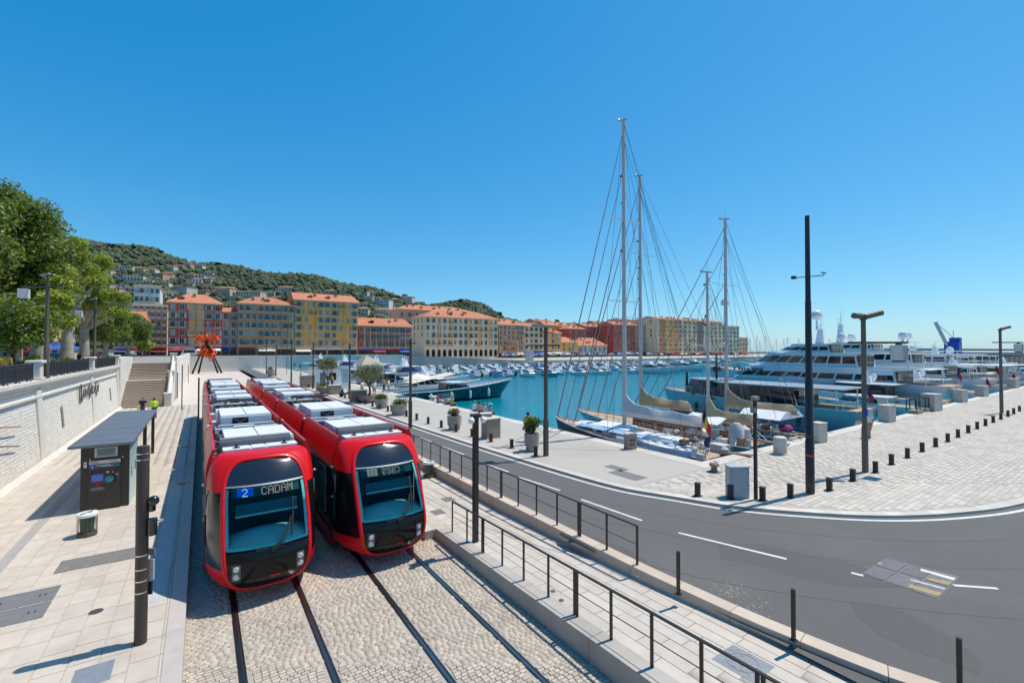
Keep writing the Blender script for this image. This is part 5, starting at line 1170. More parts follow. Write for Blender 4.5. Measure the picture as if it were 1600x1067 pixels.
def place(u, X): p = onX(u, 545, X); return Vector((p.x, p.y, 4.3)), proj(p)[2]
def at(u, v, base, dd, off=0.0):   # a point of the crown seen at pixel (u,v), given relative to the base
    return onD(u, v, dd + off) - base
def tips_px(base, dd, L_): return [at(u, v, base, dd, rng.uniform(-2.2, 2.2)) for u, v in L_]
b_, d = place(14, -13.5); tree('leafy_tree', 'largest dense green tree filling the left edge of the view', b_, 6, tips_px(b_, d, [(-30,300),(5,300),(25,320),(50,345),(70,360),(74,395),(55,420),(20,360),(0,400),(30,440),(60,455),(10,460),(-30,380),(-40,440),(40,390),(66,330),(15,330),(72,440),(48,470),(80,425),(84,455),(64,490),(35,480)]), .55, m_leafd, 40000, .15, 1.75)
b_, d = place(20, -10.2); tree('leafy_tree', 'lower bushy tree in front of the big tree at the left edge', b_, 1.8, tips_px(b_, d, [(-15,500),(5,490),(25,485),(45,495),(58,515),(50,530),(30,525),(8,530),(-10,530),(25,505),(62,500),(-25,515)]), .14, m_leaf, 15000, .11, .95, m_bark)
b_, d = place(104, -11.5); tree('plane_tree', 'plane tree with thick pale forked trunk and sparse bright leaves, nearest of the pale trunks', b_, 4.2, tips_px(b_, d, [(82,420),(95,405),(112,395),(120,383),(135,400),(140,420),(128,440),(104,430),(85,450),(72,470),(150,440)]), .52, m_leafl, 12000, .14, .85)
b_, d = place(131, -12.0); tree('plane_tree', 'plane tree with leaning pale trunk right of the forked one', b_, 4.6, tips_px(b_, d, [(120,425),(150,415),(160,405),(165,435),(172,460),(160,475),(190,465),(196,490),(140,450),(150,490)]), .5, m_leafl, 11500, .14, .88)
b_, d = place(60, -11.0); tree('plane_tree', 'plane tree with stout pale trunk behind the first lamp pole', b_, 3.4, tips_px(b_, d, [(40,470),(60,440),(85,440),(95,470),(100,500),(75,420),(45,440)]), .62, m_leafl, 9500, .14, .85)
b_, d = place(165, -12.5); tree('leafy_tree', 'rounded mid green tree right of the plane trunks', b_, 2.6, tips_px(b_, d, [(140,500),(150,485),(165,480),(185,490),(190,510),(175,525),(150,525),(165,505),(135,520),(180,478)]), .35, m_leaf, 16000, .15, 1.3)
b_, d = place(200, -12.5); tree('leafy_tree', 'small rounded green tree at the end of the terrace row', b_, 2.5, tips_px(b_, d, [(185,515),(195,500),(210,498),(222,510),(218,525),(200,525),(207,512)]), .35, m_leafd, 13000, .2, 1.7)
b_, d = place(222, -13); tree('leafy_tree', 'young light green sapling at the street corner', b_, 1.5, tips_px(b_, d, [(218,538),(224,533),(229,540),(222,545)]), .12, m_leafl, 1200, .35, 1.1)
b_, d = place(-60, -14); tree('leafy_tree', 'tree just beyond the left edge of the view', b_, 6, tips_px(b_, d, [(-90,330),(-60,320),(-30,340),(-50,390),(-80,420),(-40,440)]), .5, m_leafd, 16000, .15, 2.0)
for u, X, lab, r in ((38, -9.5, 'clipped yellow green hedge behind the iron railing', 1.3), (95, -10, 'dark bush between the pale tree trunks', 1.0), (232, -16, 'round bush at the street corner', 2.6), (150, -10.5, 'low bush under the rounded tree', 1.0)):
    b_, d = place(u, X); t = thing('bush', lab, 'bush', b_ ); q = MB(); q.path([(0,0,0),(0,0,.6)], .05, 5); q.build('stem', m_bark, t)
    leaves('foliage', m_leafl if 'yellow' in lab else m_foil, t, [(rng.uniform(-r,r), rng.uniform(-r,r), rng.uniform(.3,.9)*min(r,1.4)) for _ in range(10)], [.6*max(.7,r*.6)]*10, 1500, .12)
# parked vehicles on the upper street
def car(label, loc, rz, col, van=False):
    t = thing('parked_van' if van else 'parked_car', label, 'van' if van else 'car', loc, rz, 'vehicles parked on the upper street'); m = mat('car_paint_%d' % len(MATS), col, .25, 0, .02, 1, coat=.5)
    L_, W_, Hh = (4.8, 1.9, 2.0) if van else (4.2, 1.75, 1.45)
    prof_ = [(-L_/2,.35),(-L_/2,.85),(-L_/2+.25,1.0),(-L_/2+.5,Hh-.1),(-L_/2+.9,Hh),(L_/2-1.6,Hh),(L_/2-.95,1.05),(L_/2-.1,.85),(L_/2,.35)] if van else [(-2.1,.35),(-2.1,.85),(-1.9,.95),(-1.3,1.4),(-.9,Hh),(.3,Hh),(1.0,.98),(1.9,.85),(2.1,.6),(2.1,.35)]
    q = MB(); q.loft([[(x, s, z) for x, z in prof_] for s in (-W_/2, W_/2)], closed=True, cap=True); q.build('body', m, t, bevel=.06)
    for s in (-1, 1):
        q = MB(); q.box(-L_/2+.6, L_/2-1.55, s*W_/2-.012, s*W_/2+.012, 1.0, Hh-.15); q.build('side_window', m_bglass, t)
        for x in (-L_/2+.85, L_/2-.85): q = MB(); q.tube((x, s*(W_/2-.12), .32), (x, s*(W_/2+.02), .32), .32, .32, 16); q.build('wheel', m_black, t)
    q = MB(); q.bar((L_/2-1.5, 0, Hh-.15), (L_/2-.98, 0, 1.1), W_*.86, .02); q.build('windscreen', m_bglass, t); q = MB(); q.box(L_/2-.06, L_/2+.02, -W_/2+.1, -W_/2+.4, .62, .75); q.build('headlight', m_lens, t); q = MB(); q.box(L_/2-.06, L_/2+.02, W_/2-.4, W_/2-.1, .62, .75); q.build('headlight', m_lens, t)
for u, X, rz, c_, v_, lab in ((5, -15, 1.5, (.6,.6,.6), 0, 'pale car parked behind the railing at the left edge'), (85, -15, 1.5, (.05,.06,.07), 0, 'dark car parked between the tree trunks'), (150, -18, 1.4, (.08,.02,.02), 0, 'dark red car parked beyond the pale trunks'), (205, -16, 1.5, (.3,.32,.33), 0, 'grey car parked near the end of the terrace')):
    b_, d = place(u, X); car(lab, b_, rz, c_, v_)
p = onY(299, 553, 160); car('white van parked in front of the red corner building', (p.x, 160, 4.25), 0, (.75,.76,.77), True)
# ================================================================== BOATS
m_teak = mat('teak_deck', (0.40, 0.29, 0.19), .7, 0, .12, 3, stretch=(6, .6, 1))
m_hullm = mat('maroon_hull', (0.06, 0.008, 0.014), .4, 0, .05, 1, spec=.3)
m_hullt = mat('grey_green_hull', (0.13, 0.20, 0.20), .25, 0, .05, 1, coat=.4)
m_hulld = mat('dark_hull', (0.02, 0.04, 0.05), .25, 0, .05, 1, coat=.4)
m_hulln = mat('navy_hull', (0.006, 0.035, 0.065), .15, 0, .05, 1, coat=.6)
m_hullg = mat('blue_grey_hull', (0.32, 0.40, 0.44), .22, 0, .04, 1, coat=.5)
m_hullb = mat('pale_blue_hull', (0.50, 0.62, 0.70), .22, 0, .03, 1, coat=.5)
m_covw = mat('grey_sail_cover', (0.52, 0.51, 0.50), .85, 0, .1, 2, .5, 6)
m_covt = mat('tan_sail_cover', (0.45, 0.33, 0.19), .85, 0, .12, 2, .5, 6)
m_mast = mat('mast_paint', (0.50, 0.47, 0.45), .35, 0, .05, 2)
m_stay = mat('furled_sail', (0.30, 0.25, 0.21), .7, 0, .1, 3)
m_wire = mat('rigging_wire', (0.20, 0.20, 0.21), .4, .6)
m_wood = mat('varnished_wood', (0.28, 0.12, 0.04), .3, 0, .2, 3, coat=.5)
m_bluec = mat('blue_cover', (0.26, 0.44, 0.66), .7, 0, .15, 2)
m_grey = mat('yacht_grey', (0.30, 0.32, 0.34), .3, 0, .04, 1)
def hull_loft(L_, B_, f0, f1, over=.12, n=16, flare=.78, tran=.72, keel=-.5, full=.75):
    rows = []
    for i in range(n + 1):
        t = i / n; w = B_/2 * (min(1, tran + (1 - tran) * t / .35) if t < .35 else max(0.012, math.cos((t - .35) / .65 * math.pi/2) ** full))
        zs = f0 + (f1 - f0) * t * t; sec = []
        for a, fr in ((1.0, 1.0), (.96, .72), (flare + .1, .42), (flare, .1), (.45, -.5)):
            z = zs * fr if fr > 0 else keel
            y = t * L_ - (1 - max(0, fr)) * over * L_ * t ** 3 + (1 - max(0, fr)) * over * .35 * L_ * (1 - t) ** 3; sec.append((w * a, y, z))
        rows.append([(x, y, z) for x, y, z in sec] + [(-x, y, z) for x, y, z in sec[::-1]])
    return rows
def add_hull(t, L_, B_, f0, f1, mh, md, over=.12, stripe=None, **k):
    rows = hull_loft(L_, B_, f0, f1, over, **k); q = MB(); q.loft(rows, 0); q.add(rows[0], [tuple(range(len(rows[0])))]); h = q.build('hull', mh, t, True)
    q = MB(); q.loft([[(r[0][0]*.97, r[0][1], r[0][2] - .06), (r[-1][0]*.97, r[-1][1], r[-1][2] - .06)] for r in rows]); q.build('deck', md, t)
    q = MB()
    for s in (0, -1): q.path([(r[s][0], r[s][1], r[s][2] + .02) for r in rows], .05, 5)
    q.build('toe_rail', stripe or m_white, h, True); return rows
def cover(t, y, z, ln, m, hp, sag=.0):
    rows = []
    for i in range(15):
        f = i / 14; h = .40 + hp * math.exp(-f * 9.0) + rng.uniform(-.06, .06); w = .20 + .05 * math.sin(f * 14 + 1) + rng.uniform(-.03, .03)
        if i == 14: h, w = .12, .05
        yy = y - .05 - f * ln; zb = z - sag * math.sin(math.pi * f); rows.append([(w*.5, yy, zb - .18), (w*1.25, yy, zb + .05), (w*.9, yy, zb + h*.5), (.04, yy, zb + h), (-.04, yy, zb + h), (-w*.9, yy, zb + h*.5), (-w*1.25, yy, zb + .05), (-w*.5, yy, zb - .18)])
    q = MB(); q.loft(rows, closed=True, cap=True); q.build('sail_cover', m, t, True)
def wires(t, segs, r=.022, name='rigging', m=m_wire):
    for a, b2 in segs: q = MB(); q.tube(a, b2, r, r, 5); q.build(name, m, t)
def flag(t, p, cols, w=.9, h=.6, pole=1.6):
    q = MB(); q.tube(p, Vector(p) + Vector((0, -.25, pole)), .02, .02, 6); f = q.build('flag_pole', m_wood, t)
    rows = []; top = Vector(p) + Vector((0, -.22, pole - .05)); nb = len(cols); q = MB()
    for k in range(nb):
        rr = []
        for i in range(5): u = (k + i/4) / nb; rr.append([(top.x + .06*math.sin(u*7), top.y - u*w*.35, top.z - u*w*.75), (top.x + .05*math.sin(u*7+1), top.y - u*w*.35 + .10, top.z - h*.95 - u*w*.75)])
        q.loft(rr, k)
    q.build('flag', cols, f)
def sail_yacht(label, X, y0, L_, B_, f0, f1, mh, md, masts, over=.16, house=(), nfore=3, group='large sailing yachts moored stern to the quay'):
    t = thing('sailing_yacht', label, 'sailing yacht', (X, y0, -1), 0, group); rows = add_hull(t, L_, B_, f0, f1, mh, md, over)
    deck = lambda y: f0 + (f1 - f0) * (y / L_) ** 2
    for (a, b2, w, h, m) in house:
        z = deck((a + b2)/2) - .06; q = MB(); q.loft([[(-w/2, yy, z), (-w/2*.9, yy, z + h), (w/2*.9, yy, z + h), (w/2, yy, z)] for yy in (a, a + .3, b2 - .4, b2)], cap=True); hs = q.build('deckhouse', m, t, bevel=.03)
        for s in (-1, 1):
            for k in range(3): yy = a + (b2 - a) * (k + .5) / 3; q = MB(); q.box(s*w*.485 - .012, s*w*.485 + .012, yy - .25, yy + .25, z + h*.35, z + h*.7); q.build('porthole', m_bglass, hs)
    bow = (0, L_ - .15, deck(L_))
    for mi, (y, hm, bl_, mc, hp, bz) in enumerate(masts):
        z = deck(y); q = MB(); q.tube((0, y, z), (0, y, hm), .15 if hm > 14 else .11, .10 if hm > 14 else .08, 12); mm = q.build('mast', m_mast, t, True)
        q = MB(); q.tube((0, y, hm), (0, y, hm + .8), .012, .012, 5); q.bar((0, y - .3, hm), (0, y + .45, hm + .15), .1, .1); q.ball((0, y + .4, hm + .2), .09, 8); q.build('masthead', m_mast, mm)
        q = MB(); q.tube((0, y, bz), (0, y - bl_, bz - .05), .11, .09, 10); q.build('boom', m_mast, t, True); cover(t, y, bz + .12, bl_*.97, mc, hp)
        sp = [.42, .68] if hm > 14 else [.55]
        for f in sp: zz = z + (hm - z) * f; q = MB(); q.bar((-B_*.42, y, zz + .05), (B_*.42, y, zz + .05), .06, .05); q.build('spreader', m_white, mm)
        seg_ = []
        for s in (-1, 1):
            seg_ += [((s*B_*.46, y - .1, deck(y)), (s*B_*.42, y, z + (hm - z)*sp[0])), ((s*B_*.42, y, z + (hm - z)*sp[0]), (0, y, hm - .3)), ((s*B_*.46, y - .5, deck(y)), (0, y, z + (hm - z)*.72)), ((s*B_*.40, max(.3, y - L_*.42), deck(1)), (0, y, hm - 1.2))]
        seg_ += [((0, .2, f0 + .3), (0, y, hm)), ((0, y - bl_*.98, bz), (0, y, hm - .1)), ((0.15, y - bl_*.6, bz), (0.1, y, hm*.8))]
        wires(t, seg_, .0105)
        if mi == 0:
            for k in range(nfore):
                f = [1.0, .88, .72, .55][k]; a = (0, L_ - .2 - k*(L_*.075), deck(L_*.95) + .1); tp_ = (0, y, z + (hm - z)*f*.97)
                q = MB(); q.tube(a, tp_, .055 if k in (0, 2) else .035, .02, 7); q.build('furled_headsail', m_stay, t, True)
        for k in range(5): q = MB(); q.ball((rng.uniform(-.15,.15), y + .12, z + (hm - z)*rng.uniform(.4,.97)), .08, 6); q.build('mast_fitting', m_dark, mm)
    q = MB(); nb = int(L_ / 1.3)
    P = {s: [] for s in (-1, 1)}
    for k in range(nb):
        r = rows[min(16, int(16 * (k + .5) / nb))]
        for s, idx in ((1, 0), (-1, -1)): p = Vector(r[idx]); p.x *= .95; q.tube(p, p + Vector((0,0,.65)), .018, .018, 5); P[s].append(p + Vector((0,0,.65)))
    for s in (-1, 1): q.path(P[s], .01, 4); q.path([p - Vector((0,0,.3)) for p in P[s]], .01, 4)
    q.build('lifeline', m_galv, t)
    q = MB(); z = f0 + .45; q.path([(.45*math.cos(a*.524), 1.9, z + .45*math.sin(a*.524)) for a in range(13)], .025, 6)
    for a in range(6): q.tube((0,1.9,z), (.45*math.cos(a*1.05),1.9,z+.45*math.sin(a*1.05)), .012, .012, 5)
    q.box(-.2,.2,1.95,2.35,f0-.1,f0+.55); q.build('steering_wheel', m_wood, t)
    q = MB()
    for k in range(26):
        p = Vector((rng.uniform(-B_*.4,B_*.4), rng.uniform(.2, L_*.45), 0)); p.z = deck(p.y); c_ = rng.random()
        if c_ < .4: q.ball(p + Vector((0,0,.18)), rng.uniform(.12,.25), 8, rng.randrange(4), .8)
        else: s_ = rng.uniform(.12,.35); q.box(p.x - s_, p.x + s_, p.y - s_*1.4, p.y + s_*1.4, p.z - .05, p.z + rng.uniform(.15,.45), rng.randrange(4))
    stuff(q.build('deck_gear', [m_white, m_covw, m_wood, m_bluec], t))
    for k in range(10): q = MB(); a = Vector((rng.uniform(-B_*.4,B_*.4), rng.uniform(0,3), f0)); q.path([a, a + Vector((rng.uniform(-.7,.7), rng.uniform(-.5,.9), rng.uniform(.1,.8))), a + Vector((rng.uniform(-1,1), rng.uniform(-.8,1.2), .05))], .02, 5); q.build('deck_rope', m_white, t)
    for s in (-1, 1): q = MB(); q.tube((s*B_*.35, .1, f0), (s*B_*.55, -1.2, 1.75), .03, .03, 6); q.build('mooring_rope', m_white, t)
    q = MB(); q.bar((.6, .3, f0 + .05), (.6, -1.4, 1.75), .35, .06); q.build('gangway', m_wood, t)
    return t
sa = sail_yacht('maroon sailing yacht with tallest mast and grey sail cover, nearest the quay', 22.9, 13.9, 13.6, 3.7, 1.5, 1.95, m_hullm, m_teak, [(6.6, 22.3, 6.0, m_covw, .8, 3.0)], .05, ((2.4, 4.6, 1.8, .5, m_white), (4.9, 8.6, 1.9, .4, m_white)), 3)
q = MB(); q.loft([[(-.95, y, 2.15), (0, y, 2.35), (.95, y, 2.15)] for y in (5.5, 8.5)]); q.loft([[(-.9, y, 1.95), (0, y, 2.08), (.9, y, 1.95)] for y in (8.6, 10.6)]); q.build('white_deck_cover', m_white, sa)
q = MB(); q.loft([[(-1.5, y, 2.0), (-1.0, y, 2.12)] for y in (4.0, 9.5)]); q.build('blue_deck_cover', m_bluec, sa)
flag(sa, (-1.2, .4, 1.6), [m_black, mat('flag_yellow', (.7,.5,.03), .8), mat('flag_red', (.6,.02,.02), .8)], 1.3, .6, 2.6)
t = thing('dinghy', 'blue and white rowing dinghy lying along the side of the maroon yacht', 'dinghy', (21.6, 14.6, .42), 0)
rows = hull_loft(4.4, 1.25, .42, .5, .1, n=10); q = MB(); q.loft(rows); q.add(rows[0], [tuple(range(10))]); q.build('hull', m_bluec, t, True); q = MB(); q.loft([[(r[0][0]*.85, r[0][1], r[0][2]-.1), (r[-1][0]*.85, r[-1][1], r[-1][2]-.1)] for r in rows]); q.build('inside', m_white, t)
for y in (1.2, 2.3): q = MB(); q.box(-.5,.5,y-.12,y+.12,.34,.38); q.build('thwart', m_white, t)
sb = sail_yacht('grey green two-masted sailing yacht with tan covers, second from the quay edge', 27.3, 14.1, 15.8, 4.2, 1.55, 2.0, m_hullt, m_teak, [(8.75, 20.3, 4.3, m_covt, .85, 3.15), (3.25, 12.2, 3.2, m_covt, .9, 2.75)], .16, ((4.6, 6.6, 2.0, .7, m_wood), (7.2, 8.8, 1.8, .6, m_wood)), 4)
q = MB(); q.loft([[(-1.3, y, 2.6), (0, y, 3.0), (1.3, y, 2.6)] for y in (1.8, 4.4)]); q.build('awning', m_white, sb)
q = MB(); q.lathe([(0,0),(.45,0),(.42,.9),(.2,1.3),(0,1.32)], (-.8,.9,1.5), 12); q.lathe([(0,0),(.35,0),(.33,.7),(0,.95)], (1.0,1.4,1.5), 10); q.build('covered_gear', m_covw, sb, True)
sd_ = sail_yacht('dark hulled sailing yacht with long tan sail cover, third from the quay edge', 32.6, 14.2, 14.2, 4.1, 1.4, 1.9, m_hulld, m_teak, [(5.0, 17.0, 5.0, m_covt, .9, 2.95)], .14, ((4.2, 6.0, 2.0, .55, m_white),), 3)
q = MB(); q.lathe([(0,-.3),(.28,-.25),(.3,0),(.2,.2),(0,.26)], (.2,5.2,10.8), 12); q.lathe([(0,-.2),(.2,-.15),(.22,.05),(0,.2)], (.25,5.2,7.6), 10); q.build('radar_dome', m_white, sd_, True)
q = MB(); q.loft([[(-1.7, y, 2.6), (-.9, y, 3.05), (.9, y, 3.05), (1.7, y, 2.6)] for y in (.4, 3.2)], cap=True); q.build('canopy', m_white, sd_)
q = MB(); q.ball((-.7, .5, 2.0), .42, 10, 0, .7); q.build('plum_fender', mat('plum_cloth', (.25,.02,.13), .8), sd_, True)
# ------------------------------------------------------------------ motor yachts
def motor_yacht(label, loc, rz, L_, B_, f0, f1, mh, tiers, over=.14, fend=3, top=None, fl=True, name='motor_yacht', cat='motor yacht', group=None, mroof=m_white, tran=.85, md=m_teak, awn=None, fcol=None):
    t = thing(name, label, cat, loc, rz, group); add_hull(t, L_, B_, f0, f1, mh, md, over, tran=tran, full=.62)
    for i, (a, b2, w, z0, z1, rake, ms, win, ovh) in enumerate(tiers):
        W2 = w / 2; y0, y1 = a * L_, b2 * L_
        def ring(z, g=0.0):
            f = (z - z0) / (z1 - z0); yy = y1 - rake * f; ns = min(2.0, W2 * 1.1)
            return [(-W2 - g, y0 + .25*f, z), (-W2 - g, yy - ns, z), (-W2*.62 - g*.5, yy - ns*.25 + g, z), (0, yy + g, z), (W2*.62 + g*.5, yy - ns*.25 + g, z), (W2 + g, yy - ns, z), (W2 + g, y0 + .25*f, z)]
        q = MB(); q.loft([ring(z0), ring(z1)], closed=True, cap=True); s_ = q.build('superstructure', ms, t)
        if win:
            za, zb = z0 + (z1 - z0) * win[0], z0 + (z1 - z0) * win[1]
            ra, rb_ = ring(za, .015), ring(zb, .015); nwin = win[2]
            for sgn, (i0, i1) in ((-1, (0, 1)), (1, (6, 5))):
                for k in range(nwin):
                    g0, g1 = (k + .06) / nwin, (k + .94) / nwin; A = Vector(ra[i0]).lerp(Vector(ra[i1]), g0); B2 = Vector(ra[i0]).lerp(Vector(ra[i1]), g1); C2 = Vector(rb_[i0]).lerp(Vector(rb_[i1]), g1); D2 = Vector(rb_[i0]).lerp(Vector(rb_[i1]), g0)
                    q = MB(); q.add([A, B2, C2, D2], [(0,1,2,3)]); q.build('window', m_bglass, s_)
            q = MB(); q.loft([ra[1:6], rb_[1:6]]); q.build('windscreen', m_bglass, s_)
        if i < 3 and W2 > 1.5:
            q = MB(); q.box(-W2*.8, W2*.8, y0 - .03, y0 + .3, z0 + .15, z0 + (z1-z0)*.86); q.build('aft_door', m_bglass, s_)
            for xx in (-.4, 0, .4): q = MB(); q.box(xx*W2 - .04, xx*W2 + .04, y0 - .05, y0, z0 + .15, z0 + (z1-z0)*.86); q.build('door_frame', m_chrome, s_)
        rr = ring(z1, .12); rr[0] = (rr[0][0], y0 - ovh, z1); rr[6] = (rr[6][0], y0 - ovh, z1)
        q = MB(); q.loft([rr, [(x, y, z + .10) for x, y, z in rr]], closed=True, cap=True); q.build('deck_roof', mroof, t)
        if ovh > 1:
            for sx_ in (-1, 1): q = MB(); q.tube((sx_*W2*.9, y0 - ovh*.85, z0), (sx_*W2*.9, y0 - ovh*.85, z1), .05, .05, 8); q.build('stanchion', m_white, t)
            q = MB(); 
            for sx_ in (-1, 1): q.path([(sx_*W2*.98, y0, z0 + .7), (sx_*W2*.98, y0 - ovh, z0 + .7)], .03, 5)
            q.tube((-W2*.98, y0 - ovh, z0 + .7), (W2*.98, y0 - ovh, z0 + .7), .03, .03, 5)
            for k in range(7): x = -W2*.98 + W2*1.96*k/6; q.tube((x, y0 - ovh, z0), (x, y0 - ovh, z0 + .7), .02, .02, 5)
            q.build('aft_rail', m_chrome, t)
    for s in (-1, 1):
        for k in range(fend):
            f = .2 + .5 * k / max(1, fend - 1); zz = f0 + (f1 - f0) * f * f; w = B_/2 * (1.02 if f < .5 else .9)
            q = MB(); q.lathe([(0,-.55),(.16,-.5),(.19,-.2),(.19,.2),(.15,.5),(0,.58)], (s*(w + .12), f*L_, zz*.48), 10); fe = q.build('fender', fcol or m_gloss, t, True); q = MB(); q.tube((s*(w + .05), f*L_, zz*.48 + .5), (s*w*.98, f*L_, zz), .015, .015, 4); q.build('fender_line', m_white, fe)
    q = MB(); q.box(-B_*.4, B_*.4, -.9, .25, .35, .5); q.build('swim_platform', m_teak, t)
    q = MB(); P = []
    for k in range(9):
        f = .62 + .37 * k / 8; w = B_/2 * max(.04, math.cos((f - .35)/.65*math.pi/2) ** .62) * .96; P.append((w, f*L_, f0 + (f1-f0)*f*f))
    for s in (-1, 1):
        q.path([(s*x, y, z + .7) for x, y, z in P], .022, 5)
        for x, y, z in P: q.tube((s*x, y, z), (s*x, y, z + .7), .018, .018, 5)
    q.build('bow_rail', m_chrome, t)
    if top:
        y, z, domes, mast = top; y *= L_
        for k, (dx, dy, r) in enumerate(domes): q = MB(); q.lathe([(.12,0),(.12,.35),(r*.8,.4),(r,.6),(r,.6+r*.9),(r*.7,.6+r*1.5),(0,.6+r*1.75)], (dx, y + dy, z), 14); q.build('satellite_dome', m_white, t, True)
        if mast:
            q = MB(); q.loft([[(-.5+.25*f, y-.6+.3*f, z+mast*f*.6), (.5-.25*f, y-.6+.3*f, z+mast*f*.6), (.5-.25*f, y+.6-.3*f, z+mast*f*.6), (-.5+.25*f, y+.6-.3*f, z+mast*f*.6)] for f in (0, 1)], closed=True, cap=True)
            q.bar((-1.6, y, z+mast*.55), (1.6, y, z+mast*.55), .12, .1); q.bar((-1.1, y+.2, z+mast*.75), (1.1, y+.2, z+mast*.75), .1, .1); q.tube((0,y,z+mast*.6), (0,y,z+mast), .07, .03, 6); q.tube((.8,y,z+mast*.55), (.8,y,z+mast*1.1), .015, .015, 5); q.ball((-.9,y,z+mast*.65), .16, 8)
            q.build('radar_mast', m_white, t)
    if awn:
        y0, y1, z0, z1, w, m = awn; q = MB(); q.loft([[(-w/2, y0*L_, z0), (0, y0*L_, z0+.15), (w/2, y0*L_, z0)], [(-w/2, y1*L_, z1), (0, y1*L_, z1+.15), (w/2, y1*L_, z1)]]); q.build('awning', m, t)
    if fl: flag(t, (0, .15, f0 + .1), [mat('flag_navy', (.02,.04,.2), .8), mat('flag_red', (.6,.02,.02), .8)] if fl is True else fl, 1.1, .7, 1.9)
    return t
QL = 14.9
yd = motor_yacht('low blue grey modern yacht with dark glass and grey roofs, behind the tall mast', (46.5, QL, -1), 0, 20.5, 5.6, 2.1, 2.6, m_hullg, [(.22, .74, 4.9, 2.0, 3.75, 1.4, m_gloss, (.2, .85, 5), 3.6), (.62, .84, 4.2, 2.3, 3.9, .8, m_hulld, None, 0)], .05, 2, None, True, mroof=m_grey)
q = MB(); q.tube((0, 17.3, 2.5), (0, 17.3, 4.6), .16, .12, 8); q.build('bow_post', m_gloss, yd, True); q = MB(); q.tube((0.3, 13.8, 3.8), (.3, 13.8, 6.6), .14, .1, 8); q.ball((.3, 13.8, 5), .6, 10, 0, .7); q.build('dark_mast', m_gloss, yd, True)
ye = motor_yacht('large pale blue superyacht with lettered side and domes behind the spotlight mast', (74, QL, -1), 0, 34, 7.6, 2.9, 4.6, m_hullb,
    [(.14, .80, 7.2, 2.8, 4.7, 3.0, m_hullb, (.25, .62, 9), 3.2), (.26, .70, 6.4, 4.75, 6.6, 2.6, m_hullb, (.30, .82, 7), 6.0), (.36, .60, 5.2, 6.65, 7.9, 2.4, m_hullb, (.35, .75, 4), 5.0)], .16, 4, (.42, 8.0, [(-1.7, -3.2, .5), (1.6, -3.2, .5), (0, .1, .42)], 3.6), True)
q = MB()
for k in range(11):
    if k in (1, 6): continue
    q.box(-3.86, -3.80, 25.2 - k*.42 - .28, 25.2 - k*.42, 4.02, 4.36)
q.build('name_lettering', m_hulln, ye)
q = MB(); q.ball((0, 14.8, 12.2), .75, 14); q.tube((0, 14.8, 10), (0, 14.8, 12), .15, .12, 8); q.build('mast_dome', m_white, ye, True)
motor_yacht('large white superyacht with twin domes and raked funnel, right of the spotlight mast', (94, QL, -1), 0, 38, 8, 3, 4.6, m_white, [(.12, .80, 7.6, 2.9, 4.9, 3, m_white, (.28, .65, 10), 3.0), (.22, .70, 6.8, 4.95, 6.9, 3, m_white, (.3, .75, 9), 4.5), (.36, .6, 5.4, 6.95, 8.3, 2.5, m_white, (.35, .75, 4), 5)], .16, 3, (.5, 8.4, [(-1.2, -9, .62), (1.0, -9, .62)], 5.5), [m_hullm, m_red])
motor_yacht('white superyacht with blue striped stern flag, second from the right', (110, QL, -1), 0, 33, 7.4, 2.7, 4.2, m_white, [(.12, .78, 7, 2.6, 4.5, 2.6, m_white, (.28, .65, 9), 3.5), (.24, .66, 6.2, 4.55, 6.3, 2.4, m_white, (.3, .75, 6), 4)], .16, 3, (.45, 6.5, [(-1.3, -2, .5)], 3.2), [m_bluec, m_white, m_bluec])
motor_yacht('white superyacht with red stern flag near the warehouse, rightmost of the large yachts', (125, QL, -1), 0, 30, 7, 2.6, 4.0, m_white, [(.12, .78, 6.6, 2.5, 4.3, 2.4, m_white, (.28, .65, 8), 3.5), (.26, .62, 5.8, 4.35, 5.9, 2.2, m_white, (.3, .75, 6), 3)], .16, 3, (.45, 6.1, [(1.2, -2, .6)], 2.8), [m_red, m_red])
for X, L_, lab in ((62.5, 12, 'white open motorboat between the grey yacht and the pale blue superyacht'), (84, 13, 'small white cruiser at the stern of the pale blue superyacht'), (102, 12, 'small white cruiser between two large white yachts on the right')):
    motor_yacht(lab, (X, QL, -1), 0, L_, 3.6, 1.1, 1.5, m_white, [(.3, .7, 2.9, 1.0, 1.9, 1.2, m_white, (.35, .85, 3), .8)], .12, 2, None, False)
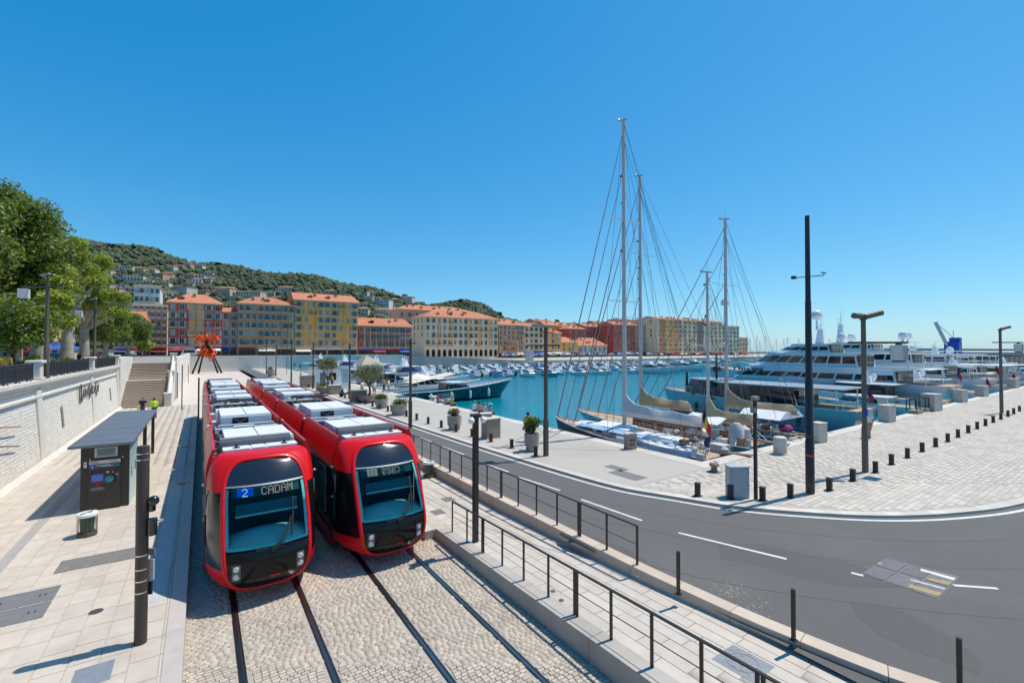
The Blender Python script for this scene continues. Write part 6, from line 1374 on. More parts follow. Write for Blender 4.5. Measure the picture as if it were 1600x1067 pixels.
# left quay: navy yacht and the white ones behind it
motor_yacht('navy blue motor yacht with white fenders and cream awning, moored at the left quay', (21.6, 58.5, -1), -math.pi/2, 18.2, 4.6, 1.5, 2.7, m_hulln, [(.36, .62, 3.4, 1.5, 2.5, 1.6, m_grey, (.25, .85, 3), .5)], .12, 4, None, [mat('flag_navy', (.02,.04,.2), .8), m_white, m_red], awn=(.06, .42, 2.7, 3.8, 3.6, mat('cream_awning', (.62,.55,.44), .8)), fcol=m_white, md=m_grey)
g_ = 'white motor yachts berthed along the left quay'
wy = [motor_yacht('white sporty motor yacht with raised arch directly behind the navy yacht', (21.6, 66, -1), -math.pi/2, 17, 4.6, 1.5, 2.2, m_white, [(.3, .72, 3.8, 1.5, 2.9, 2.4, m_white, (.3, .8, 4), 1.5)], .16, 3, (.42, 3.0, [(.6, -.5, .3)], 1.6), True, group=g_, fcol=m_white),
      motor_yacht('white motor yacht with flybridge and blue canvas band, second behind the navy yacht', (21.6, 73.5, -1), -math.pi/2, 19, 5, 1.7, 2.5, m_white, [(.22, .74, 4.3, 1.7, 3.3, 2.2, m_white, (.35, .8, 5), 2.2), (.3, .55, 3.4, 3.4, 4.3, 1.2, mat('navy_canvas', (.03,.05,.2), .8), None, 1.2)], .16, 3, (.35, 4.5, [(-.8, 0, .35)], 1.8), True, group=g_),
      motor_yacht('low white motor yacht with dark raked windows, third behind the navy yacht', (21.6, 81, -1), -math.pi/2, 18, 4.8, 1.5, 2.3, m_white, [(.28, .75, 3.9, 1.5, 3.0, 3.0, m_gloss, (.2, .9, 3), 1.0)], .16, 3, (.4, 3.1, [(.5, -.5, .3)], 1.5), False, group=g_)]
for k, y in enumerate((88.5, 96, 104, 112, 121, 130, 139)): dup(wy[(k + 1) % 3], (21.6, y, -1), None, 'white motor yacht, %s in the left quay row behind the navy yacht' % nth(k + 3), g_)
for k, (y, L_) in enumerate(((52.5, 9),)):
    motor_yacht('small grey tender beside the stern of the navy yacht', (21.4, y, -1), -math.pi/2, L_*.6, 2, .7, .9, m_grey, [(.4, .62, 1.2, .7, 1.3, .4, m_white, None, 0)], .1, 0, None, False)
for k, (X, src_, lab) in enumerate(((68, 2, 'low white cruiser between the blue grey yacht and the pale blue superyacht'), (86.5, 0, 'white sporty cruiser in front of the large white superyachts'), (103.5, 1, 'white flybridge cruiser between the white superyachts'), (117.5, 2, 'low white cruiser with dark glass between the rightmost superyachts'), (133.5, 0, 'white sporty cruiser past the rightmost superyacht'), (140, 1, 'white flybridge cruiser second past the rightmost superyacht'), (147, 2, 'low white cruiser third past the rightmost superyacht'))):
    dup(wy[src_], (X, QL - .3, -1), rng.uniform(-.03, .03), lab, 'white motor yachts berthed along the plaza quay')
# small boats of the far pontoons
def small_boat(kind):
    t = thing('small_boat', 'x', 'small boat'); mh = [m_white, m_white, m_bluec, mat('turquoise_hull', (.08,.40,.42), .3)][kind]
    rows = hull_loft(7.5, 2.5, .8, 1.15, .12, n=8); q = MB(); q.loft(rows); q.add(rows[0], [tuple(range(10))]); q.build('hull', mh, t, True)
    q = MB(); q.loft([[(r[0][0]*.93, r[0][1], r[0][2]-.05), (r[-1][0]*.93, r[-1][1], r[-1][2]-.05)] for r in rows]); q.build('deck', m_white if kind != 1 else m_teak, t)
    if kind != 2:
        q = MB(); q.loft([[(-.85, 2.6, .8), (-.85, 5.6, 1.0), (.85, 5.6, 1.0), (.85, 2.6, .8)], [(-.75, 2.6, 1.75), (-.7, 4.6, 1.75), (.7, 4.6, 1.75), (.75, 2.6, 1.75)]], closed=True, cap=True); c_ = q.build('cabin', m_white, t)
        q = MB(); q.loft([[(-.84, 2.8, 1.3), (-.82, 5.2, 1.3), (.82, 5.2, 1.3), (.84, 2.8, 1.3)], [(-.79, 2.8, 1.62), (-.75, 4.8, 1.62), (.75, 4.8, 1.62), (.79, 2.8, 1.62)]], closed=True); q.build('window', m_bglass, c_)
    else:
        q = MB(); q.loft([[(-1, y, .9), (0, y, 1.5 if y < 4 else 1.3), (1, y, .9)] for y in (.5, 3.5, 5.5)]); q.build('boat_cover', mat('navy_canvas', (.03,.05,.2), .8), t)
    q = MB(); q.box(-.25, .25, -.35, .1, .3, 1.35); q.build('outboard_motor', m_gloss if kind % 2 else m_white, t, bevel=.05)
    return t
sbs = [small_boat(k) for k in range(4)]; used = set()
SL = ['small white cabin boat in the crowded rows before the far quay', 'small teak decked white boat in the crowded rows before the far quay', 'small blue hulled boat under a navy cover in the crowded rows', 'small turquoise boat in the crowded rows before the far quay']
RN = ['nearest', 'second', 'third', 'fourth', 'farthest']; SK = ['white cabin boat', 'teak decked white boat', 'blue hulled covered boat', 'turquoise boat']
for ri, (Y, X0, X1) in enumerate(((99, 58, 108), (112, 44, 150), (123, 44, 170), (134, 46, 180), (144, 50, 190))):
    xs = []; X = X0
    while X < X1: xs.append(X); X += rng.uniform(2.9, 4.0)
    for i, X in enumerate(xs):
        k = rng.choices(range(4), [5, 3, 1.3, 1])[0]; loc = (X, Y + rng.uniform(-1, 1), -1); rz = (0 if rng.random() < .6 else math.pi) + rng.uniform(-.1, .1)
        r_ = len(xs) - 1 - i; lab = 'small %s, %s boat from the %s end of the %s row' % (SK[k], nth(min(i, r_)), 'left' if i <= r_ else 'right', RN[ri]); gp = 'small boats moored before the far quay'
        if k not in used: used.add(k); sbs[k].location = loc; sbs[k].rotation_euler = (0, 0, rz); tag(sbs[k], lab, group=gp)
        else: dup(sbs[k], loc, rz, lab, gp)
for k, (X, Y, L_) in enumerate(((120, 100, 15), (134, 103, 17), (150, 108, 16), (166, 112, 18), (112, 96, 13), (182, 116, 17))):
    motor_yacht('mid sized white cruiser on the far pontoon, %s from the left' % nth([1, 2, 3, 4, 0, 5][k]), (X, Y, -1), math.pi + .1, L_, 4.4, 1.4, 2.1, m_white, [(.25, .7, 3.5, 1.4, 2.8, 1.8, m_white, (.3, .8, 4), 1.5), (.32, .5, 2.8, 2.9, 3.6, .6, m_white, None, .8)], .14, 0, None, False, group='mid sized cruisers on the far pontoon')
# distant small sailing boats at the harbour mouth
t = thing('distant_sailboat', 'x', 'sailboat'); rows = hull_loft(9, 3, 1, 1.3, .1, n=8); q = MB(); q.loft(rows); q.add(rows[0], [tuple(range(10))]); q.build('hull', m_white, t, True); q = MB(); q.loft([[(r[0][0]*.95, r[0][1], r[0][2]-.03), (r[-1][0]*.95, r[-1][1], r[-1][2]-.03)] for r in rows]); q.build('deck', m_white, t)
q = MB(); q.tube((0,5,1),(0,5,14),.13,.1,6); q.build('mast', m_mast, t); q = MB(); q.tube((0,9,1.3),(0,5,13.5),.05,.05,4); q.tube((0,0,1),(0,5,14),.04,.04,4); q.tube((0,5,2.2),(0,1,2.2),.2,.15,6); q.build('rigging', m_stay, t)
for k, (u, Y, s_) in enumerate(((1167,150,1.25),(1176,140,.9),(1186,138,1.0),(1194,145,1.15),(1200,140,.9),(1212,135,1.1),(1227,132,.95),(1236,140,1.0),(1243,130,1.05),(1250,140,.8),(1262,130,1.0),(1275,126,.9),(1285,128,1.1),(1298,126,.9),(1310,124,1.0))):
    p = onY(u, 550, Y); lab = 'distant sailing boat with bare mast near the harbour mouth, %s from the left' % nth(k)
    if k == 0: t.location = (p.x, Y, -1); t.scale = (s_,)*3; tag(t, lab, group='distant sailing boats'); t0 = t
    else: dup(t0, (p.x, Y, -1), rng.uniform(-.5,.5), lab, 'distant sailing boats', s_)
# ------------------------------------------------------------------ far right: mole, warehouse, crane, breakwater
struct(MB().prism([(150,18),(330,18),(330,75),(150,75)], -3.5, .6).build('mole', m_conc))
t = thing('warehouse', 'long low grey harbour building with glass front behind the yachts on the right', 'warehouse', (165, 26, .6))
q = MB(); q.box(0, 150, 0, 30, 0, 4.2); q.build('wall', mat('warehouse_grey', (.28,.27,.26), .7, 0, .06, .3), t); q = MB(); q.box(-3, 154, -5, 34, 4.2, 4.9); q.build('roof', mat('warehouse_roof', (.36,.36,.37), .6), t)
for k in range(14): q = MB(); q.box(2 + k*7, 8 + k*7, -.06, 0, .6, 3.6); q.build('window', m_tglass if k % 3 else m_bglass, t)
for k in range(4): q = MB(); q.box(-.06, 0, 2 + k*7, 8 + k*7, .6, 3.6); q.build('window', m_bglass, t)
p = onX(1489, 545, 158); t = thing('harbour_crane', 'blue harbour crane with raised white jib beyond the yachts', 'crane', (158, p.y, .6))
m_cb = mat('crane_blue', (.01,.08,.42), .5)
q = MB(); q.box(-1.6,1.6,-1.6,1.6,0,4.5); q.build('pedestal', m_cb, t); q = MB(); q.box(-1.5,1.5,-1.4,1.4,4.6,7.6); q.box(-1.1,1.0,-1.5,.5,7.6,8.6); q.build('cab', m_cb, t, bevel=.1); q = MB(); dr = Vector((-cT, sT, 0))
a = Vector((0,0,6.0)) + dr*1.2; b2 = Vector((0,0,12.6)) + dr*4.4
q.bar(a, b2, .6, .5); q.build('jib', mat('jib_white',(.55,.56,.6),.5), t); q = MB(); q.tube(b2, Vector((0,0,8.6)), .06, .06, 5); q.tube((.6,0,8.6),(.6,0,10.5),.05,.05,5); q.build('cable', m_dark, t)
t = thing('breakwater', 'long grey breakwater wall on the horizon', 'breakwater', (470, 170, -1))
for k in range(30): q = MB(); q.box(k*70, k*70 + 69.6, k*6, k*6 + 10, -2, 8.6); q.build('wall_section', mat('breakwater_stone', (.25,.24,.23), .9, 0, .1, .1), t)
# ================================================================== TOWN AND HILL
m_tile = mat('roof_tiles', (0.46, 0.175, 0.09), .85, 0, .14, .8, .3, 3, rand=.08, stain=.25, stain_scale=.3)
m_trim = mat('cream_trim', (0.58, 0.50, 0.37), .8, 0, .06, .5)
m_sht = mat('teal_shutter', (0.16, 0.33, 0.34), .6, 0, .1, .3, rand=.3, hue=.02); m_shg = mat('green_shutter', (0.04, 0.16, 0.10), .6, 0, .1, .3, rand=.3)
m_shb = mat('grey_blue_shutter', (0.36, 0.45, 0.48), .6, 0, .1, .3, rand=.3)
m_balc = mat('balcony_iron', (0.05, 0.055, 0.06), .6); m_chim = mat('chimney_render', (0.42, 0.27, 0.18), .9)
def wallmat(i, c): return mat('facade_%s' % i, c, .85, 0, .07, .25, 0, 5, stain=.28, stain_scale=.12)
WC = {}
def wmeshes(w, h, trim, sh):
    key = (round(w, 2), round(h, 2), trim.name, sh.name)
    if key not in WC:
        q = MB(); q.box(-w/2, w/2, -.04, .0, 0, h, 0); f = .1
        q.box(-w/2-f, -w/2, -.09, .0, -.05, h+f, 1); q.box(w/2, w/2+f, -.09, .0, -.05, h+f, 1); q.box(-w/2, w/2, -.09, .0, h, h+f, 1); q.box(-w/2-f, w/2+f, -.16, .0, -.17, -.05, 1); q.box(-.03, .03, -.06, -.04, 0, h, 1)
        me = bpy.data.meshes.new('window'); me.from_pydata(q.v, [], q.f); me.materials.append(m_bglass); me.materials.append(trim); me.polygons.foreach_set('material_index', q.m)
        q = MB(); q.box(-.24, .24, -.13, -.08, 0, h)
        for k in range(6): q.box(-.2, .2, -.15, -.13, .1 + k*h/6.5, .1 + k*h/6.5 + h/11)
        ms = bpy.data.meshes.new('shutter'); ms.from_pydata(q.v, [], q.f); ms.materials.append(sh); WC[key] = (me, ms)
    return WC[key]
AW = [mat('awning_cream', (.6,.55,.45), .8), mat('awning_red', (.35,.03,.03), .8), mat('awning_blue', (.03,.1,.4), .8), mat('awning_yellow', (.7,.42,.08), .8), m_white]
def house(label, X0, X1, Y, z0, ze, dep, col, floors, bays, roof='hip', rh=3.0, sh=m_sht, ground='shop', balc=.25, strip=None, cat='building', name='apartment_building', trim=m_trim, gh=None, side=2, wpart=True, awn=(0, 1, 2), wwid=1.05, band=True, rot=None, rmat=None, group='apartment houses around the harbour'):
    W_ = X1 - X0; Hh = ze - z0; t = thing(name, label, cat, ((X0 + X1)/2, Y, z0), 0, group); wm = wallmat(len(MATS), col)
    gh = gh if gh is not None else (Hh / (floors + 1) * 1.15 if ground else 0); fh = (Hh - gh) / floors
    q = MB(); q.box(-W_/2, W_/2, 0, dep, -2, Hh); q.build('wall', wm, t)
    if strip:
        for (a, b2, c_) in strip: q = MB(); q.box(-W_/2 + a*W_, -W_/2 + b2*W_, -.05, .02, gh, Hh - .3); q.build('facade_strip', wallmat('s%d' % len(MATS), c_), t)
    if band: q = MB(); q.box(-W_/2 - .1, W_/2 + .1, -.22, .02, gh - .25, gh); q.build('string_course', trim, t)
    q = MB(); q.box(-W_/2 - .4, W_/2 + .4, -.5, dep + .3, Hh - .18, Hh + .12); q.build('cornice', trim, t)
    for k in range(1, floors):
        q = MB(); q.box(-W_/2 + .06, W_/2 - .06, -.09, .02, gh + k*fh - .07, gh + k*fh + .05); q.build('floor_moulding', wm if k % 2 else trim, t)
    for k in range(1 + int(W_/14)):
        x = -W_/2 + W_*(k + .5)/(1 + int(W_/14)) + W_/bays*.5*((k + bays) % 2); q = MB(); q.tube((x, -.16, .1), (x, -.16, Hh - .2), .07, .07, 6); q.build('drainpipe', m_chim, t)
    bw = W_ / bays; w = min(wwid, bw*.5); h = min(fh*.62, 2.1); me, ms = wmeshes(w, h, trim, sh)
    for fl in range(floors):
        zz = gh + fl*fh + fh*.22
        for k in range(bays):
            x = -W_/2 + (k + .5)*bw; o = link('window', me, t, loc=(x, 0, zz))
            if bw > w + .9 and rng.random() < .88:
                op = rng.random()
                for s in (-1, 1): link('shutter', ms, o, loc=(s*(w/2 + .26) if op < .8 else s*w*.24, 0 if op < .8 else -.02, 0))
            if rng.random() < balc:
                q = MB(); q.box(x - w*.5 - .45, x + w*.5 + .45, -1.0, 0, zz - .3, zz - .17); q.box(x - w*.5 - .45, x + w*.5 + .45, -1.0, -.96, zz - .17, zz + .8) if fh < 2.5 else None
                b_ = q.build('balcony', trim, t); q = MB()
                for xx in [x - w*.5 - .43 + (w + .86)*i/8 for i in range(9)]: q.box(xx - .03, xx + .03, -.99, -.94, zz - .17, zz + .78)
                q.box(x - w*.5 - .45, x + w*.5 + .45, -1.0, -.93, zz + .74, zz + .82); q.build('balcony_railing', m_balc, b_)
        if side:
            for k in range(side):
                y = dep*(k + .7)/(side + .4)
                o = link('window', me, t, loc=(-W_/2, y, zz), rot=-math.pi/2) if rng.random() < .7 else None
    if ground == 'shop':
        n_ = max(2, int(W_/4.5))
        for k in range(n_):
            a, b2 = -W_/2 + k*W_/n_ + .25, -W_/2 + (k+1)*W_/n_ - .25; q = MB(); q.box(a, b2, -.06, .0, .1, gh*.68, 0); q.box(a, b2, -.12, -.05, gh*.7, gh*.86, 1); s_ = q.build('shopfront', [m_bglass, AW[rng.choice(awn)]], t)
            if rng.random() < .6: q = MB(); q.loft([[(x, -.1, gh*.7), (x, -1.9, gh*.52), (x, -1.92, gh*.45)] for x in (a, b2)]); q.build('shop_awning', AW[rng.choice(awn)], s_)
    if ground == 'arch':
        n_ = bays
        for k in range(n_):
            x = -W_/2 + (k + .5)*bw; r = bw*.3; q = MB(); pts = [(x - r, .05), (x + r, .05)] + [(x + r*math.cos(a*math.pi/6), gh*.5 + r*math.sin(a*math.pi/6)) for a in range(7)]
            q.add([(px_, -.05, pz) for px_, pz in pts], [tuple(range(len(pts)))]); ar = q.build('arch_opening', m_bglass, t); q = MB(); q.path([(x + (r+.1)*math.cos(a*math.pi/8), -.06, gh*.5 + (r+.1)*math.sin(a*math.pi/8)) for a in range(9)], .12, 5); q.build('arch_moulding', trim, ar)
    rm = rmat or m_tile; e = .7
    if roof in ('hip', 'gable'):
        q = MB(); ins = min(W_*.32, dep*.5) if roof == 'hip' else -.0; zt = Hh + rh
        q.add([(-W_/2-e,-e,Hh+.12),(W_/2+e,-e,Hh+.12),(W_/2+e,dep+e,Hh+.12),(-W_/2-e,dep+e,Hh+.12),(-W_/2+ins,dep/2,zt),(W_/2-ins,dep/2,zt)], [(0,1,5,4),(1,2,5),(2,3,4,5),(3,0,4),(3,2,1,0)]); rf = q.build('roof', rm, t)
        for k in range(max(1, int(W_/7))):
            x = rng.uniform(-W_*.38, W_*.38); y = dep*rng.uniform(.2,.35); z = Hh + rh*(y/(dep/2))*.9; q = MB(); q.box(x-.4,x+.4,y-.35,y+.35,z-.6,z+1.0); q.box(x-.5,x+.5,y-.45,y+.45,z+1.0,z+1.15); q.box(x-.15,x+.15,y-.15,y+.15,z+1.15,z+1.5); q.build('chimney', m_chim, rf)
        for k in range(max(0, int(W_/10))):
            x = rng.uniform(-W_*.35, W_*.35); y = dep*.16; z = Hh + rh*.32; q = MB(); q.box(x-.7,x+.7,y-.5,y+.9,z-.4,z+.7,0); q.box(x-.5,x+.5,y-.53,y-.5,z-.1,z+.55,1); q.add([(x-.9,y-.7,z+.7),(x+.9,y-.7,z+.7),(x+.9,y+1.4,z+.7),(x-.9,y+1.4,z+.7),(x,y-.7,z+1.2),(x,y+1.6,z+1.2)],[(0,1,4),(0,4,5,3),(1,2,5,4)],2); q.build('dormer', [wm, m_bglass, rm], rf)
    else:
        q = MB(); q.box(-W_/2, W_/2, 0, dep, Hh + .12, Hh + .55); rf = q.build('parapet', trim, t)
        for k in range(max(1, int(W_/9))): x = rng.uniform(-W_*.4, W_*.4); y = dep*rng.uniform(.2,.7); q = MB(); q.box(x-1,x+1,y-1,y+1,Hh+.5,Hh+1.8); q.build('roof_hut', trim, rf)
    return t, W_, gh, fh
def px_house(label, u0, u1, ve, vb, Y, *a, zb=None, **k):
    A, B2 = onY(u0, ve, Y), onY(u1, ve, Y); d = proj((A.x + B2.x)/2 and Vector(((A.x+B2.x)/2, Y, 0)))[2]; ze = H + (545.9 - ve) * d / F; z0 = H - (vb - 545.9) * d / F
    return house(label, A.x, B2.x, Y, max(z0, zb) if zb is not None else z0, ze, *a, **k)
RED, CRIM, YEL, ORA, BEI, CRM, PNK, GRY, WHT, OCH = (.54,.11,.065), (.45,.065,.09), (.95,.40,.06), (.74,.255,.08), (.74,.52,.30), (.78,.585,.385), (.72,.36,.22), (.57,.48,.42), (.76,.68,.59), (.84,.40,.125)
px_house('red corner house with ochre centre strip behind the orange sculpture', 263, 347, 474, 556, 168, 16, RED, 5, 6, 'hip', 3.6, m_shb, 'shop', .2, [(.38,.66,OCH)], awn=(1, 1, 4), gh=3.2)
px_house('narrow grey house squeezed between the red and the brown house', 347, 371, 488, 556, 171, 14, GRY, 4, 2, 'gable', 2, m_shb, 'shop', .1, awn=(1, 2))
px_house('brown orange house with six window rows left of the yellow house', 372, 460, 476, 556, 168, 16, (.60,.28,.11), 5, 9, 'hip', 3.2, m_sht, 'shop', .3, awn=(1, 1, 0))
px_house('tall yellow house with projecting bays and red tiled roof', 461, 559, 471, 556, 168, 16, OCH, 6, 9, 'gable', 3.4, m_sht, 'shop', .1, [(.1,.37,YEL),(.66,.9,YEL)], awn=(0, 4, 0))
px_house('low crimson house with cream pilasters and blue shop awnings', 560, 642, 510, 557, 172, 15, CRIM, 3, 9, 'gable', 3.6, m_shg, 'shop', .1, [((k/9)-.012, (k/9)+.012, (.5,.42,.34)) for k in range(1, 9)], awn=(1, 2))
px_house('large beige building rising behind the arcaded one', 622, 742, 486, 540, 232, 16, PNK, 4, 11, 'hip', 3.4, m_sht, None, .0)
px_house('long cream building with arcaded ground floor and orange strips', 664, 778, 497, 557, 200, 16, CRM, 4, 14, 'hip', 4, m_sht, 'arch', .3, [(.17,.21,OCH),(.32,.36,OCH),(.55,.59,OCH),(.71,.75,OCH),(.86,.9,OCH)], gh=5.2, side=3)
px_house('orange house with steep tiled roof right of the arcaded building', 779, 818, 508, 558, 200, 14, ORA, 5, 6, 'hip', 3.6, m_shb, 'shop', .4, awn=(0, 2, 3))
px_house('cream house with green shutters beside the orange one', 819, 849, 510, 558, 202, 14, CRM, 4, 4, 'gable', 2.2, m_shg, 'shop', .3, awn=(2, 2))
px_house('small ochre house with red tiled roof behind the lone lamp', 850, 877, 520, 558, 205, 12, OCH, 3, 3, 'hip', 3, m_shb, 'shop', .1, awn=(2, 0))
px_house('yellow house high up behind the small ochre one', 852, 889, 509, 545, 236, 12, YEL, 3, 5, 'gable', 3, m_sht, None, .1)
px_house('low ochre house with orange roof left of the pale low house', 877, 902, 535, 558, 206, 12, OCH, 2, 3, 'hip', 3.4, m_shb, 'shop', 0, awn=(2, 4))
px_house('dark red house with gable facing the harbour', 888, 914, 514, 552, 226, 14, RED, 4, 4, 'hip', 3.2, m_shb, None, .2)
px_house('red terrace house with long tiled roof', 914, 957, 511, 552, 230, 14, (.50,.10,.085), 4, 7, 'gable', 2.4, m_shb, None, .1)
px_house('low pale house with wide orange hip roof near the sailing masts', 903, 948, 540, 558, 207, 12, GRY, 1, 6, 'hip', 5, m_shb, 'shop', 0, awn=(2, 2), gh=3)
px_house('tall red house with balconies behind the main mast', 958, 1005, 508, 557, 214, 14, (.52,.09,.07), 5, 7, 'gable', 2.6, m_sht, 'shop', .3, [(.72,1.0,PNK)], awn=(0, 2))
px_house('mauve grey house left of the long pale apartment block', 1005, 1026, 510, 557, 210, 14, (.42,.34,.35), 5, 3, 'flat', 2, m_shb, 'shop', .3)
px_house('long pale apartment block with many balconies on the far quay', 1027, 1128, 501, 557, 200, 18, CRM, 7, 14, 'gable', 2.2, m_sht, 'shop', .65, [(.03,.12,ORA),(.14,.3,OCH),(.58,.68,(.28,.18,.17))], awn=(0, 1))
px_house('grey green apartment block stepping down at the end of the far quay', 1128, 1155, 510, 557, 202, 16, (.6,.6,.48), 6, 5, 'flat', 2, m_shg, 'shop', .7)
px_house('low tan building at the end of the far quay', 1155, 1168, 528, 557, 204, 12, BEI, 3, 3, 'flat', 2, m_sht, 'shop', .2)
for k, (u0, u1, ve, c_) in enumerate(((742, 775, 505, PNK), (775, 800, 503, GRY), (800, 835, 504, BEI), (835, 862, 502, GRY), (890, 925, 506, CRM), (930, 960, 505, BEI), (965, 1000, 500, PNK), (1000, 1035, 504, OCH), (1040, 1090, 500, PNK))):
    px_house('partly hidden house in the second row behind the quay, %s from the left' % nth(k), u0, u1, ve, 545, 262 + 4*(k % 3), 12, c_, 4, 5, 'gable' if k % 2 else 'flat', 2, m_shb, None, .1, group='second row houses behind the quay')
# left street: balcony block and shop row behind the trees
px_house('pale apartment building with stacked balconies left of the red corner house', 207, 262, 478, 556, 190, 20, WHT, 6, 6, 'flat', 2, m_shb, 'shop', .95, rmat=m_trim, side=0)
px_house('white stepped modern block above the balcony building', 209, 250, 447, 500, 270, 20, (.66,.66,.63), 4, 5, 'flat', 2, m_shb, None, .5)
px_house('beige house with sloping roof at the end of the street', 178, 225, 500, 556, 170, 14, (.46,.33,.24), 4, 5, 'gable', 3, m_shb, 'shop', .2)
for k, (Y0, W_, c_) in enumerate(((62, 18, PNK), (81, 16, CRM), (98, 20, (.45,.17,.13)), (119, 18, BEI), (138, 22, PNK))):
    t, w_, gh, fh = house('street house behind the terrace trees, %s from the camera' % nth(k), -W_/2, W_/2, 0, 4.3, 17 + 2*(k % 2), 12, c_, 3, 6, 'gable', 2.5, m_shb, 'shop', .2, awn=(2, 2, 1), gh=4, side=0, group='street houses behind the trees')
    t.location = (-27, Y0 + W_/2, 4.3); t.rotation_euler = (0, 0, math.pi/2)
p_ = onX(52, 536, -26.0); t = thing('pharmacy_cross', 'green cross sign hanging on a post between the tree trunks', 'sign', (-24, onX(52, 536, -24).y, 4.3))
q = MB(); q.box(-.08,.08,-.9,.9,2.2,2.8); q.box(-.08,.08,-.3,.3,1.6,3.4); q.build('cross', mat('sign_green',(.01,.3,.06),.5, emit=((.02,.5,.1),.3)), t); q = MB(); q.tube((0,0,0),(0,0,1.7),.06,.06,6); q.build('post', m_dark, t)
# ------------------------------------------------------------------ hill
RID = [(-400,300),(-100,345),(60,365),(90,369),(130,374),(165,378),(200,383),(240,390),(275,400),(330,409),(400,421),(470,430),(520,437),(560,443),(600,452),(640,464),(668,471),(690,469),(725,468),(755,474),(790,490),(815,498),(850,500),(890,502),(940,512),(1000,530),(1100,544),(1250,552)]
def ridge(u):
    for (a, va), (b2, vb) in zip(RID, RID[1:]):
        if a <= u <= b2: return va + (vb - va)*(u - a)/(b2 - a)
    return 560
D1 = 720.0
def dz0(u): return 255.0 + 175.0*min(1, max(0, (u - 540)/380))
def hz(u, d):
    D0 = dz0(u); t = min(1.3, max(0, (d - D0)/(D1 - D0))); zr = H + (545.9 - ridge(u) - 4)*D1/F
    return (4.0 if u < 600 else 1.2) + max(0, zr - 4)*(t**1.15 if t <= 1 else 1 - (t-1)*.5) + (2.5*math.sin(u*.05 + d*.03) + 2*math.sin(d*.07 - u*.023))*min(1, t*3)*(1 if zr > 20 else .2)
def hpos(u, d): a = (u - 800)/F; z = hz(u, d); return Vector(((cT*a + sT)*d, (-sT*a + cT)*d, z))
us = np.linspace(-400, 1250, 150); fs = list(np.linspace(0, 1.25, 46))
q = MB(); q.loft([[(*hpos(u, dz0(u) - 4).xy, -2) for u in us]] + [[tuple(hpos(u, dz0(u) + (D1 - dz0(u))*f)) for u in us] for f in fs]); hill = struct(q.build('hill', mat('hillside_scrub', (0.06, 0.075, 0.03), .95, 0, .3, .05, 0, 1), smooth='all'))
def hill_d(u, v):
    best = None
    for k in range(100):
        d = dz0(u) + 4 + (D1 - dz0(u))*k/100
        vv = 545.9 - (hz(u, d) - H)*F/d
        if vv <= v: return d
    return D1*.98
HV = [(195,424,20,8),(216,427,14,10),(183,434,18,6),(207,440,26,8),(244,434,20,8),(264,423,13,8),(274,432,11,6),(294,436,16,8),(271,441,12,6),(292,450,14,8),(277,455,36,8),(347,462,25,14),(388,466,36,11),(444,456,22,8),(311,462,24,8),(418,462,20,7),(449,456,18,8),(515,461,18,8),(596,479,24,11),(617,473,12,6),(635,471,18,8),(570,480,15,7),(567,494,16,13),(603,494,36,11),(625,488,14,7),(550,470,10,5),(120,384,14,5),(180,420,12,6),(655,474,14,6),(430,470,16,7),(470,462,14,6),(540,478,14,6),(588,470,11,5),(230,444,16,6),(322,452,12,5),(255,446,14,6),(362,470,16,7),(406,452,10,5),(498,470,14,6),(645,480,16,7),(610,482,12,5),(150,392,9,4),(330,470,14,6),(790,496,14,5),(815,500,12,5),(765,493,10,4)]
rh_ = random.Random(11); HV0 = len(HV)
while len(HV) < HV0 + 46:
    u, v = (rh_.uniform(150, 330), rh_.uniform(418, 470)) if rh_.random() < .55 else (rh_.uniform(540, 680), rh_.uniform(462, 505))
    if v > ridge(u) + 14 and all(abs(u - a[0]) > (a[2] + 8)*.55 or abs(v - a[1]) > 7 for a in HV): HV.append((u, v, rh_.uniform(8, 17), rh_.uniform(5, 9)))
HCOL = [(.62,.58,.52), (.58,.45,.34), (.60,.52,.40), (.66,.65,.62), (.52,.33,.24)]
vill = []
for k, (u, v, w, h) in enumerate(HV):
    d = hill_d(u, v); s = d/F; p = hpos(u, d); Wd, Hd = w*s, h*s; t = thing('hillside_villa', 'pale villa among the trees on the hillside, %s' % ['large', 'small'][w < 16], 'villa', p, TH*-1 + rng.uniform(-.3,.3), 'villas on the wooded hillside')
    fl = max(2, min(5, int(Hd/3))); dp = min(Wd*.7, 12); wm = wallmat('v%d' % (k % 5), HCOL[k % 5]); vill.append((u, v, w, h, t))
    q = MB(); q.box(-Wd/2, Wd/2, 0, dp, -8, Hd*.86); q.build('wall', wm, t); q = MB()
    if k % 3: q.add([(-Wd/2-.6,-.6,Hd*.86),(Wd/2+.6,-.6,Hd*.86),(Wd/2+.6,dp+.6,Hd*.86),(-Wd/2-.6,dp+.6,Hd*.86),(-Wd*.25,dp/2,Hd*1.08),(Wd*.25,dp/2,Hd*1.08)], [(0,1,5,4),(1,2,5),(2,3,4,5),(3,0,4),(3,2,1,0)]); q.build('roof', m_tile, t)
    else: q.box(-Wd/2-.3, Wd/2+.3, -.3, dp+.3, Hd*.86, Hd*.93); q.build('roof', m_trim, t)
    me, ms = wmeshes(1.3, 1.7, m_trim, m_shb); nb = max(2, int(Wd/3.0))
    for f in range(fl):
        zz = Hd*.86*(f + .25)/fl
        for b2 in range(nb): link('window', me, t, loc=(-Wd/2 + (b2 + .5)*Wd/nb, 0, zz))
        if k % 2 and f: q = MB(); q.box(-Wd/2, Wd/2, -1.2, 0, zz - .5, zz + .25); q.build('balcony', wm, t)
order_ = sorted(vill[:HV0], key=lambda a: a[0])
